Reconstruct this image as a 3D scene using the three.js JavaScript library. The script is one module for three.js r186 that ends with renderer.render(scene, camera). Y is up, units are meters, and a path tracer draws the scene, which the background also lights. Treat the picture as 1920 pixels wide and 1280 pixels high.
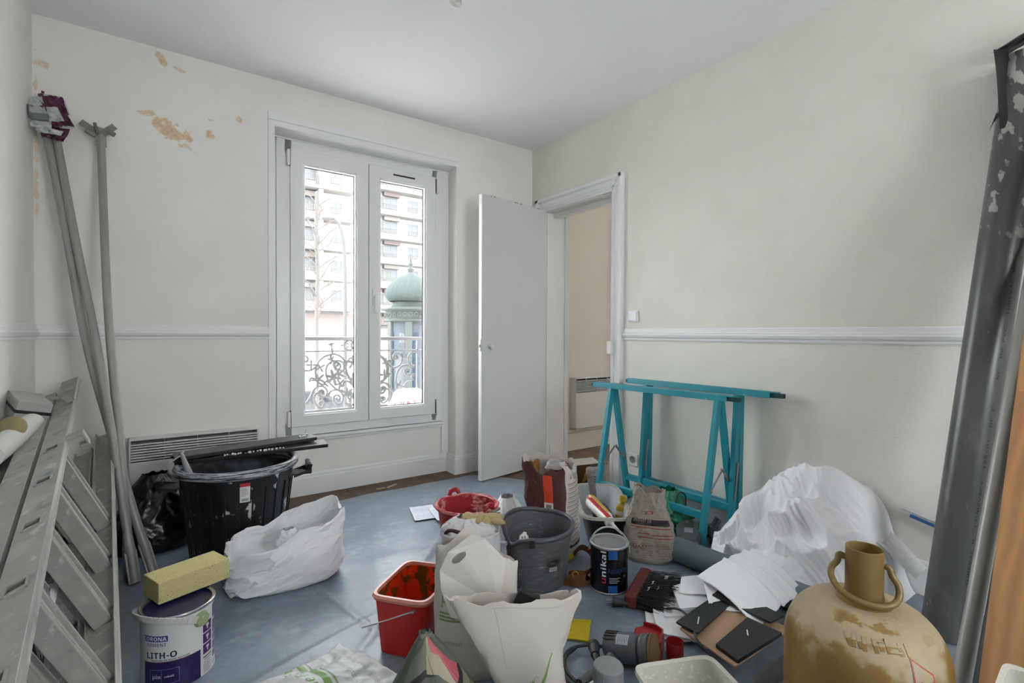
import * as THREE from 'three';
import { RoundedBoxGeometry } from 'three/addons/geometries/RoundedBoxGeometry.js';
import { mergeGeometries, mergeVertices, toCreasedNormals } from 'three/addons/utils/BufferGeometryUtils.js';
import { ImprovedNoise } from 'three/addons/math/ImprovedNoise.js';

// ---------- camera, sky, sun, exposure ----------
const scene = new THREE.Scene();
const camera = new THREE.PerspectiveCamera(68.76, 1.5, 0.02, 300);
camera.rotation.set(-0.01511, -0.62032, 0.004637, 'YXZ');
camera.position.set(0, 1.05, 0);
const renderer = new THREE.WebGLRenderer({ antialias: true });
renderer.toneMapping = THREE.LinearToneMapping;
renderer.toneMappingExposure = 1.6;
renderer.shadowMap.enabled = true;
const SKY = 9;
scene.background = new THREE.Color(0.93, 0.97, 1.0);
scene.backgroundIntensity = SKY;

// ---------- helpers ----------
const V = (x, y, z) => new THREE.Vector3(x, y, z);
let seed = 7;
const rnd = () => { seed = (seed * 16807) % 2147483647; return (seed & 0xffffff) / 0x1000000; };
const rr = (a, b) => a + (b - a) * rnd();
const perlin = new ImprovedNoise();
const nz = (x, y, z) => perlin.noise(x, y, z);
const fbm = (x, y, z, o = 4) => { let s = 0, a = 0.5, f = 1; for (let i = 0; i < o; i++) { s += a * nz(x * f, y * f, z * f); a *= 0.5; f *= 2.03; } return s; };
const ridge = (x, y, z, o = 3) => { let s = 0, a = 0.5, f = 1; for (let i = 0; i < o; i++) { s += a * (1 - 2 * Math.abs(nz(x * f + 3.7 * i, y * f, z * f))); a *= 0.5; f *= 1.9; } return s; };
const clamp = (x, a = 0, b = 1) => Math.min(b, Math.max(a, x));
const sst = (a, b, x) => { const t = clamp((x - a) / (b - a)); return t * t * (3 - 2 * t); };
const lerp = (a, b, t) => a + (b - a) * t;

// a texture computed pixel by pixel; f(u, v, x, y) returns [r, g, b] (sRGB 0..255) or a number
function tex(w, h, f, { srgb = true, repeat = true } = {}) {
  const d = new Uint8Array(w * h * 4);
  for (let y = 0; y < h; y++) for (let x = 0; x < w; x++) {
    const c = f(x / w, y / h, x, y), k = (y * w + x) * 4;
    if (typeof c === 'number') d[k] = d[k + 1] = d[k + 2] = clamp(c, 0, 255); else { d[k] = clamp(c[0], 0, 255); d[k + 1] = clamp(c[1], 0, 255); d[k + 2] = clamp(c[2], 0, 255); }
    d[k + 3] = 255;
  }
  const t = new THREE.DataTexture(d, w, h);
  if (srgb) t.colorSpace = THREE.SRGBColorSpace;
  t.magFilter = THREE.LinearFilter; t.minFilter = THREE.LinearFilter;
  t.wrapS = t.wrapT = repeat ? THREE.RepeatWrapping : THREE.ClampToEdgeWrapping;
  t.needsUpdate = true;
  return t;
}
function canvasTex(w, h, draw, repeat = false) {
  const c = document.createElement('canvas'); c.width = w; c.height = h;
  draw(c.getContext('2d'), w, h);
  const t = new THREE.CanvasTexture(c); t.colorSpace = THREE.SRGBColorSpace;
  t.wrapS = t.wrapT = repeat ? THREE.RepeatWrapping : THREE.ClampToEdgeWrapping;
  return t;
}
// tileable fbm: noise on a torus-like blend
function tfbm(u, v, s, o, z = 0) {
  const n = (a, b) => fbm(a * s, b * s, z, o);
  const U = sst(0.75, 1, u), W = sst(0.75, 1, v), a = n(u, v);
  if (!U && !W) return a;
  const p = U ? lerp(a, n(u - 1, v), U) : a;
  if (!W) return p;
  const c = n(u, v - 1), q = U ? lerp(c, n(u - 1, v - 1), U) : c;
  return lerp(p, q, W);
}
const mixc = (a, b, t) => [lerp(a[0], b[0], t), lerp(a[1], b[1], t), lerp(a[2], b[2], t)];
const std = (o) => new THREE.MeshStandardMaterial({ roughness: 0.6, metalness: 0, side: THREE.DoubleSide, ...o });
const phys = (o) => new THREE.MeshPhysicalMaterial({ roughness: 0.6, metalness: 0, side: THREE.DoubleSide, ...o });

const used = {};
function numbered(n) { const k = used[n] = (used[n] ?? -1) + 1; return k ? n + '_' + String(k).padStart(3, '0') : n; }
function mesh(name, geo, mat, parent, label) {
  const g = Array.isArray(geo) ? mergeAll(geo) : geo;
  const m = new THREE.Mesh(g, mat);
  m.name = parent ? name : numbered(name);
  if (parent) { const same = parent.children.filter((c) => c.userData.base === name).length; m.userData.base = name; if (same) m.name = name + '_' + String(same).padStart(3, '0'); }
  m.castShadow = m.receiveShadow = true;
  if (label) m.userData.label = label;
  (parent || scene).add(m);
  return m;
}
function mergeAll(list) {
  return mergeGeometries(list.map((g) => {
    const h = g.index ? g.toNonIndexed() : g.clone();
    for (const k of Object.keys(h.attributes)) if (!['position', 'normal', 'uv'].includes(k)) h.deleteAttribute(k);
    if (!h.attributes.uv) h.setAttribute('uv', new THREE.BufferAttribute(new Float32Array(h.attributes.position.count * 2), 2));
    if (!h.attributes.normal) h.computeVertexNormals();
    h.morphAttributes = {};
    return h;
  }));
}
function tag(o, label, category, group) { o.userData.label = label; o.userData.category = category; if (group) o.userData.group = group; return o; }
function thing(name, label, category, p = [0, 0, 0], turn = 0, group) {
  const o = new THREE.Group(); o.name = numbered(name); scene.add(o);
  o.position.set(...p); o.rotation.y = turn;
  return tag(o, label, category, group);
}
function struct(name, geo, mat, parent) { const m = mesh(name, geo, mat, parent); if (!parent) m.userData.kind = 'structure'; return m; }
function structGroup(name) { const o = new THREE.Group(); o.name = numbered(name); o.userData.kind = 'structure'; scene.add(o); return o; }

// uv in metres by the way each face points
function muv(g, s = 1) {
  const h = g.index ? g.toNonIndexed() : g;
  if (!h.attributes.normal) h.computeVertexNormals();
  const p = h.attributes.position, n = h.attributes.normal, uv = new Float32Array(p.count * 2);
  for (let t = 0; t < p.count; t += 3) {
    let a = 0, b = 0, c = 0;
    for (let k = t; k < t + 3; k++) { a += n.getX(k); b += n.getY(k); c += n.getZ(k); }
    a = Math.abs(a); b = Math.abs(b); c = Math.abs(c);
    for (let k = t; k < t + 3; k++) {
      const x = p.getX(k), y = p.getY(k), z = p.getZ(k);
      const [u, v] = a >= b && a >= c ? [z, y] : b >= c ? [x, z] : [x, y];
      uv[k * 2] = u * s; uv[k * 2 + 1] = v * s;
    }
  }
  h.setAttribute('uv', new THREE.BufferAttribute(uv, 2));
  return h;
}
// box given by its two corners
function bx(x0, x1, y0, y1, z0, z1, r = 0) {
  const w = x1 - x0, h = y1 - y0, d = z1 - z0;
  const g = r ? new RoundedBoxGeometry(w, h, d, 1, Math.min(r, w / 2.01, h / 2.01, d / 2.01)) : new THREE.BoxGeometry(w, h, d);
  return muv(g.translate((x0 + x1) / 2, (y0 + y1) / 2, (z0 + z1) / 2));
}
const cb = (w, h, d, x = 0, y = 0, z = 0, r = 0) => bx(x - w / 2, x + w / 2, y - h / 2, y + h / 2, z - d / 2, z + d / 2, r);
// profile [[a, b], ...] swept along a straight line from p to q; a runs along A, b along B
function sweep(profile, p, q, A, B) {
  const n = profile.length, pos = [], idx = [];
  for (const e of [p, q]) for (const [a, b] of profile) pos.push(e.x + A.x * a + B.x * b, e.y + A.y * a + B.y * b, e.z + A.z * a + B.z * b);
  for (let i = 0; i < n; i++) { const j = (i + 1) % n; idx.push(i, j, n + j, i, n + j, n + i); }
  const cap = THREE.ShapeUtils.triangulateShape(profile.map(([a, b]) => new THREE.Vector2(a, b)), []);
  for (const [a, b, c] of cap) idx.push(a, b, c, n + a, n + c, n + b);
  let g = new THREE.BufferGeometry();
  g.setAttribute('position', new THREE.Float32BufferAttribute(pos, 3)); g.setIndex(idx);
  g = g.toNonIndexed(); g.computeVertexNormals();
  return muv(g);
}
function tube(pts, r, seg = 24, rad = 10, closed = false) {
  const c = new THREE.CatmullRomCurve3(pts.map((p) => Array.isArray(p) ? V(...p) : p), closed, 'centripetal');
  return new THREE.TubeGeometry(c, seg, r, rad, closed);
}
// straight round bar between two points
function rod(a, b, r0, r1 = r0, rad = 14, open = false) {
  const A = Array.isArray(a) ? V(...a) : a, B = Array.isArray(b) ? V(...b) : b, d = B.clone().sub(A), L = d.length();
  const g = new THREE.CylinderGeometry(r1, r0, L, rad, 1, open);
  g.translate(0, L / 2, 0).applyQuaternion(new THREE.Quaternion().setFromUnitVectors(V(0, 1, 0), d.normalize())).translate(A.x, A.y, A.z);
  return g;
}
// square bar between two points; up gives the way its height faces
function bar(a, b, w, h, up = V(0, 1, 0), r = 0.002) {
  const A = Array.isArray(a) ? V(...a) : a, B = Array.isArray(b) ? V(...b) : b, d = B.clone().sub(A), L = d.length();
  const z = d.normalize(), x = new THREE.Vector3().crossVectors(up, z).normalize(), y = new THREE.Vector3().crossVectors(z, x);
  const g = muv(r ? new RoundedBoxGeometry(w, h, L, 1, Math.min(r, w / 2.1, h / 2.1)) : new THREE.BoxGeometry(w, h, L));
  const m = new THREE.Matrix4().makeBasis(x, y, z).setPosition(A.clone().add(B).multiplyScalar(0.5));
  return g.applyMatrix4(m);
}
const lathe = (pts, seg = 48) => new THREE.LatheGeometry(pts.map(([r, y]) => new THREE.Vector2(Math.max(r, 1e-4), y)), seg);
// surface from f(u, v) -> [x, y, z], u and v 0..1
function surf(f, nu, nv, { wrapU = false, uvs = [1, 1], crease = 0 } = {}) {
  const pos = [], uv = [], idx = [];
  for (let j = 0; j <= nv; j++) for (let i = 0; i <= nu; i++) {
    const u = i / nu, v = j / nv, p = f(wrapU && i === nu ? 0 : u, v);
    pos.push(p[0], p[1], p[2]); if (p.length > 3) uv.push(i === nu && wrapU ? uvs[0] : p[3], p[4]); else uv.push(u * uvs[0], v * uvs[1]);
  }
  for (let j = 0; j < nv; j++) for (let i = 0; i < nu; i++) {
    const a = j * (nu + 1) + i, b = a + 1, c = a + nu + 1, d = c + 1;
    idx.push(a, b, d, a, d, c);
  }
  const g = new THREE.BufferGeometry();
  g.setAttribute('position', new THREE.Float32BufferAttribute(pos, 3));
  g.setAttribute('uv', new THREE.Float32BufferAttribute(uv, 2));
  g.setIndex(idx);
  if (crease) { const k = toCreasedNormals(g, crease); return k; }
  g.computeVertexNormals();
  if (wrapU) { // smooth the seam
    const n = g.attributes.normal;
    for (let j = 0; j <= nv; j++) {
      const a = j * (nu + 1), b = a + nu, q = V(n.getX(a) + n.getX(b), n.getY(a) + n.getY(b), n.getZ(a) + n.getZ(b)).normalize();
      n.setXYZ(a, q.x, q.y, q.z); n.setXYZ(b, q.x, q.y, q.z);
    }
  }
  return g;
}
// flat outline [[x, y], ...] given a thickness along +z, edges rounded by bev
function slab(pts, depth, bev = 0, holes = []) {
  const s = new THREE.Shape(pts.map(([x, y]) => new THREE.Vector2(x, y)));
  for (const h of holes) s.holes.push(new THREE.Path(h.map(([x, y]) => new THREE.Vector2(x, y))));
  return new THREE.ExtrudeGeometry(s, { depth: depth - 2 * bev, bevelEnabled: bev > 0, bevelSize: bev, bevelThickness: bev, bevelSegments: 1, curveSegments: 8 }).translate(0, 0, bev);
}
const xf = (g, p = [0, 0, 0], e = [0, 0, 0], s = 1) => g.applyMatrix4(new THREE.Matrix4().compose(V(...p), new THREE.Quaternion().setFromEuler(new THREE.Euler(...e)), Array.isArray(s) ? V(...s) : V(s, s, s)));
const ring = (n, f) => Array.from({ length: n }, (_, i) => f(i / n, i));

const face = (x, z) => Math.atan2(-x, -z);
// open or closed sack: outer wall from base to rim, then the inner wall down into the mouth
function sack({ rx, rz, h, sd = 0, sq = 3, amp = 0.02, fr = 9, tx = (y) => 1, tz = (y) => 1, rim = () => 0, lean = () => [0, 0], inner = 0.6, nu = 120, nv = 90, sag = 0.06, facet = 0, fine = 0.35 }) {
  const iv = inner ? 0.66 : 1;
  const g = surf((u, v) => {
    if (facet && v > 0.01 && v < 0.99) { u = (u + 0.35 / nu * Math.sin(v * nv * 5.1 + sd + Math.round(u * nu) % nu * 2.3)) % 1; v += 0.35 / nv * Math.sin((Math.round(u * nu) % nu) * 7.7 + v * nv * 3.3); }
    const a = (u - 0.5) * 6.28319, sn = Math.sin(a), cs = Math.cos(a), k = Math.pow(Math.pow(Math.abs(sn), sq) + Math.pow(Math.abs(cs), sq), -1 / sq);
    let y, f = 1, ins = 0;
    const H = h * (1 + rim(a));
    if (v <= 0.08) { f = Math.sqrt(v / 0.08) * 0.94; y = 0; } else if (v <= iv) { const t = (v - 0.08) / (iv - 0.08); y = t * H; f = 0.94 + 0.06 * Math.min(1, t * 12); }
    else { const t = (v - iv) / (1 - iv); y = H * (1 - t * inner); ins = 1; f = 0.965 - 0.1 * t - (t > 0.85 ? (t - 0.85) * 5 : 0); }
    const yy = y / h, X = sn * k * rx * tx(yy, a), Z = cs * k * rz * tz(yy, a);
    const q = ridge(sn * fr * rx * 1.2 + sd, y * fr, cs * fr * rx * 1.2 - sd, 3) + fine * ridge(X * fr * 2.7, y * fr * 2.2 + sd, Z * fr * 2.7, 2);
    const d = amp * q * sst(0, 0.06, yy), l = lean(yy, a);
    const bulge = 1 + sag * Math.sin(Math.min(1, yy) * 3.14) + d / Math.max(rx, rz);
    return [X * f * bulge + l[0], Math.max(0, y + amp * 0.5 * q * sst(0.2, 1, yy) * (y > 0 ? 1 : 0)), Z * f * bulge + l[1], u, yy];
  }, nu, nv, { wrapU: true });
  return facet ? toCreasedNormals(g, facet) : g;
}
const box = (x0, x1, y0, y1, z0, z1, r) => bx(x0, x1, y0, y1, z0, z1, r);
// ================= THE ROOM =================
const XL = -0.47, XR = 2.53, ZW = -3.265, ZB = 1.75, CEIL = 2.557, NX0 = 0.573, NX1 = 1.82, NZ = -3.4, NTOP = 2.285;
// painted plaster: faint roller mottling
const plasterBump = tex(512, 512, (u, v) => 128 + 90 * tfbm(u, v, 26, 3, 1.5), { srgb: false });
const plasterTone = tex(512, 512, (u, v) => { const n = tfbm(u, v, 5, 4, 4.2); return [236 + 7 * n, 235 + 8 * n, 231 + 9 * n]; });
plasterBump.repeat.set(2.2, 2.2); plasterTone.repeat.set(0.8, 0.8);
const matWall = std({ map: plasterTone, bumpMap: plasterBump, bumpScale: 0.0007, roughness: 0.75 });
// relief paper: rows of tiny dots
const paperBump = tex(512, 512, (u, v) => {
  const n = 48, a = u * n, b = v * n, row = Math.floor(b), fx = a + (row % 2) * 0.5;
  const dx = fx - Math.floor(fx) - 0.5, dy = b - row - 0.5;
  return 110 + 120 * Math.exp(-(dx * dx + dy * dy) * 9) + 30 * tfbm(u, v, 20, 2, 8);
}, { srgb: false });
paperBump.repeat.set(3, 3);
const matPaper = std({ map: plasterTone, color: new THREE.Color(0.94, 0.915, 0.875), bumpMap: paperBump, bumpScale: 0.0011, roughness: 0.62 });
const matCeil = std({ color: new THREE.Color(0.9, 0.905, 0.905), roughness: 0.85 });
const matTrim = std({ color: new THREE.Color(0.82, 0.82, 0.81), roughness: 0.42, bumpMap: plasterBump, bumpScale: 0.0003 });
const matPVC = std({ color: new THREE.Color(0.83, 0.83, 0.82), roughness: 0.3 });

// window wall colour: bare, rust-stained patches where paint has flaked near the ceiling
const wallMap = tex(1408, 1056, (u, v) => {
  const x = XL - 0.2 + u * 3.4, y = v * 2.557;
  const m = fbm(x * 3, y * 3, 4.2, 3);
  let c = [235 + 7 * m, 233 + 8 * m, 227 + 9 * m];
  if (y < 1.4 || x > 0.6) return c;
  const f = fbm(x * 22, y * 22, 2.2, 4), g = fbm(x * 60, y * 60, 6, 3);
  const spots = [[0.075, 2.135, 0.11, 0.062, -0.55, 1], [0.245, 2.15, 0.03, 0.035, 0, 1], [0.035, 2.5, 0.022, 0.05, 0.3, 1], [0.11, 2.47, 0.04, 0.012, -0.2, 0.6], [0.25, 2.235, 0.02, 0.01, 0, 0.7], [0.40, 2.27, 0.02, 0.02, 0, 0.7], [-0.44, 2.33, 0.035, 0.035, 0, 0.7], [-0.46, 1.95, 0.012, 0.5, 0, 0.55], [0.15, 2.06, 0.06, 0.016, -0.6, 0.5], [-0.03, 2.2, 0.05, 0.02, 0.1, 0.75]];
  let k = 0;
  for (const [sx, sy, a, b, t, w] of spots) {
    const dx = x - sx, dy = y - sy, p = (dx * Math.cos(t) + dy * Math.sin(t)) / a, q = (-dx * Math.sin(t) + dy * Math.cos(t)) / b;
    k = Math.max(k, w * sst(0.15, 0.55, 1 - Math.hypot(p, q) + f * 1.6 + g * 0.5));
  }
  c = mixc(c, [212 + g * 40, 178 + g * 60, 140 + g * 70], k * 0.8);
  // yellowed drips of old paint beside the window reveal
  return c;
}, { repeat: false });
const matWallBack = std({ map: wallMap, bumpMap: plasterBump, bumpScale: 0.0007, roughness: 0.75 });
function wallUV(g) { const p = g.attributes.position, uv = g.attributes.uv; for (let i = 0; i < p.count; i++) uv.setXY(i, (p.getX(i) - (XL - 0.2)) / 3.4, p.getY(i) / 2.557); return g; }

// floor: brown boards on a slab
const woodTone = tex(512, 512, (u, v) => { const g = tfbm(u * 1, v, 3, 3, 1), w = Math.sin((u * 9 + tfbm(u, v * 1, 3, 3, 9) * 1.2) * 6.28 * 2) * 0.5; const d = sst(0.1, 0.5, tfbm(u, v, 9, 4, 3)); const k = g * 22 + w * 5; return mixc([118 + k, 98 + k, 82 + k], [165, 155, 143], d * 0.75); });
woodTone.repeat.set(2, 1);
struct('floor_slab', bx(XL - 0.2, 5.2, -0.25, -0.014, -3.65, ZB + 0.2), std({ color: 0x3b332c, roughness: 0.9 }));
const floor = structGroup('floor');
{
  const tones = [0, 1, 2, 3].map((i) => std({ map: woodTone, color: new THREE.Color().setHSL(0.07, 0.12, [0.86, 0.78, 0.92, 0.7][i]), roughness: 0.7 }));
  let k = 0;
  for (let x = XL - 0.05; x < XR + 0.02; x += 0.195) {
    let z = NZ - 0.0; const cuts = [NZ, -2.6 + rr(-0.25, 0.25), -1.2 + rr(-0.4, 0.4), ZB];
    for (let i = 0; i < 3; i++) mesh('floorboard', muv(xf(bx(x + 0.0015, Math.min(x + 0.1935, XR - 0.0), -0.014, rr(-0.002, 0), cuts[i] + 0.0015, cuts[i + 1] - 0.0015, 0.0015), [0, 0, 0])), tones[(k = (k * 5 + 3 + i) % 4)], floor);
  }
  for (let x = 2.535; x < 5.0; x += 0.215) {
    const cuts = [-3.34, -2.95 + rr(-0.15, 0.2), -2.1 + rr(-0.3, 0.3), -0.5];
    for (let i = 0; i < 3; i++) mesh('floorboard', bx(x + 0.002, x + 0.213, -0.014, rr(-0.003, 0), cuts[i] + 0.002, cuts[i + 1] - 0.002, 0.002), tones[(k = (k * 5 + 2 + i) % 4)], floor);
  }
}
struct('ceiling', bx(XL - 0.2, 5.2, CEIL, CEIL + 0.3, -3.65, ZB + 0.2), matCeil);
struct('wall_left', bx(XL - 0.2, XL, 0, CEIL, -3.65, ZB + 0.2), matWall);
// window wall: inner skin with the niche, outer skin with the window opening
{
  const skin = slab([[XL, 0], [NX0, 0], [NX0, NTOP + 0.012], [NX1, NTOP + 0.012], [NX1, 0], [XR, 0], [XR, CEIL], [XL, CEIL]], ZW - NZ + 0.001).translate(0, 0, NZ - 0.001);
  const parts = [bx(XL, 0.61, 0, CEIL, -3.65, NZ), bx(1.765, XR + 0.22, 0, CEIL, -3.65, NZ), bx(0.61, 1.765, 0, 0.395, -3.65, NZ), bx(0.61, 1.765, 2.262, CEIL, -3.65, NZ)];
  struct('wall_back', wallUV(mergeAll([skin, ...parts])), matWallBack);
}
// right wall with the doorway
const DZ0 = -3.08, DZ1 = -2.372, DH = 2.02;
struct('wall_right', [bx(XR, 2.745, 0, CEIL, -3.4, DZ0), bx(XR, 2.745, DH, CEIL, DZ0, DZ1), bx(XR, 2.745, 0, CEIL, DZ1, ZB + 0.2)], matPaper);
// wall behind the camera, with an unseen opening added to let in fill daylight
struct('wall_front', [bx(XL, 0.7, 0, CEIL, ZB, ZB + 0.2), bx(1.6, XR, 0, CEIL, ZB, ZB + 0.2), bx(0.7, 1.6, 2.2, CEIL, ZB, ZB + 0.2), bx(0.7, 1.6, 0, 0.9, ZB, ZB + 0.2)], matWall);
// next room
const matNext = std({ color: new THREE.Color(0.80, 0.74, 0.67), roughness: 0.8, bumpMap: plasterBump, bumpScale: 0.0005 });
struct('wall_next_room_back', [bx(2.745, 3.95, 0, CEIL, -3.65, -3.345), bx(4.95, 5.2, 0, CEIL, -3.65, -3.345), bx(3.95, 4.95, 2.26, CEIL, -3.65, -3.345), bx(3.95, 4.95, 0, 0.4, -3.65, -3.345)], matNext);  // the opening on the right is unseen, added to light this room
struct('wall_next_room_right', bx(5.0, 5.2, 0, CEIL, -3.345, ZB + 0.2), matWall);
struct('wall_next_room_front', bx(2.745, 5.0, 0, CEIL, -0.5, -0.3), matWall);
struct('trim_next_room_corner', bx(3.585, 3.66, 0.14, CEIL, -3.345, -3.30, 0.004), matTrim);

// baseboards: tall board with a lip
const BB = [[0, 0], [0.016, 0], [0.016, 0.112], [0.013, 0.118], [0.013, 0.13], [0.008, 0.14], [0, 0.14]];
const baseLine = (name, p, q, A) => struct(name, sweep(BB, p, q, A, V(0, 1, 0)), matTrim);
baseLine('baseboard_right', V(XR, 0, -2.27), V(XR, 0, ZB), V(-1, 0, 0));
baseLine('baseboard_left', V(XL, 0, ZW), V(XL, 0, ZB), V(1, 0, 0));
baseLine('baseboard_back', V(XL, 0, ZW), V(NX0 - 0.03, 0, ZW), V(0, 0, 1));
baseLine('baseboard_niche', V(NX0, 0, NZ), V(NX1, 0, NZ), V(0, 0, 1));
baseLine('baseboard_niche_side', V(NX1, 0, NZ), V(NX1, 0, ZW + 0.014), V(-1, 0, 0));
baseLine('baseboard_corner', V(NX1 - 0.014, 0, ZW), V(XR, 0, ZW), V(0, 0, 1));
struct('baseboard_next_room', bx(2.745, 3.95, 0, 0.16, -3.345, -3.33, 0.003), matNext);
// dado rail
const DADO = [[0, 1.012], [0.006, 1.012], [0.009, 1.019], [0.009, 1.026], [0.018, 1.034], [0.022, 1.046], [0.015, 1.054], [0.015, 1.06], [0.008, 1.066], [0.006, 1.082], [0, 1.088]];
struct('trim_dado_back', sweep(DADO, V(XL, 0, ZW), V(0.549, 0, ZW), V(0, 0, 1), V(0, 1, 0)), matTrim);
struct('trim_dado_left', sweep(DADO, V(XL, 0, ZW), V(XL, 0, ZB), V(1, 0, 0), V(0, 1, 0)), matTrim);
struct('trim_dado_right', sweep(DADO, V(XR, 0, -2.262), V(XR, 0, ZB), V(-1, 0, 0), V(0, 1, 0)), matTrim);
// flat fillet round the niche mouth and rounded reveal edges
{
  const f = (x0, x1, y0, y1) => bx(x0, x1, y0, y1, ZW - 0.002, ZW + 0.008, 0.003);
  struct('trim_niche', [f(0.547, 0.577, 0, 2.317), f(0.547, 1.832, 2.318, 2.362), bx(0.571, 0.585, 0, 2.30, ZW - 0.02, ZW + 0.008, 0.006),
    sweep([[-0.002, 0], [0.13, -0.016], [0.13, 0.035], [-0.002, 0.035]], V(NX0, NTOP, ZW), V(NX1, NTOP, ZW), V(0, 0, -1), V(0, 1, 0)), bx(NX0, 0.612, 0.14, 2.3, NZ - 0.002, -3.385, 0.004), bx(1.765, NX1, 0.14, 2.3, NZ - 0.002, -3.385, 0.004), bx(NX0, NX1, 2.262, 2.3, NZ - 0.002, -3.378, 0.004)], matTrim);
  struct('trim_window_ledge', [bx(0.62, 1.77, 0.392, 0.402, NZ, -3.372, 0.003), bx(0.62, 1.77, 0.365, 0.388, NZ, -3.362, 0.006), bx(0.64, 1.77, 0.348, 0.362, NZ, -3.38, 0.003)], matTrim);
}
// door casing and lining
{
  const cas = [[0, 0], [0, 0.012], [0.012, 0.016], [0.02, 0.024], [0.034, 0.024], [0.04, 0.018], [0.07, 0.02], [0.078, 0.034], [0.1, 0.034], [0.104, 0.026], [0.104, 0]];
  struct('trim_door_casing', [sweep(cas, V(XR, 0, DZ1), V(XR, DH + 0.1, DZ1), V(0, 0, 1), V(-1, 0, 0)),
    sweep(cas, V(XR, DH, DZ0 - 0.1), V(XR, DH, DZ1 + 0.1), V(0, 1, 0), V(-1, 0, 0)), sweep(cas, V(XR, 0, DZ0), V(XR, DH + 0.1, DZ0), V(0, 0, -1), V(-1, 0, 0))], matTrim);
  const matLining = std({ color: new THREE.Color(0.76, 0.74, 0.71), roughness: 0.5 });
  struct('trim_door_lining', [bx(XR + 0.006, 2.75, 0, DH, DZ0 - 0.001, DZ0 + 0.006), bx(XR + 0.006, 2.75, DH - 0.008, DH + 0.001, DZ0, DZ1), bx(XR - 0.004, 2.75, 0, DH, DZ1 - 0.008, DZ1 + 0.001), bx(2.57, 2.735, 0, 0.16, DZ0 + 0.005, DZ0 + 0.012, 0.002), bx(2.72, 2.762, 0, DH, DZ0 - 0.01, DZ0 + 0.014, 0.003), bx(2.60, 2.64, DH - 0.045, DH - 0.004, DZ0, DZ1, 0.003)], matLining);
}
// ---------- window ----------
const win = structGroup('window_1');
const matGlass = phys({ color: 0xffffff, transmission: 1, roughness: 0.0, thickness: 0, ior: 1.5 });
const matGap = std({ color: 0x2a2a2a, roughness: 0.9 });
{
  const zf = -3.375;
  const frameOf = (x0, x1, y0, y1, w, z0, z1, r = 0.004) => [bx(x0, x0 + w, y0, y1, z0, z1, r), bx(x1 - w, x1, y0, y1, z0, z1, r), bx(x0 + w * 0.5, x1 - w * 0.5, y0, y0 + w, z0, z1, r), bx(x0 + w * 0.5, x1 - w * 0.5, y1 - w, y1, z0, z1, r)];
  mesh('frame', frameOf(0.612, 1.763, 0.397, 2.262, 0.09, -3.445, zf), matPVC, win);
  const leaf = (x0, x1, gx0, gx1) => {
    const y0 = 0.452, y1 = 2.208, gy0 = 0.522, gy1 = 2.124;
    const s = mesh('sash', [bx(x0, gx0 + 0.002, y0, y1, zf - 0.05, zf + 0.02, 0.005), bx(gx1 - 0.002, x1, y0, y1, zf - 0.05, zf + 0.02, 0.005), bx(gx0 - 0.01, gx1 + 0.01, y0, gy0 + 0.002, zf - 0.05, zf + 0.02, 0.005), bx(gx0 - 0.01, gx1 + 0.01, gy1 - 0.002, y1, zf - 0.05, zf + 0.02, 0.005)], matPVC, win);
    mesh('glazing_bead', frameOf(gx0, gx1, gy0, gy1, 0.013, zf - 0.02, zf + 0.012, 0.004), matPVC, s);
    mesh('gasket', frameOf(gx0 + 0.01, gx1 - 0.01, gy0 + 0.01, gy1 - 0.01, 0.006, zf - 0.022, zf - 0.012, 0), matGap, s);
    mesh('pane', bx(gx0 + 0.005, gx1 - 0.005, gy0 + 0.005, gy1 - 0.005, zf - 0.025, zf - 0.021), matGlass, s);
    return s;
  };
  const a = leaf(0.69, 1.1885, 0.765, 1.112), b = leaf(1.1925, 1.697, 1.265, 1.622);
  mesh('vent_slot', bx(1.365, 1.53, 2.160, 2.171, zf + 0.015, zf + 0.0215), matGap, b);
  mesh('handle', [cb(0.028, 0.11, 0.012, 1.228, 1.30, zf + 0.026, 0.004), rod([1.228, 1.30, zf + 0.03], [1.228, 1.30, zf + 0.06], 0.009), bx(1.216, 1.24, 1.19, 1.315, zf + 0.052, zf + 0.07, 0.006)], matPVC, b);
  const hinge = (x, y, gap) => { const h = mesh('hinge', bx(x, x + 0.018, y, y + 0.1, zf + 0.0, zf + 0.03, 0.006), matPVC, win); mesh('hinge_gap_shade', bx(gap, gap + 0.002, y, y + 0.105, zf + 0.001, zf + 0.0212), matGap, h); };  // dark strip paints in the shaded gap between sash and frame
  hinge(0.67, 2.095, 0.6885); hinge(0.67, 0.455, 0.6885); hinge(1.702, 2.09, 1.698); hinge(1.702, 0.455, 1.698);
}
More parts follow.
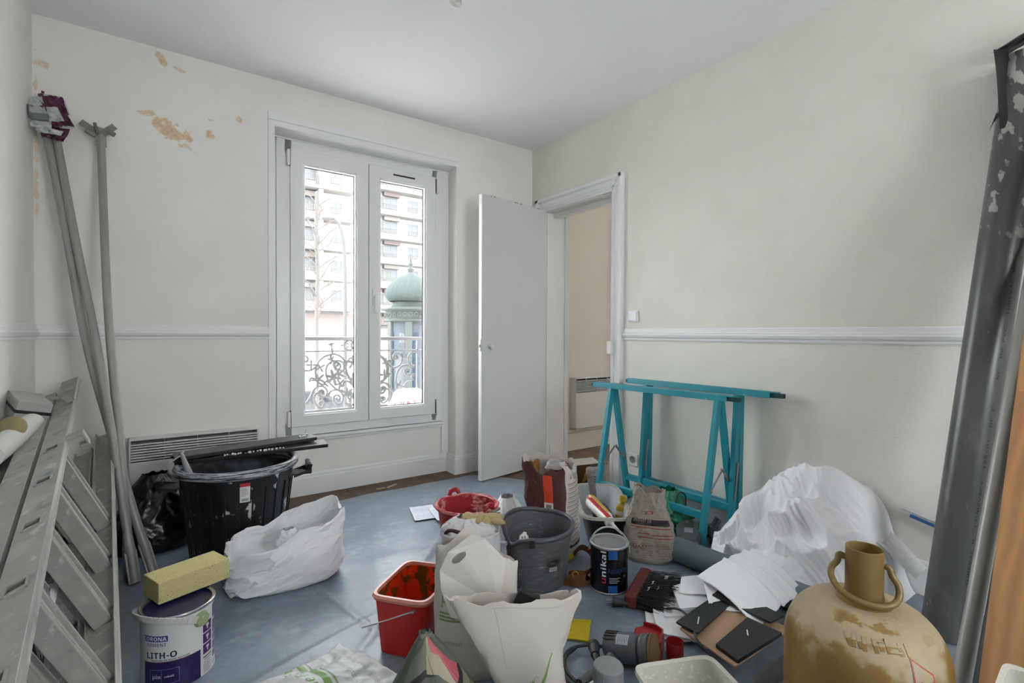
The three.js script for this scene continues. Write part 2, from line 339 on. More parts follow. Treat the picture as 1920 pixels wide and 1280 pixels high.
// ---------- door leaf, swung open against the window wall ----------
const door = structGroup('door_1');
door.position.set(2.53, 0, -3.078); door.rotation.y = 0.166;
{
  const matDoor = std({ color: new THREE.Color(0.64, 0.64, 0.64), roughness: 0.38, bumpMap: plasterBump, bumpScale: 0.0002 });
  mesh('leaf', bx(-0.676, 0.0, 0.012, 2.028, -0.04, 0, 0.003), matDoor, door);
  mesh('edge_strip', [bx(-0.68, -0.674, 0.012, 2.028, -0.036, -0.004, 0.002)], matTrim, door);
  mesh('knob', [xf(new THREE.SphereGeometry(0.02, 20, 14), [-0.605, 0.96, 0.02], [0, 0, 0], [0.7, 1.25, 0.5]), xf(new THREE.CylinderGeometry(0.008, 0.012, 0.02, 16), [-0.605, 0.96, 0.008], [Math.PI / 2, 0, 0])], matPVC, door);
  mesh('latch', [bx(-0.684, -0.677, 0.93, 1.01, -0.03, -0.01, 0.001), bx(-0.692, -0.68, 0.955, 0.975, -0.026, -0.014, 0.003)], std({ color: 0xb5b1a8, metalness: 0.8, roughness: 0.4 }), door);
  const chips = []; for (const [x, w] of [[-0.6, 0.012], [-0.57, 0.018], [-0.36, 0.016], [-0.335, 0.01], [-0.3, 0.018], [-0.11, 0.02]]) chips.push(bx(x, x + w, 2.0245, 2.0287, -0.006, 0.0008, 0.0004));
  mesh('paint_chip', chips, std({ color: 0x2b2622, roughness: 0.9 }), door);
}
// ================= OUTSIDE THE WINDOW =================
const STREET = -2.3;
{
  const asphalt = std({ color: 0xb4b2ae, roughness: 0.95 }), paving = std({ color: 0xcfccc6, roughness: 0.9 });
  struct('street', [bx(-60, 90, STREET - 0.3, STREET, -49, -9)], asphalt);
  struct('pavement', [bx(-60, 90, STREET - 0.3, STREET + 0.12, -9, -3.65), bx(-60, 90, STREET - 0.3, STREET + 0.12, -70, -44), bx(3.2, 12, STREET - 0.3, STREET + 0.12, -18.5, -12.8)], paving);
  // the house itself: floors above and below, so that the street sees a real front
  struct('house_front', [bx(-9, XL - 0.2, STREET, 12, -3.65, -3.3), bx(5.2, 14, STREET, 12, -3.65, -3.3), bx(XL - 0.2, 5.2, STREET, -0.25, -3.65, -3.3), bx(XL - 0.2, 5.2, CEIL + 0.3, 12, -3.65, -3.3)], paving);
  struct('window_sill', bx(0.6, 1.78, 0.34, 0.397, -3.7, -3.44, 0.01), paving);

  const cream = phys({ specularIntensity: 0.1, color: new THREE.Color(0.36, 0.352, 0.34), roughness: 0.85 }), buff = phys({ specularIntensity: 0.1, color: new THREE.Color(0.21, 0.198, 0.19), roughness: 0.85 }), pane = phys({ specularIntensity: 0.3, color: new THREE.Color(0.13, 0.14, 0.145), roughness: 0.15 }), bars = phys({ specularIntensity: 0.1, color: new THREE.Color(0.1, 0.097, 0.097), roughness: 0.6 }), brick = phys({ specularIntensity: 0.1, color: new THREE.Color(0.15, 0.125, 0.12), roughness: 0.9 });
  const block = (label, x0, x1, z, floors, y0, cols, balcony) => {
    const b = thing('apartment_building', label, 'building', [0, 0, 0]);
    mesh('wall', bx(x0, x1, STREET + 0.12, y0 + floors * 2.86, z - 8, z), cream, b);
    mesh('roof_edge', bx(x0 - 0.2, x1 + 0.2, y0 + floors * 2.86, y0 + floors * 2.86 + 0.5, z - 8.2, z + 0.4), buff, b);
    mesh('shop_band', bx(x0 + 0.1, x1, 2.05, 2.95, z, z + 0.5), brick, b);
    for (let f = 0; f < floors; f++) {
      const y = y0 + f * 2.86;
      for (const [wx, ww, wh] of cols) {
        const w = mesh('window', [bx(wx - 0.06, wx + ww + 0.06, y + 0.9, y + 0.98, z - 0.05, z + 0.12), bx(wx + ww / 2 - 0.03, wx + ww / 2 + 0.03, y + 0.98, y + 0.98 + wh, z, z + 0.05), bx(wx - 0.06, wx, y + 0.95, y + 1 + wh, z, z + 0.06), bx(wx + ww, wx + ww + 0.06, y + 0.95, y + 1 + wh, z, z + 0.06)], buff, b);
        mesh('pane', bx(wx, wx + ww, y + 0.95, y + 0.98 + wh, z - 0.02, z + 0.02), pane, w);
        if (ww > 1.3) mesh('awning', bx(wx - 0.3, wx + ww + 0.2, y + 0.98 + wh, y + 1.4 + wh, z, z + 0.6), f % 2 ? brick : buff, w);
      }
      for (const [bx0, bx1] of balcony) {
        const s = mesh('balcony', [bx(bx0, bx1, y - 0.14, y + 0.12, z, z + 1.5), bx(bx0 + (bx1 - bx0) * 0.55, bx0 + (bx1 - bx0) * 0.55 + 0.4, y + 0.12, y + 2.7, z, z + 1.3)], buff, b);
        const r = [bx(bx0, bx1, y + 1.05, y + 1.1, z + 1.42, z + 1.48)];
        for (let x = bx0; x <= bx1; x += 0.16) r.push(bx(x, x + 0.035, y + 0.12, y + 1.05, z + 1.43, z + 1.47));
        mesh('railing', r, bars, s);
      }
    }
    return b;
  };
  block('pale apartment block with balconies and small square windows across the street', 4, 17.8, -50, 7, 3.3, [[11.0, 1.9, 1.1], [14.05, 0.9, 1.0], [7, 1.6, 1.1]], [[8.5, 15.8]]);
  block('pale apartment block set back with long balcony slabs across the street', 18.2, 40, -57.4, 8, 0.75, [[21.2, 0.9, 1.2], [22.3, 1.5, 1.3], [25.3, 1.2, 1.3], [28, 1.5, 1.3]], [[18.4, 36]]);

  // advertising column with an onion dome
  const green = phys({ specularIntensity: 0.15, color: new THREE.Color(0.068, 0.078, 0.075), roughness: 0.7, bumpMap: plasterBump, bumpScale: 0.01 });
  const col = thing('advertising_column', 'round advertising column with ribbed green onion dome on the pavement outside', 'kiosk', [6.78, STREET + 0.12, -15.2]);
  const o = (y) => y - STREET - 0.12;
  mesh('base', lathe([[0, 0], [0.85, 0], [0.85, 0.25], [0.78, 0.3], [0.75, 0.7], [0.7, 0.8], [0, 0.8]], 32), green, col);
  const posterTex = canvasTex(1024, 512, (c, w, h) => { c.fillStyle = '#bcc6d6'; c.fillRect(0, 0, w, h); c.fillStyle = '#8fa5c4'; for (let i = 0; i < 5; i++) c.fillRect(i * 205 + 120, 60, 80, 420); c.fillStyle = '#d9dde2'; for (let i = 0; i < 5; i++) c.fillRect(i * 205 + 10, 200, 100, 200); c.fillStyle = '#fff'; c.font = 'bold 74px serif'; for (let i = 0; i < 5; i++) c.fillText('RA', i * 205 + 40, 120); });
  const drum = mesh('drum', new THREE.CylinderGeometry(0.66, 0.66, o(1.42) - 0.8, 40, 1).translate(0, (o(1.42) + 0.8) / 2, 0), phys({ map: posterTex, color: new THREE.Color(0.13, 0.13, 0.13), specularIntensity: 0.15, roughness: 0.7 }), col);
  { const ps = []; for (let i = 0; i < 6; i++) { const a = i * Math.PI / 3 + 0.55; ps.push(xf(cb(0.22, o(1.42) - 0.8, 0.08, 0, (o(1.42) + 0.8) / 2, 0.7, 0.01), [0, 0, 0], [0, a, 0])); } mesh('pilaster', ps, green, drum); }
  mesh('cornice', lathe([[0.6, o(1.4)], [0.86, o(1.42)], [0.84, o(1.5)], [0.8, o(1.52)], [0.8, o(1.76)], [0.95, o(1.8)], [0.95, o(1.86)], [0.62, o(1.9)], [0.58, o(2.05)], [0.64, o(2.08)], [0.4, o(2.1)]], 6), green, col);
  mesh('frieze', ring(30, (t) => xf(new THREE.TorusGeometry(0.06, 0.018, 6, 12), [Math.sin(t * 6.283) * 0.83, o(1.64), Math.cos(t * 6.283) * 0.83], [0, t * 6.283, 0])), green, col);
  mesh('dome', surf((u, v) => { const t = v, r = 0.62 * Math.sqrt(Math.max(0, Math.sin(Math.PI * (0.16 + 0.84 * t) ** 0.86))) * (1 + 0.32 * (1 - t)) * (1 + 0.012 * Math.cos(u * 6.283 * 24)); const R = t < 0.999 ? Math.max(r * 1.05, 0.1 * (1 - t)) : 0.03, a = u * 6.283; return [Math.sin(a) * R, lerp(o(2.08), o(3.0), t), Math.cos(a) * R]; }, 96, 24, { wrapU: true }), phys({ specularIntensity: 0.15, color: new THREE.Color(0.05, 0.062, 0.06), roughness: 0.8 }), col);
  mesh('finial', lathe([[0.2, o(2.93)], [0.16, o(3.0)], [0.07, o(3.05)], [0.12, o(3.13)], [0.05, o(3.18)], [0.06, o(3.25)], [0.09, o(3.3)], [0.03, o(3.37)], [0.05, o(3.43)], [0.02, o(3.48)], [0.02, o(3.62)], [0, o(3.65)]], 16), green, col);

  const lamp = thing('street_lamp', 'tall grey street lamp with curved arm beyond the left window pane', 'street lamp', [4.9, STREET, -16]);
  const steel = phys({ specularIntensity: 0.15, color: new THREE.Color(0.1, 0.1, 0.1), roughness: 0.7 });
  mesh('pole', [tube([[0, 0, 0], [0, 3, 0], [-0.02, 6, 0], [-0.1, 6.55, 0], [-0.22, 6.85, 0], [-0.34, 6.92, 0]], 0.055, 40, 10), rod([0, 0, 0], [0, 0.9, 0], 0.1)], steel, lamp);
  mesh('lamp_head', xf(new THREE.SphereGeometry(1, 20, 12), [-0.5, 6.93, 0], [0, 0, 0.12], [0.22, 0.07, 0.1]), steel, lamp);

  const tree = thing('street_tree', 'young leafless street tree with thin pale branches outside the window', 'tree', [3.02, STREET, -12]);
  const bark = phys({ specularIntensity: 0.1, color: new THREE.Color(0.12, 0.112, 0.106), roughness: 0.9 });
  mesh('trunk', tube([[0, 0, 0], [0.02, 2.2, 0], [0, 3.6, 0.03], [0.03, 4.8, 0], [0, 5.6, 0], [0.02, 6.6, 0]], 0.045, 30, 8), bark, tree);
  for (let i = 0; i < 26; i++) {
    const y = 3.6 + i * 0.11, a = i * 2.4, l = rr(0.35, 0.8) * (1 - (i / 26) * 0.4), s = Math.sin(a), c = Math.cos(a), tw = [];
    const P = (t, k = 0) => [s * l * t + k * c, y + l * t * 0.9 - t * t * 0.1, c * l * t - k * s];
    tw.push(tube([P(0), P(0.4, 0.02), P(0.75, -0.03), P(1)], 0.012, 8, 5));
    for (const t of [0.4, 0.6, 0.8]) tw.push(tube([P(t), [P(t)[0] + rr(-0.15, 0.15), P(t)[1] + rr(0.08, 0.2), P(t)[2] + rr(-0.12, 0.12)]], 0.006, 3, 4));
    mesh('branch', tw, bark, tree);
  }
  const car = (label, p, turn, paint) => {
    const t = thing('car', label, 'car', p, turn);
    const side = [[-2, 0.3], [-2.05, 0.7], [-1.9, 0.92], [-1.15, 0.98], [-0.5, 1.42], [0.9, 1.46], [1.75, 1.05], [2.02, 0.95], [2.05, 0.35], [1.7, 0.22], [-1.7, 0.22]];
    mesh('body', muv(slab(side, 1.66, 0.07).translate(0, 0, -0.83)), paint, t);
    const gl = std({ color: 0x30363a, roughness: 0.1 });
    mesh('side_window', [slab([[-1.0, 1.0], [-0.45, 1.36], [0.85, 1.4], [1.45, 1.05]], 1.69).translate(0, 0, -0.845)], gl, t);
    for (const [x, z] of [[-1.3, 0.72], [1.3, 0.72], [-1.3, -0.72], [1.3, -0.72]]) mesh('wheel', xf(new THREE.CylinderGeometry(0.32, 0.32, 0.2, 24), [x, 0.32, z], [Math.PI / 2, 0, 0]), gl, t);
    for (const z of [-0.65, 0.65]) mesh('tail_light', cb(0.04, 0.14, 0.28, 2.06, 0.8, z, 0.02), std({ color: 0xa01818, roughness: 0.3 }), t);
  };
  car('dark parked car across the street seen through the ironwork', [3.4, STREET, -18], 0, std({ color: 0x4d4f52, roughness: 0.4 }));
  car('white van-like car with red tail lights at the left of the ironwork', [0.75, STREET, -11.3], 0.05, std({ color: 0xd0d0d0, roughness: 0.3 }));

  // cast iron window guard
const RAIL = [[[1.049,0.821],[1.038,0.811],[1.028,0.827],[1.043,0.842],[1.066,0.830],[1.070,0.809],[1.055,0.792],[1.030,0.806],[1.022,0.828],[1.030,0.851],[1.061,0.854],[1.091,0.835],[1.098,0.803]],
[[1.098,0.803],[1.100,0.849],[1.077,0.880],[1.038,0.900],[1.000,0.898],[0.957,0.883],[0.925,0.856],[0.905,0.816],[0.900,0.766],[0.912,0.719],[0.941,0.692],[0.968,0.690]],
[[1.080,0.640],[1.044,0.653],[1.000,0.695],[0.976,0.741],[0.970,0.786],[0.979,0.821],[1.003,0.846],[1.022,0.855]],
[[0.818,0.545],[0.846,0.578],[0.867,0.615],[0.888,0.657],[0.919,0.678],[0.954,0.675],[0.978,0.646],[0.976,0.616],[0.949,0.601],[0.924,0.616],[0.919,0.642],[0.941,0.653],[0.956,0.639],[0.949,0.625],[0.938,0.629]],
[[0.938,0.635],[0.901,0.629],[0.891,0.597],[0.898,0.563],[0.919,0.534],[0.943,0.529],[0.959,0.553],[0.949,0.576],[0.927,0.569],[0.926,0.550],[0.941,0.549]],
[[0.986,0.612],[1.005,0.639],[1.038,0.648],[1.072,0.632],[1.091,0.594],[1.080,0.555],[1.049,0.546],[1.024,0.565],[1.022,0.596],[1.044,0.611],[1.066,0.598],[1.066,0.579],[1.049,0.574],[1.044,0.589]],
[[1.038,0.794],[1.077,0.784],[1.116,0.751],[1.145,0.704],[1.162,0.658]],
[[1.168,0.875],[1.133,0.865],[1.114,0.834],[1.111,0.791],[1.128,0.745],[1.151,0.710],[1.162,0.675]],
[[0.818,0.800],[0.846,0.790],[0.878,0.797],[0.900,0.816]],
[[0.818,0.894],[0.839,0.891],[0.851,0.872],[0.839,0.853],[0.821,0.865]],
[[0.818,0.564],[0.846,0.575],[0.869,0.568],[0.875,0.551]],
[[0.862,0.724],[0.867,0.738],[0.888,0.737],[0.909,0.717]],
[[1.083,0.674],[1.105,0.706],[1.133,0.699],[1.156,0.675]],
[[1.006,0.971],[1.011,0.940],[1.014,0.907],[1.003,0.882],[1.011,0.857]],
[[1.491,0.877],[1.502,0.867],[1.489,0.855],[1.469,0.865],[1.472,0.889],[1.497,0.901],[1.526,0.885],[1.536,0.855],[1.520,0.813],[1.481,0.793],[1.447,0.800],[1.419,0.831]],
[[1.494,0.638],[1.487,0.693],[1.501,0.759],[1.539,0.800],[1.584,0.807],[1.616,0.773],[1.608,0.736],[1.575,0.734],[1.557,0.756],[1.568,0.777],[1.591,0.770],[1.588,0.752],[1.575,0.756]],
[[1.358,0.880],[1.391,0.849],[1.411,0.798],[1.408,0.739],[1.385,0.701],[1.358,0.692]],
[[1.631,0.797],[1.598,0.822],[1.586,0.859],[1.604,0.896],[1.644,0.907],[1.670,0.888]],
[[1.549,0.641],[1.575,0.673],[1.618,0.680]],
[[1.358,0.679],[1.394,0.680],[1.422,0.660],[1.434,0.630]],
[[1.369,0.616],[1.357,0.634],[1.376,0.645],[1.397,0.626],[1.382,0.603],[1.360,0.599]],
[[1.406,0.739],[1.431,0.750],[1.450,0.743],[1.449,0.728]],
[[1.412,0.834],[1.431,0.848],[1.450,0.842],[1.447,0.830]],
[[1.532,0.891],[1.545,0.869],[1.568,0.872],[1.565,0.890]],
[[1.373,0.556],[1.366,0.569],[1.382,0.573],[1.391,0.555],[1.369,0.542],[1.358,0.557]],
[[1.631,0.729],[1.617,0.711],[1.627,0.686]]];
  const iron = std({ color: new THREE.Color(0.16, 0.16, 0.165), roughness: 0.55 });
  const guard = thing('window_guard', 'ornate grey cast iron guard rail with scrolls outside the window', 'railing', [0, 0, -3.6]);
  mesh('handrail', [bx(0.61, 1.765, 0.998, 1.024, -0.02, 0.02, 0.006)], iron, guard);
  mesh('crossbar', [bx(0.61, 1.765, 0.918, 0.928, -0.008, 0.008, 0.002)], iron, guard);
  mesh('bottom_bar', [bx(0.61, 1.765, 0.507, 0.519, -0.008, 0.008, 0.002), bx(0.61, 0.625, 0.40, 1.0, -0.01, 0.01), bx(1.75, 1.765, 0.40, 1.0, -0.01, 0.01), bx(1.655, 1.668, 0.52, 1.0, -0.008, 0.008), bx(1.425, 1.431, 0.52, 1.0, -0.004, 0.004)], iron, guard);
  const scroll = (pts, mx) => { const g = tube(pts.map(([x, y]) => [mx ? 2.325 - x : x, y, 0]), 0.0075, pts.length * 5, 7); const e = pts[0]; return mergeAll([g, xf(new THREE.SphereGeometry(0.012, 8, 6), [mx ? 2.325 - e[0] : e[0], e[1], 0])]); };
  RAIL.forEach((p, i) => mesh('scroll', scroll(p), iron, guard));
  [0, 1, 2, 3, 4, 5, 6, 7].forEach((i) => mesh('scroll', scroll(RAIL[i].filter(([x]) => 2.325 - x > 1.16), true), iron, guard));
  const leafAt = (x, y, a, s = 1) => xf(new THREE.SphereGeometry(1, 10, 6), [x, y, 0.004], [0, 0, a], [0.017 * s, 0.0065 * s, 0.006]);
  const leaves = [];
  for (const [x, y, n, s] of [[0.93, 0.81, 4, 1.2], [0.92, 0.73, 5, 1.5], [1.12, 0.62, 6, 1.4], [1.066, 0.69, 5, 1.3], [1.156, 0.6, 6, 1.6], [1.41, 0.83, 4, 1.2], [1.393, 0.74, 4, 1.4], [1.51, 0.66, 4, 1.2], [1.16, 0.84, 5, 1.6], [1.16, 0.72, 5, 1.4], [0.87, 0.83, 4, 1.1], [1.006, 0.965, 3, 0.8], [1.01, 0.86, 4, 1], [1.14, 0.53, 5, 1.4], [1.02, 0.74, 6, 1.8], [1.06, 0.76, 5, 1.5], [0.96, 0.7, 4, 1.2]]) for (let i = 0; i < n; i++) { const a = i * 6.283 / n + x * 9; leaves.push(leafAt(x + Math.cos(a) * 0.017 * s, y + Math.sin(a) * 0.017 * s, a, s)); }
  mesh('leaf_ornament', leaves, iron, guard);
  const ros = []; for (const cx of [1.133, 1.185]) { ros.push(xf(new THREE.TorusGeometry(0.034, 0.006, 6, 20), [cx, 0.963, 0])); for (let i = 0; i < 4; i++) ros.push(leafAt(cx + Math.cos(i * 1.571 + 0.78) * 0.016, 0.963 + Math.sin(i * 1.571 + 0.78) * 0.016, i * 1.571 + 0.78, 0.8)); }
  ros.push(leafAt(1.085, 0.963, 0, 0.9)); mesh('rosette', ros, iron, guard);

  // sack on the sill
  const sackTex = canvasTex(1024, 512, (c, w, h) => { c.fillStyle = '#e9e7e6'; c.fillRect(0, 0, w, h); c.strokeStyle = '#a3101f'; c.lineWidth = 6; c.lineCap = 'round'; c.save(); c.translate(290, 360); c.rotate(-0.12); c.font = '60px sans-serif'; c.fillStyle = '#a3101f'; 'CANAIE!'.split('').forEach((l, i) => { c.save(); c.translate(i * 62, (i % 2) * 6); c.rotate((i % 3 - 1) * 0.12); c.fillText(l, 0, 0); c.restore(); }); c.restore(); c.fillText('7E!', 420, 130); });
  const bagOut = thing('sack', 'white sack with red handwriting lying on the window sill outside', 'bag', [1.56, 0.398, -3.535]);
  mesh('sack_body', surf((u, v) => { const a = (u - 0.5) * 6.283, t = v * Math.PI * 0.5, k = 1 + 0.12 * ridge(Math.sin(a) * 2, v * 3, Math.cos(a) * 2); const r = Math.pow(Math.cos(t), 0.55) * (0.93 + 0.07 * Math.sin(v * 9)); return [Math.sin(a) * 0.175 * r * k, Math.sin(t) * 0.235 * (0.9 + 0.1 * k), Math.cos(a) * 0.058 * r * k]; }, 64, 24, { wrapU: true }), std({ map: sackTex, roughness: 0.6 }), bagOut);
}
// ================= FLOOR SHEET =================
{
  const far = (x) => x < 1.85 ? lerp(-3.0, -3.17, clamp((x + 0.3) / 1.4)) : lerp(-3.17, -2.35, sst(1.85, 2.52, x));
  const tarpTex = tex(768, 768, (u, v) => {
    const n = tfbm(u, v, 6, 5, 3), f = tfbm(u, v, 40, 4, 7), s = tfbm(u, v, 13, 4, 11), st = tfbm(u * 0.5 + v * 0.1, v * 1, 22, 3, 15);
    let c = [124 + 24 * n + 12 * f, 137 + 20 * n + 12 * f, 149 + 18 * n + 12 * f];
    c = mixc(c, [172, 178, 184], sst(0.0, 0.6, s + 0.5 * f) * 0.38 + sst(0.22, 0.4, st) * 0.22);
    c = mixc(c, [96, 106, 114], sst(0.2, 0.5, -n + 0.3 * f) * 0.4);
    return c;
  });
  tarpTex.repeat.set(0.7, 0.7);
  const g = surf((u, v) => {
    const x = lerp(XL + 0.02, XR - 0.02, u), zf = far(x) + 0.03 * fbm(x * 4, 0, 2, 3), z = lerp(zf, 1.5, v);
    const fold = (ax, az, c, w) => { const d = x * ax + z * az - c; return Math.exp(-d * d / (w * w)); };
    let y = 0.0025 + 0.003 * (0.4 + fbm(x * 5, z * 5, 1, 3)) + 0.0045 * Math.max(0, ridge(x * 3.2, 0.3, z * 3.2, 2) - 0.35);
    y += 0.006 * fold(0.72, 0.69, -0.72, 0.012) * sst(-2.6, -2.3, z) + 0.005 * fold(0.97, -0.22, 0.98, 0.01) + 0.004 * fold(0.3, 0.95, -1.5, 0.012);
    return [x, Math.max(0.001, y), z, x, z];
  }, 240, 360);
  tag(mesh('tarpaulin', g, std({ map: tarpTex, roughness: 0.36, bumpMap: plasterBump, bumpScale: 0.001 })), 'dusty blue grey plastic floor sheet spread over the brown boards', 'floor sheet');
}
// chips of wood by the skirting
tag(mesh('wood_splinter', [bar([1.27, 0.008, -3.22], [1.345, 0.012, -3.25], 0.012, 0.008), bar([1.20, 0.006, -3.235], [1.26, 0.006, -3.23], 0.02, 0.006)], std({ color: 0xb9a48a, roughness: 0.8 })), 'broken pale wood splinters on the floorboards below the window', 'splinter');
tag(mesh('paper_scrap', muv(surf((u, v) => [2.83 + u * 0.13, 0.004 + 0.028 * Math.abs(fbm(u * 5, v * 5, 2, 3)) * 2, -2.93 + v * 0.1 + 0.03 * u * u], 14, 12)), std({ color: 0xc9c0b2, roughness: 0.9 })), 'torn pale paper scrap on the boards of the next room', 'scrap');

// ================= HEATERS =================
const matHeater = std({ color: new THREE.Color(0.72, 0.72, 0.71), roughness: 0.4 }), matDark = std({ color: 0x171717, roughness: 0.7 });
function heater(label, x0, x1, y0, y1, z0, slots) {
  const t = thing('wall_heater', label, 'heater', [x0, y0, z0]);
  const w = x1 - x0, h = y1 - y0, d = 0.075, gh = slots * 0.0135 + 0.012;
  mesh('casing', [bx(0, w, 0, h - gh, d - 0.006, d, 0.003), bx(0, w, 0, 0.006, 0, d, 0.002), bx(0, 0.008, 0, h, 0, d, 0.003), bx(w - 0.008, w, 0, h, 0, d, 0.003), bx(0, w, h - 0.01, h, 0, d, 0.005)], matHeater, t);
  mesh('inner_back', bx(0.004, w - 0.004, h - gh - 0.06, h - 0.004, 0.0, 0.004), std({ color: 0x6f6f70, roughness: 0.6 }), t);
  for (let i = 0; i < slots - 1; i++) mesh('slat', bx(0.008, w - 0.008, h - gh + 0.006 + i * 0.0135, h - gh + 0.012 + i * 0.0135, d - 0.04, d - 0.001, 0.0008), matHeater, t);
  for (let i = 1; i < 4; i++) mesh('rib', bx(w * i / 4 - 0.001, w * i / 4 + 0.001, h - gh, h - 0.008, d - 0.02, d - 0.004), matHeater, t);
  return t;
}
heater('white wall convector heater with slotted grille behind the black bin', -0.115, 0.482, 0.11, 0.502, ZW + 0.002, 8);
heater('white wall convector heater seen through the doorway in the next room', 3.035, 3.58, 0.205, 0.66, -3.343, 9);

// ================= LADDER =================
const aluTex = tex(720, 720, (u, v) => {
  const st = tfbm(u * 1, v, 60, 2, 2) * 6, a = tfbm(u, v, 9, 5, 1), b = tfbm(u + 0.3 * v, v, 17, 4, 5), c0 = tfbm(u, v, 28, 4, 9), e = tfbm(u, v, 7, 4, 21);
  let c = [156 + st, 155 + st, 150 + st];
  c = mixc(c, [178, 176, 168], sst(0.0, 0.35, a + 0.3 * c0) * 0.75);
  c = mixc(c, [116, 113, 106], sst(0.12, 0.4, b) * 0.7);
  c = mixc(c, [196, 194, 188], sst(0.22, 0.36, c0) * 0.8);
  c = mixc(c, [150, 140, 104], sst(0.3, 0.42, e) * 0.5);
  c = mixc(c, [74, 112, 118], sst(0.36, 0.44, tfbm(u, v, 6, 4, 33)) * 0.7);
  return c;
});
const aluBump = tex(512, 512, (u, v) => 128 + 120 * tfbm(u, v, 18, 4, 3), { srgb: false });
aluBump.repeat.set(3, 3);
const matAlu = std({ map: aluTex, color: 0xffffff, roughness: 0.5, metalness: 0.08, bumpMap: aluBump, bumpScale: 0.0012 });
const matAluEdge = std({ color: 0xb9b9b6, roughness: 0.3, metalness: 0.6 });
{
  const t = thing('extension_ladder', 'paint-splashed aluminium double ladder propped on its side along the left wall', 'ladder');
  const E = V(-0.303, 0.837, -3.15), d = V(0.0610, -0.1410, 0.988).normalize(), w = V(0.396, -0.906, -0.157).normalize(), n = new THREE.Vector3().crossVectors(d, w).normalize(); // n points up and towards the room
  if (n.x < 0) n.negate();
  const P = (s, a, b) => E.clone().addScaledVector(d, s).addScaledVector(w, a).addScaledVector(n, b); // along, down the rungs, out of the ladder plane
  const handed = new THREE.Vector3().crossVectors(d, n);
  const plate = (s0, s1, a0, a1, b0, b1, r = 0.002) => { const g = muv(new RoundedBoxGeometry(b1 - b0, a1 - a0, s1 - s0, 1, r)); const m = new THREE.Matrix4().makeBasis(n, handed, d).setPosition(P((s0 + s1) / 2, (a0 + a1) / 2, (b0 + b1) / 2)); return g.applyMatrix4(m); };
  const L = 2.95, W = 0.318;
  // two sections: one at b -0.066..0, one at b -0.14..-0.076
  const sec = [[-0.064, 0, 0, L], [-0.142, -0.076, 0.17, L]];
  sec.forEach(([b0, b1, s0, s1], i) => {
    for (const side of [0, 1]) {
      const a0 = side ? W - 0.024 : 0, web = side ? [W - 0.004, W] : [0, 0.004];
      const webGeo = () => { // the outer web of the near stile is cut through where the rungs end
        const hs = [0, 1, 2, 3, 4, 5, 6].map((k) => 1.03 + k * 0.275).filter((s) => s < s1 - 0.05);
        const q = slab([[s0, b0], [s1, b0], [s1, b1], [s0, b1]], 0.004, 0, hs.map((s) => [[s - 0.018, b0 + 0.015], [s - 0.018, b1 - 0.015], [s + 0.018, b1 - 0.015], [s + 0.018, b0 + 0.015]]));
        const z = new THREE.Vector3().crossVectors(d, n); if (z.dot(w) < 0) q.translate(0, 0, -0.004);
        return muv(q).applyMatrix4(new THREE.Matrix4().makeBasis(d, n, z).setPosition(E));
      };
      const st = mesh('stile', [!side && !i ? webGeo() : plate(s0, s1, web[0], web[1], b0, b1), plate(s0, s1, a0, a0 + 0.024, b1 - 0.003, b1, 0.001), plate(s0, s1, a0, a0 + 0.024, b0, b0 + 0.003, 0.001)], matAlu, t);
      mesh('edge', plate(s0, s1, side ? W - 0.006 : -0.0006, side ? W + 0.0006 : 0.012, b1 - 0.0005, b1 + 0.0008, 0.0005), matAluEdge, st);
      for (let k = 0; k < 8; k++) {
        const s = 1.03 + k * 0.275 - (i ? 0.0 : 0), y0 = side ? W - 0.0005 : -0.0035;
        if (s > s0 && s < s1 && !side && i === 0) {
          const q0 = b0 + 0.012, q1 = b1 - 0.012, h = 0.021;
          mesh('rung_socket', [plate(s - h, s + h, y0, y0 + 0.004, q0, q0 + 0.005, 0.001), plate(s - h, s + h, y0, y0 + 0.004, q1 - 0.005, q1, 0.001), plate(s - h, s - h + 0.005, y0, y0 + 0.004, q0, q1, 0.001), plate(s + h - 0.005, s + h, y0, y0 + 0.004, q0, q1, 0.001)], matAlu, st);
        }
      }
    }
    for (let k = 0; k < 8; k++) {
      const s = 1.03 + k * 0.275 - (i ? 0.02 : 0);
      mesh('rung', [plate(s - 0.03, s + 0.03, i ? 0.003 : 0.03, W - 0.003, b0 + 0.014, b1 - 0.02, 0.004), plate(s - 0.03, s - 0.022, 0.003, W - 0.003, b0 + 0.01, b1 - 0.012, 0.003), plate(s + 0.022, s + 0.03, 0.003, W - 0.003, b0 + 0.01, b1 - 0.012, 0.003), plate(s - 0.004, s + 0.004, 0.003, W - 0.003, b0 + 0.012, b1 - 0.016, 0.002)], matAlu, t);
    }
  });
  // guide straps over the end of the second section
  for (const a of [-0.012, W + 0.004]) {
    const q = [P(0.5, a + 0.004, -0.002), P(0.44, a + (a < 0 ? -0.012 : 0.012), -0.02), P(0.42, a + (a < 0 ? -0.014 : 0.014), -0.07), P(0.5, a + (a < 0 ? -0.01 : 0.01), -0.13), P(0.56, a + 0.004, -0.15)];
    const st = []; for (let i = 0; i < 4; i++) st.push(bar(q[i], q[i + 1].clone().add(q[i + 1].clone().sub(q[i]).multiplyScalar(0.06)), 0.028, 0.006, w, 0.002));
    mesh('guide_strap', st, matAlu, t);
  }
  mesh('hook', [plate(0.94, 0.98, 0.0, 0.012, 0.0, 0.045, 0.003), plate(0.94, 0.98, 0.0, 0.05, 0.04, 0.048, 0.003), plate(0.94, 0.98, 0.04, 0.05, 0.02, 0.048, 0.003)], matAlu, t);
  for (const a of [0, W - 0.03]) mesh('foot', plate(L - 0.03, L + 0.02, a - 0.004, a + 0.034, -0.146, 0.004, 0.006), matDark, t);
}
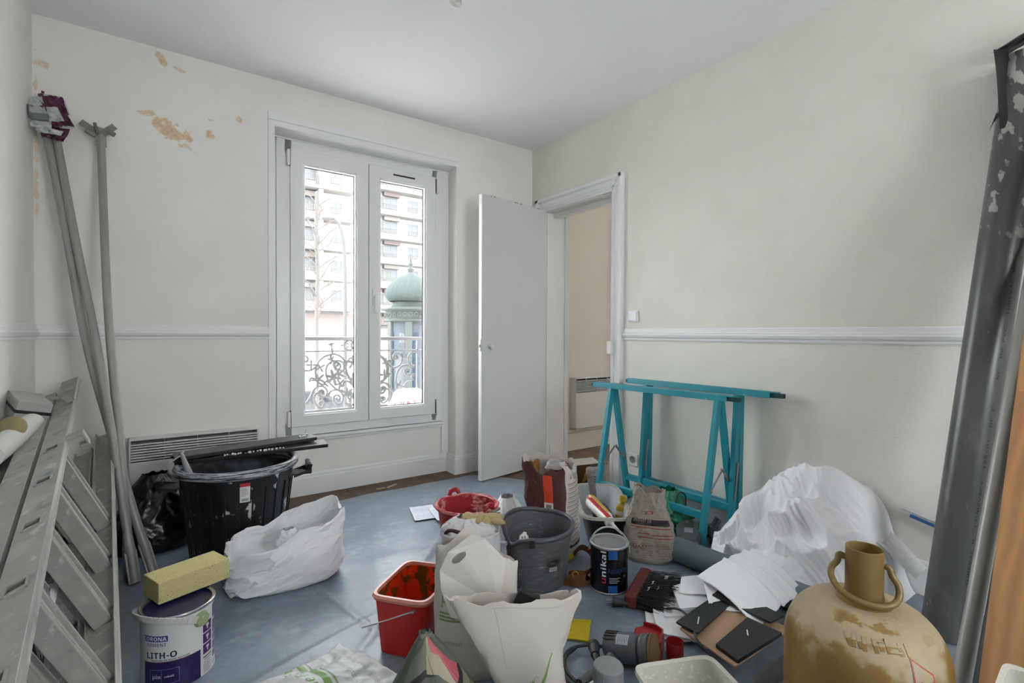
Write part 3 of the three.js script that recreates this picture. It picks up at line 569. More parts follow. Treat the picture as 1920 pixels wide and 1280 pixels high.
// things heaped between the ladder and the wall
{
  const white = std({ color: 0xbfbdb8, roughness: 0.5, map: aluTex });
  const r1 = thing('paint_roller', 'white paint roller sleeve lying behind the ladder against the left wall', 'paint roller', [-0.40, 0.665, -2.42]);
  const a = V(-0.02, 0.0, 0.25), b = V(0.025, 0.045, -0.12);
  mesh('sleeve', [rod(a, b, 0.037, 0.037, 24), xf(new THREE.TorusGeometry(0.026, 0.011, 8, 20), b.toArray(), [0.3, -0.1, 0])], std({ color: 0xd6d4d0, roughness: 0.85 }), r1);
  mesh('spindle', tube([[0.028, 0.05, -0.13], [0.035, 0.055, -0.2], [0.03, 0.02, -0.22], [0.02, -0.05, -0.2]], 0.005, 16, 8), matAluEdge, r1);
  const r2 = tag(mesh('grey_tube', rod([-0.41, 0.55, -1.85], [-0.375, 0.62, -2.5], 0.035, 0.035, 24), std({ color: 0x8e8d8a, roughness: 0.5, map: aluTex })), 'dirty grey plastic tube below the white roller behind the ladder', 'tube');
  const r3 = thing('cardboard_carton', 'small grey printed carton on top of the roller against the wall', 'carton', [-0.412, 0.725, -2.64], 0.3);
  mesh('carton_body', xf(bx(-0.05, 0.05, 0, 0.075, -0.11, 0.1, 0.002), [0, 0, 0], [0.12, 0, -0.25]), std({ color: 0xa6a4a1, roughness: 0.7 }), r3);
  mesh('stripe', xf(bx(-0.051, 0.052, 0.03, 0.042, -0.105, 0.101, 0.001), [0, 0, 0], [0.12, 0, -0.25]), matDark, r3);
  tag(mesh('foam_scrap', xf(new THREE.IcosahedronGeometry(0.045, 5), [-0.40, 0.725, -2.38], [0.3, 0.4, 0.2], [0.8, 0.6, 1.3]), std({ color: 0xc9bd8c, roughness: 0.95, bumpMap: aluBump, bumpScale: 0.02 })), 'yellowish foam scrap squeezed on the roller behind the ladder', 'scrap');
  const g = sack({ rx: 0.12, rz: 0.34, h: 0.44, sd: 4, amp: 0.03, fr: 8, inner: 0, tx: (y) => 1 - 0.75 * y * y, tz: (y) => 1 - 0.6 * y * y });
  tag(mesh('rubble_sack', xf(g, [-0.32, 0.003, -1.75], [0, 0.08, 0]), std({ color: 0x2b2322, roughness: 0.35 })), 'dark brown plastic sack slumped beneath the ladder rungs', 'bag');
  const g2 = sack({ rx: 0.12, rz: 0.36, h: 0.5, sd: 9, amp: 0.03, fr: 8, inner: 0, tx: (y) => 1 - 0.75 * y * y, tz: (y) => 1 - 0.6 * y * y });
  tag(mesh('rubble_sack', xf(g2, [-0.33, 0.003, -2.55], [0, -0.05, 0]), std({ color: 0x55524e, roughness: 0.45 })), 'grey plastic sack against the left wall under the far end of the ladder', 'bag');
  const strips = [];
  for (let i = 0; i < 7; i++) strips.push(surf((u, v) => [-0.255 + i * 0.012 + v * 0.014 + 0.02 * Math.sin(u * 4 + i), 0.42 - u * 0.33, -1.62 - i * 0.014 + u * 0.13 + v * 0.01 * Math.cos(i)], 16, 3));
  tag(mesh('plastic_strips', strips, std({ color: 0x9fa0a4, roughness: 0.3 })), 'crumpled clear grey plastic film hanging between the ladder rungs', 'plastic film');
}
// ================= PROPS IN THE CORNER =================
{
  const galvTex = tex(128, 512, (u, v) => { const a = tfbm(u * 0.5, v, 24, 4, 3), b = tfbm(u, v, 60, 2, 8); return mixc([150 + 14 * b, 150 + 14 * b, 145 + 14 * b], [122, 119, 110], sst(0.05, 0.4, a) * 0.7); });
  const galv = std({ map: galvTex, roughness: 0.45, metalness: 0.15 });
  const flat = (p, q, w, th, up) => bar(p, q, w, th, up, 0.003);
  const prop = (label, pts, ends) => {
    const t = thing('steel_prop', label, 'pole', pts[0]);
    const L = pts.map((p) => V(...p).sub(V(...pts[0])));
    mesh('tube', tube(L, 0.0165, 40, 14), galv, t);
    const f0 = L[0], f1 = L[1].clone().sub(L[0]).normalize();
    mesh('flattened_foot', [flat(f0.clone().addScaledVector(f1, -0.004), f0.clone().addScaledVector(f1, 0.13), 0.045, 0.007, V(0.3, 0, 1)), rod(f0.clone().addScaledVector(f1, 0.12), f0.clone().addScaledVector(f1, 0.19), 0.02, 0.0175)], galv, t);
    const k = L.length - 1, h = L[k], hd = h.clone().sub(L[k - 1]).normalize();
    mesh('flattened_head', [flat(h.clone().addScaledVector(hd, -0.06), h.clone().addScaledVector(hd, 0.045), 0.042, 0.008, V(0.3, 0, 1))], galv, t);
    return [t, h, hd];
  };
  prop('bent galvanised steel prop leaning leftmost into the corner', [[-0.015, 0.012, -2.655], [-0.079, 0.26, -2.705], [-0.168, 0.632, -2.816], [-0.250, 0.983, -2.935], [-0.335, 1.522, -3.07], [-0.417, 2.01, -3.2]]);
  prop('bent galvanised steel prop in the middle of the three corner props', [[-0.075, 0.012, -2.58], [-0.129, 0.40, -2.715], [-0.178, 0.762, -2.80], [-0.229, 1.079, -2.92], [-0.302, 1.498, -3.05], [-0.384, 2.01, -3.2]]);
  const [t3, h3] = prop('galvanised steel prop with a bare forked bracket, rightmost of the corner props', [[-0.092, 0.012, -2.65], [-0.120, 0.458, -2.74], [-0.156, 0.867, -2.86], [-0.180, 1.201, -2.95], [-0.215, 2.02, -3.2]]);
  const dk = std({ color: 0x77756f, roughness: 0.5, metalness: 0.4 });
  const hp = (x, y, z) => [h3.x + x, h3.y + y, h3.z + z];
  mesh('fork_bracket', [bar(hp(0, 0.0, 0.01), hp(-0.075, 0.045, 0.012), 0.03, 0.006, V(0, 0, 1)), bar(hp(-0.02, -0.01, 0.012), hp(-0.055, 0.01, 0.014), 0.02, 0.02, V(0, 0, 1)), bar(hp(0.0, 0.0, 0.01), hp(0.055, 0.055, 0.012), 0.03, 0.006, V(0, 0, 1)), bar(hp(0.02, 0.03, 0.012), hp(0.055, 0.01, 0.014), 0.022, 0.012, V(0, 0, 1)), rod(hp(-0.012, 0.0, 0.02), hp(-0.022, 0.05, 0.02), 0.007)], dk, t3);
  // crumpled bag over the prop heads
  const mag = std({ color: new THREE.Color(0.075, 0.008, 0.035), roughness: 0.35 }), whi = std({ color: 0xb9bbb8, roughness: 0.5 });
  const bg = thing('crumpled_bag', 'crumpled purple and white plastic bag wedged over the prop heads in the corner', 'bag', [-0.385, 2.03, -3.185]);
  const leafy = (pts, sd, z0) => surf((u, v) => { const a = pts[0], b = pts[1], c = pts[2], d = pts[3]; const x = lerp(lerp(a[0], b[0], u), lerp(d[0], c[0], u), v), y = lerp(lerp(a[1], b[1], u), lerp(d[1], c[1], u), v); return [x, y, z0 + 0.028 * ridge(x * 26 + sd, y * 26, sd, 3)]; }, 26, 26);
  mesh('purple_film', [leafy([[-0.05, 0.115], [0.035, 0.12], [0.06, 0.045], [-0.045, 0.02]], 1, 0.02), leafy([[-0.02, 0.05], [0.05, 0.045], [0.078, -0.01], [0.0, -0.03]], 5, 0.035), leafy([[-0.05, -0.02], [0.06, -0.02], [0.035, -0.085], [-0.04, -0.075]], 8, 0.01), leafy([[-0.042, 0.14], [-0.032, 0.14], [-0.03, 0.11], [-0.044, 0.11]], 9, 0.0)], mag, bg);
  mesh('white_film', [leafy([[-0.075, 0.09], [-0.035, 0.1], [-0.02, 0.03], [-0.082, 0.04]], 12, 0.03), leafy([[-0.075, 0.04], [-0.0, 0.03], [0.0, -0.05], [-0.072, -0.05]], 15, 0.05), leafy([[-0.02, 0.05], [0.02, 0.06], [0.045, 0.0], [-0.0, -0.01]], 17, 0.05), leafy([[-0.06, -0.04], [0.04, -0.045], [0.03, -0.065], [-0.05, -0.07]], 19, 0.045)], whi, bg);
  mesh('torn_edge', [bar([-0.05, 0.115, 0.03], [0.035, 0.121, 0.03], 0.006, 0.008), bar([0.035, 0.12, 0.03], [0.06, 0.045, 0.035], 0.006, 0.006), bar([0.035, -0.02, 0.05], [0.08, -0.01, 0.04], 0.006, 0.006)], whi, bg);
  mesh('bracket', [bar([-0.07, -0.005, 0.065], [-0.01, 0.0, 0.075], 0.02, 0.03), bar([-0.07, -0.01, 0.06], [-0.075, 0.05, 0.05], 0.02, 0.012)], std({ color: 0x6f7673, roughness: 0.5, metalness: 0.3 }), bg);
}
// ================= BLACK BIN =================
{
  const bin = thing('rubble_bin', 'big black plastic builder bin with plaster smears and two side handles', 'bin', [0.315, 0.004, -2.655], face(0.315, -2.655));
  const blk = tex(768, 384, (u, v) => {
    const s = tfbm(u, v, 70, 2, 1), b = tfbm(u, v, 20, 4, 4), dr = tfbm(u * 1, v * 0.12, 60, 2, 8), big = tfbm(u, v, 7, 4, 13), n = tfbm(u, v, 5, 3, 2);
    let c = [17 + 6 * n, 18 + 6 * n, 21 + 6 * n];
    c = mixc(c, [120, 124, 130], sst(0.3, 0.5, dr) * 0.45);
    c = mixc(c, [190, 192, 192], Math.max(sst(0.25, 0.3, b + 0.15 * s), sst(0.3, 0.36, s + 0.2 * b) * 0.7));
    c = mixc(c, [80, 88, 100], sst(0.05, 0.4, big) * 0.45);
    return c;
  });
  const inn = tex(512, 256, (u, v) => { const a = tfbm(u, v, 9, 5, 1), b = tfbm(u, v, 30, 4, 6); return mixc([38, 40, 44], [120, 126, 132], sst(-0.15, 0.4, a + b * 0.5) * 0.7); });
  const rimT = tex(1024, 64, (u, v) => { const a = tfbm(u, v, 16, 4, 3), b = tfbm(u, v, 60, 3, 6); return mixc([36, 38, 42], [176, 180, 184], sst(-0.2, 0.12, a + b * 0.4)); });
  mesh('body', lathe([[0, 0], [0.178, 0], [0.186, 0.008], [0.19, 0.03], [0.237, 0.405], [0.241, 0.42]], 72), std({ map: blk, roughness: 0.38 }), bin);
  mesh('inside', lathe([[0.238, 0.43], [0.232, 0.4], [0.186, 0.04], [0.176, 0.02], [0, 0.02]], 72), std({ map: inn, roughness: 0.7 }), bin);
  mesh('rim', lathe([[0.239, 0.412], [0.252, 0.412], [0.258, 0.42], [0.259, 0.437], [0.254, 0.447], [0.24, 0.449], [0.234, 0.443], [0.236, 0.42]], 72), std({ map: rimT, roughness: 0.6 }), bin);
  for (let i = 0; i < 26; i++) { const a = i * 6.283 / 26; mesh('rib', xf(bar([0, 0.03, 0.1925], [0, 0.36, 0.2335], 0.007, 0.006), [0, 0, 0], [0, a, 0]), std({ map: blk, roughness: 0.4 }), bin); }
  const hg = (s) => [slab([[0, 0], [0.075, 0.02], [0.085, 0.055], [0.07, 0.055], [0.062, 0.03], [0, 0.012]], 0.012).translate(0, 0, -0.06), slab([[0, 0], [0.075, 0.02], [0.085, 0.055], [0.07, 0.055], [0.062, 0.03], [0, 0.012]], 0.012).translate(0, 0, 0.048), cb(0.02, 0.05, 0.12, 0.072, 0.035, 0, 0.006), cb(0.08, 0.006, 0.1, 0.035, 0.012, 0, 0.002)].map((g) => xf(g, [s * 0.235, 0.345, 0], [0, s < 0 ? Math.PI : 0, 0]));
  mesh('handle', hg(1), std({ map: blk, roughness: 0.4 }), bin); mesh('handle', hg(-1), std({ map: blk, roughness: 0.4 }), bin);
  const lab = canvasTex(128, 256, (c, w, h) => { c.fillStyle = '#d9d9d8'; c.fillRect(0, 0, w, h); c.fillStyle = '#b3303a'; c.fillRect(0, 0, w, 46); c.fillStyle = '#888'; for (let y = 70; y < 170; y += 12) c.fillRect(14, y, 60 + (y * 7) % 40, 4); c.fillStyle = '#222'; for (let x = 20; x < 108; x += 6) c.fillRect(x, 205, 2 + (x % 4), 36); });
  mesh('sticker', surf((u, v) => { const a = 0.02 + u * 0.17, y = 0.31 + v * 0.085, r = 0.2285 + (y - 0.33) * 0.125 + 0.0025; return [Math.sin(a) * r, y, Math.cos(a) * r]; }, 6, 4), std({ map: lab, roughness: 0.5 }), bin);

  const plank = std({ color: 0x1e1c1a, roughness: 0.35, map: tex(512, 256, (u, v) => { const a = tfbm(u * 0.4, v, 20, 4, 2), b = tfbm(u, v, 9, 4, 7); return mixc([150 + 30 * a, 148 + 30 * a, 146 + 30 * a], [235, 235, 235], sst(0.28, 0.45, b)); }) });
  const hook = std({ color: 0xc9c9c4, roughness: 0.35, metalness: 0.6 });
  const board = (label, p, turn, w, tilt, ringAt) => {
    const t = thing('shutter_board', label, 'board', p, turn);
    t.rotation.z = tilt;
    mesh('board', bx(-w / 2, w / 2, 0, 0.018, -0.065, 0.065, 0.003), plank, t);
    mesh('end_cleat', [bx(-w / 2 - 0.012, -w / 2 + 0.03, 0.003, 0.014, -0.04, 0.0, 0.002)], plank, t);
    if (ringAt) { mesh('ring_hook', [xf(new THREE.TorusGeometry(0.014, 0.003, 8, 20), [w / 2 - 0.05, 0.028, 0.02], [1.1, 0, 0.3]), cb(0.035, 0.008, 0.02, w / 2 - 0.06, 0.022, 0.01, 0.002), rod([w / 2 - 0.04, 0.02, -0.01], [w / 2 - 0.035, 0.05, -0.015], 0.003)], hook, t); mesh('eye_screw', [xf(new THREE.TorusGeometry(0.01, 0.0025, 8, 16), [-w / 2 + 0.03, 0.027, 0.02], [1.2, 0.4, 0])], hook, t); }
  };
  board('lower dark shutter board laid across the rim of the black bin', [0.40, 0.455, -2.735], -0.1, 0.66, 0.02, false);
  board('upper dark shutter board with a ring hook at its end across the black bin', [0.375, 0.478, -2.77], 0.02, 0.62, 0.035, true);
  const pl = []; for (let i = 0; i < 22; i++) { pl.push(xf(new THREE.IcosahedronGeometry(rr(0.0025, 0.0065), 1), [0.26 + i * 0.012 + rr(-0.006, 0.006), 0.474 + i * 0.0003, -2.683 + rr(-0.008, 0.008) + i * 0.0006], [i, i, 0])); }
  const pc = mesh('plaster_crumbs', pl, std({ color: 0xd5d3cf, roughness: 0.9 })); tag(pc, 'white plaster crumbs on the lower board across the bin', 'crumbs'); pc.userData.kind = 'stuff';
  const tr = thing('mixing_paddle', 'grey tapered paddle with wire hook standing in the black bin', 'tool', [0.135, 0.30, -2.60]);
  mesh('shaft', [rod([0, -0.1, 0.02], [-0.012, 0.11, -0.0], 0.02, 0.016, 16), rod([-0.012, 0.11, 0], [-0.045, 0.215, -0.035], 0.016, 0.007, 16), xf(new THREE.SphereGeometry(0.0072, 10, 8), [-0.045, 0.215, -0.035])], std({ color: 0x8f9193, roughness: 0.4, metalness: 0.3 }), tr);
  mesh('wire_hook', tube([[-0.04, 0.21, -0.03], [-0.06, 0.20, -0.03], [-0.085, 0.18, -0.03], [-0.1, 0.165, -0.03]], 0.0028, 12, 6), hook, tr);
}
// black refuse sack behind the bin
tag(mesh('refuse_sack', xf(sack({ rx: 0.155, rz: 0.13, h: 0.35, sd: 21, sq: 2.2, amp: 0.022, fr: 9, inner: 0, tx: (y) => 1.05 - 0.75 * y * y, tz: (y) => 1.05 - 0.75 * y * y }), [-0.005, 0.003, -3.0], [0, 0.3, 0]), std({ color: 0x0b0b0c, roughness: 0.28 })), 'shiny black refuse sack slumped between the heater and the props', 'bag');
// white sack in front of the bin
{
  const wv = std({ color: new THREE.Color(0.78, 0.78, 0.8), roughness: 0.5, bumpMap: plasterBump, bumpScale: 0.0006 });
  const g = sack({ rx: 0.182, rz: 0.115, h: 0.262, sd: 31, sq: 2.7, amp: 0.04, fr: 6.5, inner: 0.55, nu: 46, nv: 36, facet: 0.5, fine: 0.5, rim: (a) => -0.16 + 0.22 * Math.sin(a + 0.1) - 0.1 * Math.cos(a) + 0.05 * Math.sin(3 * a + 1) + 0.04 * Math.sin(7 * a), tx: (y, a) => 1.0 + 0.03 * y, tz: (y) => 1.0 - 0.1 * y, lean: (y) => [0.015 * y, -0.02 * y] });
  const t = thing('rubble_sack', 'open crumpled white woven rubble sack standing in front of the black bin', 'bag', [0.44, 0.004, -2.26], face(0.44, -2.26) + 0.1);
  mesh('sack_body', g, wv, t);
  mesh('folded_flap', surf((u, v) => [-0.14 - 0.09 * v + 0.03 * u, 0.055 * (1 - v) + 0.012 + 0.01 * ridge(u * 3, v * 3, 2), 0.02 + 0.12 * u - 0.05 * v], 16, 16), wv, t);
  mesh('crumple', xf(sack({ rx: 0.045, rz: 0.035, h: 0.06, sd: 40, sq: 2.2, amp: 0.018, fr: 22, inner: 0, tx: (y) => 1 - 0.6 * y, tz: (y) => 1 - 0.6 * y, nu: 50, nv: 40 }), [0.01, 0.165, 0.035]), wv, t);
}
// ================= PAINT CAN WITH SPONGE =================
{
  const canT = canvasTex(2048, 768, (c, w, h) => {
    const P = w / 2; // front in the middle
    c.fillStyle = '#d5d4d2'; c.fillRect(0, 0, w, h);
    c.fillStyle = '#241b4d'; c.fillRect(P - 420, 455, 540, 313); c.fillStyle = '#5a2450'; c.fillRect(P - 420, 455, 540, 10);
    c.fillStyle = '#33377f'; c.fillRect(P - 420, 180, 250, 62); c.fillStyle = '#e4e4e6'; c.font = 'bold 58px sans-serif'; c.fillText('CORONA', P - 425, 232);
    c.fillStyle = '#5c5f70'; c.font = 'bold 48px sans-serif'; c.fillText('CEMENT', P - 374, 292);
    c.fillStyle = '#16161c'; c.font = 'bold 92px sans-serif'; c.fillText('LITH-O', P - 390, 420); c.font = 'bold 24px sans-serif'; c.fillText('PEINTURE EN PHASE AQUEUSE', P - 330, 449);
    c.strokeStyle = '#8c88b4'; c.lineWidth = 4; c.strokeRect(P - 345, 540, 270, 150); c.beginPath(); c.moveTo(P - 230, 540); c.lineTo(P - 230, 690); c.stroke(); c.fillStyle = '#d8d8e6'; c.font = 'bold 52px serif'; c.fillText('pin', P - 322, 632); c.font = 'bold 28px sans-serif'; c.fillText('sakwil', P - 205, 626);
    for (let i = 0; i < 3; i++) { c.fillStyle = '#4b1f5e'; c.fillRect(P + 150, 190 + i * 120, 120, 108); c.fillStyle = '#d9d3e2'; c.fillRect(P + 190, 215 + i * 120, 40, 28); c.fillRect(P + 203, 240 + i * 120, 14, 36); }
    c.fillStyle = '#40405a'; c.fillRect(P + 150, 565, 120, 14); c.fillRect(P + 160, 596, 100, 8); c.fillRect(P + 155, 624, 90, 6); for (let i = 0; i < 9; i++) c.fillRect(P + 152, 644 + i * 12, 70 + (i * 37) % 60, 4);
    c.fillStyle = '#2e2a66'; for (const [y, hh] of [[60, 150], [235, 140], [390, 70], [475, 90], [580, 80]]) { c.beginPath(); c.roundRect(P + 300, y, 160, hh, 14); c.fill(); c.fillStyle = '#8d8bb3'; for (let k = 14; k < hh - 8; k += 12) c.fillRect(P + 315, y + k, 130, 3); c.fillStyle = '#2e2a66'; }
    c.fillStyle = '#33333f'; c.font = 'bold 46px sans-serif'; c.fillText('CORONA', P + 300, 44); c.fillText('CORONA', P + 300, 735);
  });
  const t = thing('paint_can', 'white and purple printed paint can carrying a yellow sponge block', 'paint can', [0.053, 0.004, -1.845], face(0.053, -1.845) + 0.25);
  mesh('can_body', surf((u, v) => { const a = (u - 0.5) * 6.28319, r = 0.0955 + 0.0012 * (v < 0.03 || v > 0.97 ? 1 : 0); return [Math.sin(a) * r, v * 0.212, Math.cos(a) * r]; }, 64, 34, { wrapU: true }), std({ map: canT, roughness: 0.32 }), t);
  mesh('rim_ring', lathe([[0.09, 0.2], [0.0985, 0.208], [0.0995, 0.214], [0.097, 0.218], [0.09, 0.214]], 64), std({ color: 0xb9bbc2, roughness: 0.2, metalness: 0.85 }), t);
  mesh('lid', lathe([[0.091, 0.213], [0.09, 0.206], [0.08, 0.205], [0.078, 0.209], [0, 0.209]], 64), std({ color: 0x2a2850, roughness: 0.3 }), t);
  const hw = std({ color: 0xcfcdc6, roughness: 0.4 });
  mesh('handle', (() => { const p = []; for (let i = 0; i <= 24; i++) { const s = i / 24 * Math.PI; p.push([-Math.cos(s) * 0.1 * 1.02 - 0.0, 0.178 + Math.sin(s) * 0.045 + 0.0, Math.sin(s) * 0.115]); } return xf(muv(mergeAll(p.slice(0, -1).map((a, i) => bar(a, p[i + 1], 0.004, 0.02, V(0, 1, 0.25), 0.0015)))), [0, 0, 0], [0, -1.17, 0]); })(), hw, t);
  for (const s of [-1, 1]) mesh('handle_lug', xf(rod([0, 0, 0], [0, 0, 0.01], 0.024, 0.02, 20), [Math.sin(s * 1.571 - 1.17) * 0.094, 0.178, Math.cos(s * 1.571 - 1.17) * 0.094], [0, s * 1.571 - 1.17, 0]), std({ color: 0x93a37a, roughness: 0.4 }), t);

  const sp = tex(512, 512, (u, v) => { const a = tfbm(u, v, 90, 2, 4), b = tfbm(u, v, 8, 3, 1), d = tfbm(u, v, 46, 2, 9); return mixc([198 + 10 * b, 188 + 10 * b, 134 + 12 * b], [120, 104, 52], Math.max(sst(0.24, 0.36, d), sst(0.3, 0.42, a) * 0.5)); });
  const spb = tex(512, 512, (u, v) => 180 - 160 * sst(0.2, 0.38, tfbm(u, v, 46, 2, 9)) + 50 * tfbm(u, v, 90, 2, 4), { srgb: false });
  sp.repeat.set(5, 5); spb.repeat.set(5, 5);
  tag(mesh('sponge_block', xf(bx(-0.105, 0.105, 0, 0.066, -0.055, 0.055, 0.003), [0.082, 0.223, -1.928], [0, 0.36, 0.0]), std({ map: sp, bumpMap: spb, bumpScale: 0.002, roughness: 0.95 })), 'pale yellow sponge block resting on the lid of the purple paint can', 'sponge');
}
// ================= MIDDLE OF THE FLOOR =================
const matWhitePaper = std({ color: new THREE.Color(0.78, 0.78, 0.8), roughness: 0.7 });
const sheetGeo = (q, th = 0.002, wob = 0.003, n = 14, sd = 0) => { // thin sheet over four corners [[x, y, z] x 4], slightly warped, closed below
  const at = (u, v, k) => { const p = [0, 1, 2].map((i) => lerp(lerp(q[0][i], q[1][i], u), lerp(q[3][i], q[2][i], u), v)); return [p[0], p[1] + k + wob * (fbm(u * 3 + sd, v * 3, sd, 2) + 0.5) + wob * 2 * Math.max(0, Math.abs(u - 0.5) - 0.4) * 5 * Math.max(0, Math.abs(v - 0.5) - 0.4) * 5, p[2]]; };
  return mergeAll([surf((u, v) => at(u, v, th), n, n), surf((u, v) => at(1 - u, v, 0), n, n), ...[[0, 0, 1, 0], [1, 0, 1, 1], [1, 1, 0, 1], [0, 1, 0, 0]].map(([a, b, c, d]) => surf((u, v) => at(lerp(a, c, u), lerp(b, d, u), v * th), n, 1))]);
};
// leaflets on the floor
{
  const pt = canvasTex(512, 512, (c, w, h) => { c.fillStyle = '#dcdfe6'; c.fillRect(0, 0, w, h); c.fillStyle = '#a9b2c6'; for (const x0 of [24, 268]) for (let y = 40; y < 470; y += 13) c.fillRect(x0, y, 150 + (y * 31) % 66, 4); c.fillStyle = '#8f98b0'; c.fillRect(254, 0, 3, 512); });
  const y = 0.008;
  tag(mesh('leaflet', sheetGeo([[1.165, y, -2.549], [1.225, y, -2.76], [1.36, y, -2.73], [1.30, y, -2.52]], 0.003, 0.004), std({ map: pt, roughness: 0.6 })), 'white printed leaflet lying open on the floor sheet left of the red bucket', 'paper');
  tag(mesh('leaflet', sheetGeo([[1.26, y + 0.006, -2.46], [1.3, y + 0.008, -2.66], [1.45, y + 0.006, -2.6], [1.41, y + 0.006, -2.42]], 0.003, 0.006, 14, 4), std({ map: pt, roughness: 0.6 })), 'white folded sheet half under the red round bucket', 'paper');
  const cr = (p, s, sd, label) => tag(mesh('crumpled_paper', xf(sack({ rx: s, rz: s * 0.7, h: s * 0.9, sd, sq: 2.2, amp: s * 0.22, fr: 11 / s * 0.1, inner: 0, tx: (yy) => 1 - 0.7 * yy, tz: (yy) => 1 - 0.7 * yy, nu: 70, nv: 50 }), p, [0, sd, 0]), matWhitePaper), label, 'paper');
  cr([1.60, 0.006, -2.28], 0.14, 51, 'crumpled white film between the red bucket and the brown plaster bag');
  cr([1.42, 0.006, -2.14], 0.12, 55, 'crumpled white paper just right of the red round bucket');
}
// red mason bucket
{
  const t = thing('mason_bucket', 'round red plaster-dusted mason bucket with raised lug handles', 'bucket', [1.175, 0.006, -2.0], face(1.175, -2.0));
  const rt = (dust) => tex(320, 160, (u, v) => { const a = tfbm(u, v * 0.4, 10, 5, 3), b = tfbm(u, v, 40, 3, 8), st = tfbm(u * 0.4 + v * 0.2, v, 26, 3, 12); return mixc([152, 24, 36], [205, 168, 164], clamp(sst(0.25 - dust, 0.6 - dust, a * 1.2 + b * 0.5 + st * 0.5) * (dust ? 0.85 : 0.55))); });
  const out = std({ map: rt(0), roughness: 0.4 }), inn = std({ map: rt(0.3), roughness: 0.75 });
  mesh('body', lathe([[0, 0], [0.098, 0], [0.104, 0.006], [0.135, 0.25]], 56), out, t);
  mesh('inside', lathe([[0.134, 0.252], [0.104, 0.012], [0, 0.012]], 56), inn, t);
  mesh('rim', lathe([[0.134, 0.244], [0.147, 0.246], [0.151, 0.252], [0.147, 0.258], [0.137, 0.258], [0.131, 0.253]], 56), std({ map: rt(0.42), roughness: 0.8 }), t);
  for (const a of [-2.7, 0.75]) mesh('lug', xf(mergeAll([slab([[-0.034, 0], [-0.022, 0.032], [-0.01, 0.037], [0.01, 0.037], [0.022, 0.032], [0.034, 0], [0.02, 0.004], [0.012, 0.022], [-0.012, 0.022], [-0.02, 0.004]], 0.014, 0.003)]), [Math.sin(a) * 0.138, 0.25, Math.cos(a) * 0.138], [0, a, 0]), std({ map: rt(0.15), roughness: 0.5 }), t);
  const st = tag(mesh('wooden_stick', bar([1.20, 0.262, -1.835], [1.285, 0.245, -1.90], 0.02, 0.012), std({ color: 0x8d7a6c, roughness: 0.8 })), 'short dirty wooden stick across the edge of the red round bucket', 'stick');
}
// sack of rags with a glove on top
{
  const t = thing('rag_sack', 'grey white sack stuffed with rags behind the white carrier bag', 'bag', [1.03, 0.005, -1.72], face(1.03, -1.72));
  mesh('sack_body', sack({ rx: 0.105, rz: 0.085, h: 0.255, sd: 61, amp: 0.012, fr: 11, inner: 0.12, sq: 2.5 }), std({ color: new THREE.Color(0.56, 0.56, 0.58), roughness: 0.6 }), t);
  mesh('rag', xf(sack({ rx: 0.1, rz: 0.07, h: 0.075, sd: 66, amp: 0.02, fr: 14, inner: 0, sq: 2.2, tx: (y) => 1 - 0.6 * y * y, tz: (y) => 1 - 0.6 * y * y }), [-0.012, 0.23, 0]), std({ color: new THREE.Color(0.6, 0.58, 0.59), roughness: 0.9 }), t);
  mesh('brown_trim', tube([[-0.106, 0.24, 0.03], [-0.09, 0.27, 0.045], [-0.05, 0.273, 0.065], [-0.01, 0.255, 0.085]], 0.0075, 24, 8), std({ color: 0x3d2528, roughness: 0.9 }), t);
  const gl = std({ map: tex(256, 256, (u, v) => { const a = tfbm(u, v, 7, 4, 2), b = tfbm(u, v, 40, 2, 5); return mixc([168 + 20 * b, 152 + 20 * b, 108 + 20 * b], [206, 196, 168], sst(-0.1, 0.3, a)); }), roughness: 0.95 });
  const g = thing('work_glove', 'crumpled beige work glove lying on top of the sack of rags', 'glove', [1.07, 0.293, -1.71], face(1.06, -1.72) + 0.15);
  const blob = (rx, ry, rz, p, sd) => { const q = new THREE.IcosahedronGeometry(1, 12), a = q.attributes.position; for (let i = 0; i < a.count; i++) { const x = a.getX(i), y = a.getY(i), z = a.getZ(i), k = 1 + 0.16 * ridge(x * 2 + sd, y * 2, z * 2, 3); a.setXYZ(i, x * rx * k, y * ry * k, z * rz * k); } const m = mergeVertices(new THREE.BufferGeometry().setAttribute('position', a), 1e-5); m.computeVertexNormals(); return m.translate(...p); };
  mesh('palm', blob(0.05, 0.024, 0.036, [0.005, 0, 0], 3), gl, g);
  mesh('cuff', blob(0.028, 0.025, 0.036, [-0.05, 0.004, -0.012], 8), gl, g);
  for (let i = 0; i < 4; i++) mesh('finger', xf(blob(0.034, 0.013, 0.0125, [0, 0, 0], i * 3), [0.048 + (i % 2) * 0.012, 0.004 + (i % 3) * 0.005, -0.026 + i * 0.02], [0.1 * i, 0.5 - i * 0.36, -0.25 + 0.12 * i]), gl, g);
  mesh('thumb', xf(blob(0.027, 0.013, 0.013, [0, 0, 0], 21), [-0.008, 0.018, 0.03], [0, 0.9, 0.3]), gl, g);
}
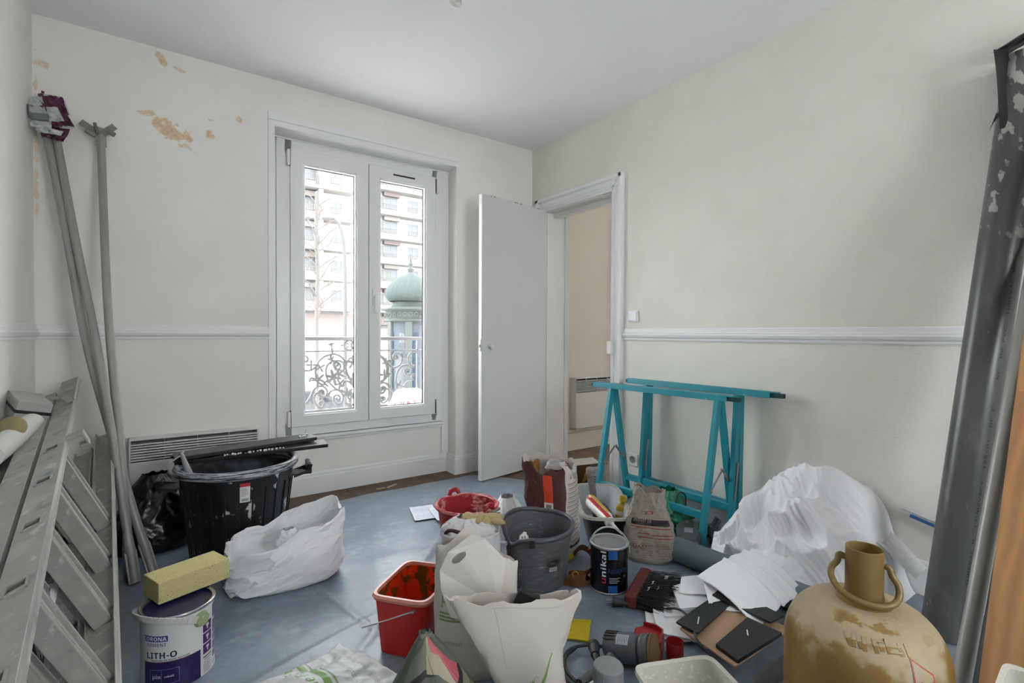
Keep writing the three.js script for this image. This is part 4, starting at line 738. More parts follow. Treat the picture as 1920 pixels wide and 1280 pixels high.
// carrier bags
const film = (map, o = {}) => phys({ map, roughness: 0.42, transmission: 0.12, thickness: 0, ...o });
function carrierTex(draw) { return canvasTex(2048, 1024, (c, w, h) => { c.fillStyle = '#d6d0c8'; c.fillRect(0, 0, w, h); draw(c, w / 2, h); }); }
const GREEN = '#7ea35c';
{
  const tx = carrierTex((c, P, h) => { c.fillStyle = GREEN; c.font = 'bold 120px sans-serif'; c.fillText('France', P - 290, h * 0.46); for (let i = 0; i < 3; i++) c.fillRect(P - 300, h * 0.49 + i * 26, 230, 15); c.font = '44px sans-serif'; c.fillStyle = '#8a9199'; c.fillText('solimut', P - 250, h * 0.72); c.save(); c.translate(P - 20, 290); c.rotate(-0.1); c.globalAlpha = 0.55; c.fillStyle = '#9dbb80'; c.font = 'bold 90px sans-serif'; c.fillText('valu', -60, 0); c.fillRect(-60, 16, 170, 12); c.fillRect(-60, 36, 170, 12); c.restore(); });
  const t = thing('carrier_bag', 'white carrier bag with green lettering and a cut-out handle beside the red box', 'bag', [0.82, 0.005, -1.335], face(0.82, -1.335));
  mesh('bag_body', sack({ rx: 0.118, rz: 0.082, h: 0.385, sd: 71, sq: 2.6, amp: 0.016, fr: 6, inner: 0.3, nu: 44, nv: 36, facet: 0.45, fine: 0.4, sag: 0.02, rim: (a) => { const s = Math.sin(a); return 0.16 * Math.exp(-((s + 0.2) ** 2) / 0.12) - 0.2 * Math.max(0, s - 0.15) * 0.9 - 0.02 + (Math.cos(a) > 0 ? 0.0 : -0.03); }, tx: (y) => 1.02 - 0.05 * y, tz: (y) => 1 - 0.72 * y * y, lean: (y) => [0, -0.015 * y] }), film(tx), t);
  // front panel folded down, with the handle slit
  const slit = ring(20, (k) => { const a = k * 6.283, ex = -0.062 + Math.cos(a) * 0.026, ey = 0.292 + Math.sin(a) * 0.013 + Math.cos(a) * 0.012; return [ex, ey]; });
  const pan = slab([[-0.13, 0.25], [-0.10, 0.305], [-0.02, 0.357], [0.03, 0.345], [0.105, 0.278], [0.08, 0.15], [-0.0, 0.1], [-0.09, 0.12], [-0.125, 0.2]], 0.002, 0, [slit.reverse()]);
  { // subdivide by draping: bend the flat panel over the bag front
    const p = pan.attributes.position; for (let i = 0; i < p.count; i++) { const x = p.getX(i), y = p.getY(i); p.setZ(i, p.getZ(i) + 0.088 - 0.25 * Math.max(0, y - 0.12) ** 1.4 - 1.2 * x * x); } pan.scale(0.86, 1, 1); pan.translate(0, 0.075, -0.005); pan.computeVertexNormals();
    mesh('handle_panel', muv(pan), std({ color: new THREE.Color(0.70, 0.67, 0.63), roughness: 0.45 }), t);
  }
}
{
  const tx = carrierTex((c, P, h) => { c.fillStyle = GREEN; c.font = 'bold 104px sans-serif'; c.save(); c.translate(P - 170, 655); c.rotate(-0.12); c.fillText('s Coul', 0, 0); c.restore(); c.strokeStyle = GREEN; c.lineWidth = 9; for (let i = 0; i < 3; i++) { c.beginPath(); c.moveTo(P - 20, 760 - i * 14); c.quadraticCurveTo(P + 190, 620 - i * 14, P + 250, 370); c.stroke(); } c.font = '36px sans-serif'; c.fillStyle = '#9aa38f'; c.save(); c.translate(P + 40, 610); c.rotate(-0.7); c.fillText('couleurs', 0, 0); c.restore(); c.fillStyle = '#b9b7b2'; c.fillRect(P - 90, 40, 5, 420); c.fillRect(P - 84, 40, 330, 4);  });
  const t = thing('carrier_bag', 'front white carrier bag, wide mouth spread to two tips, green print low on its side', 'bag', [0.775, 0.005, -1.085], face(0.775, -1.085));
  mesh('bag_body', sack({ rx: 0.112, rz: 0.08, h: 0.335, sd: 81, sq: 2.4, amp: 0.018, fr: 6, inner: 0.45, nu: 44, nv: 34, facet: 0.45, fine: 0.4, sag: 0.0, rim: (a) => { const s = Math.sin(a); return 0.085 * Math.max(0, s) ** 3 + 0.02 * Math.max(0, -s) ** 3 + 0.035 * Math.max(0, Math.cos(a)) - 0.02 + 0.01 * Math.sin(4 * a); }, tx: (y, a) => (Math.sin(a) < 0 ? lerp(0.45, 1.42, clamp((y - 0.3) / 0.7)) : lerp(1.0, 1.52, clamp((y - 0.6) / 0.4))), tz: (y) => 1 - 0.62 * y * y, lean: (y) => [0.035 * (1 - y), 0] }), film(tx), t);
  const pouch = tag(mesh('black_pouch', xf(bx(-0.03, 0.03, 0, 0.07, -0.012, 0.012, 0.004), [0.815, 0.277, -1.095], [0.1, face(0.87, -1.13), -0.35]), matDark), 'black object poking out of the mouth of the front carrier bag', 'pouch');
}
{
  const tx = canvasTex(1024, 1024, (c, w, h) => { c.fillStyle = '#d6d6d6'; c.fillRect(0, 0, w, h); c.save(); c.translate(w / 2, h / 2); c.rotate(-Math.PI / 2); c.fillStyle = GREEN; c.font = 'bold 112px sans-serif'; c.fillText('Valeur de France', -170, -20); for (let i = 0; i < 3; i++) c.fillRect(-480, 14 + i * 34, 960, i ? 14 : 40); c.fillStyle = '#9aa092'; c.font = '52px sans-serif'; c.fillText('revêtements de peinture', -60, 230); c.fillText('de peinture  Agence Paris', -140, 330); c.restore(); });
  const t = thing('carrier_bag', 'flat white carrier bag with sideways green lettering lying in the foreground', 'bag', [0.36, 0.006, -1.37], 0.25);
  const lay = (k, y0, z0) => surf((u, v) => { const x = lerp(-0.175, 0.185, u), z = lerp(-0.235 + z0, 0.22, v), e = Math.min(1, 14 * Math.min(u, 1 - u)) * Math.min(1, 9 * Math.min(v + 0.06, 1 - v + 0.05)); return [x + 0.02 * fbm(v * 3 + k, 1, k, 2), 0.003 + (y0 + 0.024 * fbm(u * 3 + k, v * 3, k, 3) + 0.014 * ridge(u * 2.4 + k, v * 2.4, k, 3)) * e, z + 0.03 * u - 0.02 * Math.sin(u * 5 + k), u, 1 - v]; }, 90, 100);
  mesh('bag_body', lay(2, 0.05, 0), film(tx), t);
  mesh('folded_layer', lay(7, 0.085, 0.11), film(tx, { transmission: 0.2 }), t);
  mesh('underside', surf((u, v) => [lerp(-0.175, 0.185, u), 0.002, lerp(-0.235, 0.22, v)], 4, 4), film(tx), t);
}
// patchwork tote
{
  const tx = canvasTex(2048, 1024, (c, w, h) => {
    const P = w / 2; c.fillStyle = '#4e564b'; c.fillRect(0, 0, w, h);
    const poly = (col, pts) => { c.fillStyle = col; c.beginPath(); pts.forEach(([x, y], i) => (i ? c.lineTo(P + x * 0.75, y * 0.62) : c.moveTo(P + x * 0.75, y * 0.62))); c.fill(); };
    poly('#62695c', [[-420, 300], [-60, 60], [-60, 420], [-420, 640]]);
    poly('#131413', [[-430, 560], [-90, 360], [120, 380], [160, 430], [-80, 430], [-420, 700]]);
    poly('#9db32a', [[-330, 1024], [-120, 520], [30, 620], [60, 1024]]);
    poly('#0d0d0d', [[60, 1024], [120, 560], [330, 640], [400, 1024]]);
    poly('#a69a82', [[-60, 40], [20, 0], [230, 200], [330, 640], [120, 430], [-60, 400]]);
    poly('#b3545c', [[20, 0], [210, 100], [560, 420], [500, 520], [330, 560], [220, 250], [60, 210]]);
    poly('#0f0f0f', [[560, 420], [620, 470], [360, 640], [330, 570]]);
    poly('#6f6f5e', [[330, 640], [620, 470], [760, 760], [560, 1024], [420, 1024]]);
    poly('#0d0d0d', [[520, 1024], [640, 760], [760, 860], [760, 1024]]);
    c.strokeStyle = '#37372f'; c.lineWidth = 5; c.beginPath(); c.moveTo(P - 60, 60); c.lineTo(P + 110, 420); c.lineTo(P + 300, 1024); c.moveTo(P + 230, 200); c.lineTo(P + 560, 1024); c.stroke();
  });
  const t = thing('tote_bag', 'slumped patchwork shopping bag in grey, black, lime, cream and coral', 'bag', [0.555, 0.006, -1.075], face(0.555, -1.075) + 0.1);
  mesh('bag_body', sack({ rx: 0.125, rz: 0.085, h: 0.315, sd: 91, sq: 2.3, amp: 0.014, fr: 7, inner: 0, nu: 60, nv: 44, facet: 0.4, tx: (y) => 1.05 - 1.0 * y ** 1.9, tz: (y) => 1.05 - 0.98 * y ** 1.7, lean: (y) => [-0.03 * y, -0.02 * y] }), std({ map: tx, roughness: 0.5 }), t);
  mesh('frayed_seam', xf(sack({ rx: 0.012, rz: 0.008, h: 0.014, sd: 95, amp: 0.005, fr: 40, inner: 0, nu: 40, nv: 30 }), [-0.031, 0.302, -0.018]), std({ color: 0x77786f, roughness: 0.8 }), t);
}
// red rectangular bucket
{
  const e1 = V(0.19, 0, -0.155).normalize(), turn = Math.atan2(-e1.z, e1.x);
  const t = thing('rectangular_bucket', 'orange red rectangular plastic bucket, paint stained inside, empty', 'bucket', [0.725, 0.005, -1.575], turn);
  const rrect = (a, hw, hd, r) => { // rounded rectangle outline by angle
    const n = 7, s = Math.sin(a), c = Math.cos(a), k = Math.pow(Math.pow(Math.abs(s) / 1, n) + Math.pow(Math.abs(c) / 1, n), -1 / n); return [c * k * hw, s * k * hd];
  };
  const wall = (h0, h1, w0, d0, w1, d1, flip) => surf((u, v) => { const a = u * 6.28319 + 0.3, hw = lerp(w0, w1, v), hd = lerp(d0, d1, v), [x, z] = rrect(a, hw, hd); return [x, lerp(h0, h1, v), z]; }, 160, 8, { wrapU: true, uvs: [2, 0.5] });
  const cap = (y, w, d) => surf((u, v) => { const [x, z] = rrect(u * 6.28319 + 0.3, w * v, d * v); return [x, y, z]; }, 160, 3, { wrapU: true });
  const W = 0.128, D = 0.098;
  const outT = tex(512, 256, (u, v) => { const a = tfbm(u, v, 60, 2, 2), b = tfbm(u, v, 14, 4, 5); return mixc([196, 34, 22], [220, 150, 140], sst(0.42, 0.5, a) * 0.8 + sst(0.36, 0.5, b) * 0.4); });
  const inT = tex(512, 256, (u, v) => { const a = tfbm(u, v * 0.7, 8, 5, 4), b = tfbm(u * 0.5, v, 40, 3, 8); return mixc([234, 58, 20], [104, 70, 18], sst(-0.06, 0.04, a + b * 0.3)); });
  mesh('body', [wall(0.004, 0.19, W - 0.016, D - 0.014, W, D), cap(0.004, W - 0.016, D - 0.014)], phys({ map: outT, roughness: 0.22, transmission: 0.15 }), t);
  mesh('inside', [wall(0.19, 0.012, W - 0.004, D - 0.004, W - 0.019, D - 0.017), cap(0.012, W - 0.019, D - 0.017)], phys({ map: inT, roughness: 0.35, transmission: 0.1 }), t);
  mesh('rim', [wall(0.182, 0.192, W + 0.004, D + 0.004, W + 0.008, D + 0.008), wall(0.192, 0.2, W + 0.008, D + 0.008, W + 0.004, D + 0.004), wall(0.2, 0.2, W + 0.004, D + 0.004, W - 0.004, D - 0.004), wall(0.2, 0.188, W - 0.004, D - 0.004, W - 0.005, D - 0.005)], phys({ color: new THREE.Color(0.8, 0.32, 0.25), roughness: 0.3, transmission: 0.2 }), t);
  mesh('wire_handle', [tube([[-W - 0.006, 0.168, 0.055], [-W - 0.02, 0.163, 0.03], [-W - 0.045, 0.15, -0.02], [-W - 0.07, 0.138, -0.075]], 0.0022, 30, 8), rod([-W - 0.01, 0.168, 0.055], [-W + 0.002, 0.168, 0.055], 0.004), rod([-W - 0.055, 0.145, -0.042], [-W - 0.075, 0.136, -0.085], 0.0035)], std({ color: 0xb9b9b9, metalness: 0.7, roughness: 0.3 }), t);
}
// grey bucket
{
  const t = thing('builders_bucket', 'large grey builder bucket with a pouring lip and plaster smears', 'bucket', [1.322, 0.006, -1.656], face(1.322, -1.656));
  const gt = tex(1024, 512, (u, v) => { const a = tfbm(u, v, 9, 5, 3), b = tfbm(u, v, 26, 4, 8), s = tfbm(u, v, 70, 2, 1), w = Math.abs(tfbm(u, v, 5, 3, 17)); let c = [90 + 8 * a, 91 + 8 * a, 94 + 8 * a]; c = mixc(c, [140, 139, 138], sst(0.0, 0.5, b + 0.4 * a) * 0.6 + w * 0); c = mixc(c, [186, 182, 174], sst(0.36, 0.44, a + 0.4 * b)); return mixc(c, [190, 190, 190], sst(0.46, 0.52, s) * 0.8); });
  const m = std({ map: gt, roughness: 0.42 }), mi = std({ map: gt, roughness: 0.32 });
  const lip = (a) => -0.05 * Math.exp(-(((a + 1.0) / 0.42) ** 2)) + 0.016 * Math.exp(-(((a + 2.3) / 0.7) ** 2)) + 0.01 * Math.cos(a - 2.6);
  const bulg = (a, y) => 1 - 0.14 * Math.exp(-(((a + 1.0) / 0.45) ** 2)) * sst(0.02, 0.2, y);
  const H = 0.232;
  const sh = (r0, r1, k0, k1, off) => surf((u, v) => { const a = (u - 0.5) * 6.28319, h = H + lip(a), y = lerp(k0, k1, v) * (v > 0.5 || k1 > k0 ? 1 : 1), Y = Math.max(off, y * h), r = lerp(r0, r1, v) * bulg(a, Y); return [Math.sin(a) * r, Y, Math.cos(a) * r]; }, 120, 26, { wrapU: true });
  const disc = (r, y) => new THREE.CircleGeometry(r, 48).rotateX(-Math.PI / 2).translate(0, y, 0);
  mesh('body', [sh(0.118, 0.15, 0, 1, 0), disc(0.118, 0.001)], m, t);
  mesh('inside', [sh(0.146, 0.113, 1, 0.03, 0.01), disc(0.114, 0.0105)], mi, t);
  mesh('rim', [surf((u, v) => { const a = (u - 0.5) * 6.28319, h = H + lip(a), b = v * 6.28319, r = (0.151 + 0.0085 * Math.cos(b)) * bulg(a, h); return [Math.sin(a) * r, h + 0.011 * Math.sin(b), Math.cos(a) * r]; }, 120, 14, { wrapU: true })], std({ map: gt, color: 0xcfd3d8, roughness: 0.35 }), t);
  mesh('lug', [xf(bx(-0.032, 0.012, -0.012, 0.004, -0.01, 0.01, 0.004), [-0.138, H - 0.05, 0.075], [0.1, -0.4, 0.1])], std({ color: 0x9a9ba0, roughness: 0.4 }), t);
  mesh('notch_shade', xf(bx(-0.01, 0.01, -0.03, 0.0, -0.004, 0.004, 0.001), [-0.02, H - 0.004, 0.158]), matDark, t);  // dark block stands in for the shade of a cut in the rim
  const ic = slab(ring(26, (k) => { const a = k * 6.283, r = 0.019 + (Math.abs(a - 1.2) < 0.35 ? 0.006 : 0); return [Math.cos(a) * r, Math.sin(a) * r]; }), 0.003, 0, [ring(10, (k) => [-0.006 + Math.cos(-k * 6.283) * 0.0032, 0.004 + Math.sin(-k * 6.283) * 0.0045]), ring(10, (k) => [0.005 + Math.cos(-k * 6.283) * 0.0032, 0.004 + Math.sin(-k * 6.283) * 0.0045])]);
  mesh('clip', xf(ic, [-0.055, H - 0.012, 0.118], [-0.35, -0.2, 0.2]), std({ color: 0xd9d9d9, roughness: 0.5 }), t);
  const lab = canvasTex(256, 256, (c, w, h) => { c.fillStyle = '#4d4e51'; c.fillRect(0, 0, w, h); c.save(); c.translate(128, 100); c.rotate(-0.2); c.fillStyle = '#0e0e10'; c.beginPath(); c.ellipse(0, 0, 120, 56, 0, 0, 7); c.fill(); c.strokeStyle = '#777'; c.lineWidth = 3; c.beginPath(); c.ellipse(0, 0, 108, 46, 0, 0, 7); c.stroke(); c.fillStyle = '#b9b9b9'; c.lineWidth = 6; c.strokeStyle = '#8d8d8d'; c.beginPath(); c.moveTo(-84, 14); c.bezierCurveTo(-60, -40, -30, -30, -52, 16); c.bezierCurveTo(-30, -20, -6, -36, -16, 12); c.bezierCurveTo(10, -26, 24, -18, 18, 8); c.stroke(); c.beginPath(); c.moveTo(-10, 26); c.lineTo(86, -2); c.stroke(); c.restore(); c.fillStyle = '#d5d5d2'; c.fillRect(60, 176, 140, 66); c.fillStyle = '#222'; for (let x = 70; x < 190; x += 7) c.fillRect(x, 186, 2 + (x % 4), 44); });
  mesh('sticker', surf((u, v) => { const a = 0.26 + u * 0.48, y = 0.085 + v * 0.062, r = 0.118 + 0.032 * y / H + 0.0015; return [Math.sin(a) * r, y, Math.cos(a) * r]; }, 10, 4), std({ map: lab, roughness: 0.4 }), t);
}
// open bag of plaster
{
  const bt = canvasTex(2048, 1024, (c, w, h) => {
    c.fillStyle = '#b9b3ac'; c.fillRect(0, 0, w, h);
    c.fillStyle = '#43211f'; c.fillRect(640, 0, 620, h); c.fillStyle = '#55302e'; for (let i = 0; i < 24; i++) c.fillRect(650 + (i * 137) % 380, (i * 211) % 1000, 14, 60);
    c.fillStyle = '#c23a1c'; c.fillRect(1000, 120, 110, 300); c.fillStyle = '#c9c4bf'; c.fillRect(1000, 400, 110, 150); c.fillStyle = '#6e6a68'; c.fillRect(1020, 420, 70, 110); c.fillStyle = '#a52620'; c.fillRect(1000, 550, 110, 170); c.fillStyle = '#e8e2dc'; c.font = 'bold 80px sans-serif'; c.save(); c.translate(1085, 700); c.rotate(-1.57); c.fillText('X.1', 0, 0); c.restore(); c.font = 'bold 60px sans-serif'; c.save(); c.translate(1190, 720); c.rotate(-1.2); c.fillText('pro', 0, 0); c.restore();
    c.fillStyle = '#8f5854'; c.fillRect(870, 560, 80, 14); c.fillRect(870, 590, 80, 60);
    c.fillStyle = '#3c3a39'; for (let i = 0; i < 16; i++) { c.save(); c.translate(1290, 200 + i * 46); c.rotate(-0.12); c.fillRect(0, 0, 340, 6); c.fillStyle = '#7d7975'; c.fillRect(0, 14, 300 - (i * 53) % 120, 4); c.fillRect(0, 24, 260 - (i * 31) % 90, 4); c.fillStyle = '#3c3a39'; c.restore(); } c.fillStyle = '#8e8a86'; c.fillRect(1400, 90, 170, 70); c.fillRect(1330, 100, 40, 40); c.fillStyle = '#1c1a1a'; c.fillRect(1280, 830, 400, 26); c.fillStyle = '#8a2420'; c.fillRect(1280, 920, 420, 104); c.fillRect(640, 940, 640, 84);
    c.fillStyle = '#47423f'; for (let i = 0; i < 20; i++) c.fillRect(420, 100 + i * 40, 150, 5);
  });
  const t = thing('plaster_bag', 'torn open brown and white paper plaster bag with an orange stripe', 'bag', [1.538, 0.005, -1.806], face(1.538, -1.806) - 0.3);
  mesh('bag_body', sack({ rx: 0.108, rz: 0.085, h: 0.43, sd: 101, sq: 2.8, amp: 0.02, fr: 7, inner: 0.35, nu: 64, nv: 50, facet: 0.45, rim: (a) => 0.03 * Math.sin(a * 2 + 2.2) + 0.05 * Math.max(0, -Math.sin(a + 0.5)) - 0.12 * Math.exp(-(((a + 0.05) / 0.5) ** 2)) + 0.025 * Math.sin(9 * a), tx: (y) => 1.0 - 0.06 * Math.sin(y * 5), tz: (y) => 1.05 - 0.3 * y, lean: (y) => [-0.035 * y * y, -0.02 * y] }), std({ map: bt, roughness: 0.6 }), t);
  mesh('kraft_lining', xf(surf((u, v) => { const a = lerp(-2.5, -0.75, u); return [Math.sin(a) * 0.1 - 0.03, 0.335 + v * 0.09 + 0.008 * Math.sin(u * 16) * v, Math.cos(a) * 0.045 - 0.025 + 0.01 * ridge(u * 5, v * 3, 1)]; }, 40, 16), [0, 0, 0]), std({ color: 0x8f6238, roughness: 0.8 }), t);
  mesh('torn_flap', [surf((u, v) => [lerp(0.0, 0.095, u) - 0.01 * v, 0.37 + 0.06 * Math.sin(u * 3.1) * v + 0.012 * ridge(u * 4, v * 4, 4), lerp(0.035, -0.045, v)], 26, 20), ], std({ color: 0x7f4a45, roughness: 0.6 }), t);
  mesh('paper_scraps', xf(sack({ rx: 0.05, rz: 0.028, h: 0.035, sd: 105, amp: 0.014, fr: 26, inner: 0, nu: 40, nv: 26, facet: 0.5, tx: (y) => 1 - 0.4 * y }), [0.005, 0.398, -0.035]), std({ color: 0xb6b4b3, roughness: 0.8 }), t);
}
// paint can
{
  const ct = canvasTex(2048, 512, (c, w, h) => {
    const P = w / 2; c.fillStyle = '#0b0c12'; c.fillRect(0, 0, w, h);
    c.fillStyle = '#23508e'; c.fillRect(P - 10, 14, 160, 100); c.fillRect(P - 10, 410, 160, 100);
    c.save(); c.translate(P - 50, 400); c.rotate(-Math.PI / 2); c.font = 'bold 128px sans-serif'; c.fillStyle = '#c1313c'; c.fillText('u', 0, 0); c.fillStyle = '#cfd2d6'; c.fillText('nikalo', 76, 0); c.restore();
    c.fillStyle = '#2a4778'; c.font = '84px sans-serif'; c.fillText('Aquaprim', P - 20, 268); c.fillStyle = '#9aa0aa'; for (let i = 0; i < 4; i++) c.fillRect(P + 10, 320 + i * 18, 190 - (i * 37) % 60, 7); c.fillStyle = '#3b5c93'; c.font = 'bold 40px sans-serif'; c.fillText('sat', P + 270, 330);
    c.fillStyle = '#6c717c'; for (let i = 0; i < 14; i++) c.fillRect(P + 420, 60 + i * 26, 150 + (i * 41) % 60, 6);
  });
  const t = thing('paint_can', 'black and blue paint can with silver lid and raised white handle', 'paint can', [1.53, 0.005, -1.44], face(1.53, -1.44));
  mesh('can_body', surf((u, v) => { const a = (u - 0.5) * 6.28319, r = 0.0765; return [Math.sin(a) * r, v * 0.182, Math.cos(a) * r]; }, 64, 8, { wrapU: true }), std({ map: ct, roughness: 0.25 }), t);
  const mt = std({ color: 0xb4b5b8, metalness: 0.7, roughness: 0.28 });
  mesh('rim_ring', lathe([[0.076, 0.176], [0.0795, 0.18], [0.0805, 0.186], [0.077, 0.19], [0.071, 0.187]], 56), mt, t);
  mesh('base_ring', lathe([[0.076, 0.006], [0.079, 0.003], [0.078, 0], [0, 0]], 56), mt, t);
  mesh('lid', lathe([[0.072, 0.187], [0.07, 0.182], [0.064, 0.182], [0.062, 0.186], [0, 0.186]], 56), std({ color: 0x8f8f91, metalness: 0.35, roughness: 0.45 }), t);
  mesh('handle', (() => { const p = []; for (let i = 0; i <= 28; i++) { const s = i / 28 * Math.PI; p.push([-Math.cos(s) * 0.083, 0.15 + Math.sin(s) * 0.095, -Math.sin(s) * 0.012 + 0.01]); } return muv(mergeAll(p.slice(0, -1).map((a, i) => bar(a, p[i + 1], 0.012, 0.004, V(-Math.cos((i + 0.5) / 28 * Math.PI), Math.sin((i + 0.5) / 28 * Math.PI), 0.02), 0.001)))); })(), std({ color: 0xa9a9a8, roughness: 0.4 }), t);
}
// leather tool belt
{
  const lea = std({ color: 0x6b4524, roughness: 0.6, bumpMap: aluBump, bumpScale: 0.001 });
  const t = thing('tool_belt', 'brown leather tool belt coiled between the grey bucket and the black can', 'tool belt', [1.455, 0.006, -1.545], face(1.45, -1.54));
  const strap = (pts, w) => { const c = new THREE.CatmullRomCurve3(pts.map((p) => V(...p))); return surf((u, v) => { const p = c.getPoint(u), k = c.getTangent(u), s = new THREE.Vector3().crossVectors(k, V(0.2, 1, 0.3)).normalize(), q = p.addScaledVector(V(0.15, 1, 0.1), (v - 0.5) * w); return [q.x + s.x * 0.002, q.y, q.z + s.z * 0.002]; }, 50, 4); };
  mesh('strap', [strap([[-0.05, 0.03, 0.03], [-0.035, 0.075, -0.04], [0.01, 0.12, -0.05], [0.05, 0.115, -0.02], [0.062, 0.07, 0.0], [0.04, 0.05, 0.03], [-0.01, 0.045, 0.05], [-0.05, 0.03, 0.06]], 0.026)], lea, t);
  mesh('strap', [strap([[-0.06, 0.014, 0.05], [0, 0.022, 0.075], [0.045, 0.018, 0.05], [0.03, 0.015, 0.0], [-0.04, 0.014, -0.01]], 0.026)], lea, t);
  mesh('pouch', xf(sack({ rx: 0.03, rz: 0.02, h: 0.045, sd: 111, amp: 0.006, fr: 20, inner: 0.4, nu: 40, nv: 30 }), [-0.005, 0.002, 0.035]), lea, t);
  mesh('buckle', [xf(new THREE.TorusGeometry(0.012, 0.0025, 8, 16), [-0.012, 0.05, 0.055]), xf(bx(-0.02, 0.02, 0, 0.02, -0.004, 0.004, 0.002), [-0.035, 0.07, -0.04], [0, 0.3, 0.4])], std({ color: 0xa48b2c, roughness: 0.4 }), t);
}
// yellow scouring sheet
tag(mesh('abrasive_sheet', sheetGeo([[1.124, 0.007, -1.282], [1.218, 0.007, -1.351], [1.284, 0.007, -1.293], [1.187, 0.007, -1.209]], 0.005, 0.001), std({ map: tex(256, 256, (u, v) => { const a = tfbm(u, v, 60, 2, 3), b = tfbm(u, v, 5, 4, 7); return mixc([188 + 16 * a, 168 + 16 * a, 20], [150, 130, 40], sst(0.05, 0.4, b) * 0.6); }), roughness: 0.85 })), 'square yellow abrasive sheet lying flat on the floor sheet', 'abrasive sheet');
// ================= MASON'S TUB AND ITS CONTENTS =================
{
  const dir = Math.atan2(0.78, 0.62); // long axis towards the doorway
  const t = thing('mortar_tub', 'black mortar tub, white inside with dried plaster, holding cartridges', 'tub', [1.912, 0.006, -1.86], dir);
  const rr4 = (a, w, d, n) => { const s = Math.sin(a), c = Math.cos(a), k = Math.pow(Math.pow(Math.abs(s), n) + Math.pow(Math.abs(c), n), -1 / n); return [c * k * w, s * k * d]; };
  const L = 0.275, W = 0.125, H = 0.17;
  const wall = (y0, y1, w0, d0, w1, d1, n = 5) => surf((u, v) => { const [x, z] = rr4(u * 6.28319 + 0.4, lerp(w0, w1, v), lerp(d0, d1, v), n); return [x, lerp(y0, y1, v), z]; }, 140, 8, { wrapU: true, uvs: [2, 0.4] });
  const cap = (y, w, d) => surf((u, v) => { const [x, z] = rr4(u * 6.28319 + 0.4, w * v, d * v, 5); return [x, y, z]; }, 140, 4, { wrapU: true });
  const wt = tex(512, 256, (u, v) => { const a = tfbm(u, v, 34, 3, 3), b = tfbm(u, v, 8, 4, 7); return mixc([176 + 20 * b, 178 + 20 * b, 180 + 20 * b], [118, 118, 118], Math.max(sst(0.3, 0.4, a) * 0.8, sst(0.25, 0.45, b) * 0.4)); });
  const rt = tex(512, 64, (u, v) => { const a = tfbm(u, v, 26, 4, 4); return mixc([158, 156, 148], [66, 66, 64], sst(0.1, 0.36, a)); });
  const inn = std({ map: wt, roughness: 0.85, bumpMap: aluBump, bumpScale: 0.003 });
  mesh('body', [wall(0.002, H - 0.01, L - 0.06, W - 0.045, L - 0.012, W - 0.01), cap(0.002, L - 0.06, W - 0.045)], std({ color: 0x0f0f10, roughness: 0.5 }), t);
  mesh('inside', [wall(H, 0.014, L - 0.012, W - 0.012, L - 0.062, W - 0.048), cap(0.014, L - 0.062, W - 0.048)], inn, t);
  mesh('rim', [wall(H - 0.014, H - 0.006, L - 0.008, W - 0.008, L + 0.012, W + 0.012), wall(H - 0.006, H + 0.004, L + 0.012, W + 0.012, L + 0.006, W + 0.006), wall(H + 0.004, H + 0.002, L + 0.006, W + 0.006, L - 0.013, W - 0.013)], std({ map: rt, roughness: 0.8 }), t);

  const cart = (label, p, turn, tilt, bands, nozzle) => {
    const c = thing('sealant_cartridge', label, 'cartridge', p, turn); c.rotation.order = 'YXZ'; c.rotation.x = tilt;
    const tx = canvasTex(512, 512, (g, w, h) => { g.fillStyle = '#d8d4cc'; g.fillRect(0, 0, w, h); for (const [y0, y1, col] of bands) { g.fillStyle = col; g.fillRect(w * y0, 0, w * (y1 - y0), h); } g.fillStyle = '#fff'; g.font = 'bold 44px sans-serif'; for (let i = 0; i < 2; i++) { g.save(); g.translate(150 + i * 230, 450); g.rotate(-1.57); g.fillText('MASTIC', 0, 0); g.restore(); } });
    mesh('tube', new THREE.CylinderGeometry(0.026, 0.026, 0.215, 32, 1).rotateX(Math.PI / 2), std({ map: tx, roughness: 0.4 }), c);
    mesh('shoulder', lathe([[0.026, 0], [0.02, 0.006], [0.012, 0.008], [0.011, 0.022], [0, 0.022]], 28).rotateX(Math.PI / 2).translate(0, 0, 0.1075), std({ color: 0xd9d7d2, roughness: 0.4 }), c);
    if (nozzle) mesh('nozzle', rod([0, 0, 0.125], [0.004, -0.004, 0.215], 0.0095, 0.0035, 16), std({ color: 0xdedcd8, roughness: 0.4 }), c);
  };
  const a = Math.atan2(-0.10, 0.30);
  cart('white and red sealant cartridge with a nozzle lying in the mortar tub', [1.79, 0.17, -1.75], a, 0.12, [[0.0, 0.22, '#b02a26'], [0.45, 0.6, '#b02a26']], true);
  cart('yellow sealant cartridge beside the red one in the mortar tub', [1.835, 0.166, -1.80], a - 0.06, 0.1, [[0.1, 0.55, '#c9a72e'], [0.6, 0.7, '#b02a26']], false);
  tag(mesh('putty_knife', [xf(bx(-0.02, 0.02, -0.008, 0.008, -0.09, 0.08, 0.006), [1.86, 0.15, -1.77], [0.1, -0.5, 0.1])], std({ color: 0x3d4c63, roughness: 0.5 })), 'dark blue tool handle beside the cartridges in the mortar tub', 'tool');
  tag(mesh('wooden_scraper', xf(rod([0, 0, -0.05], [0, 0.02, 0.06], 0.011), [1.83, 0.165, -1.81], [0, -0.5, 0]), std({ color: 0xb9a25a, roughness: 0.6 })), 'pale wooden tool handle between the cartridges and the plastered wall of the tub', 'tool');
  const hm = thing('plaster_brush', 'plaster-caked hammer-like handle standing up in the mortar tub', 'tool', [1.885, 0.03, -1.90]);
  mesh('handle', [rod([0.015, 0.0, 0.025], [0.0, 0.27, -0.01], 0.015, 0.019, 18)], std({ map: aluTex, color: 0xb5b2b6, roughness: 0.7 }), hm);
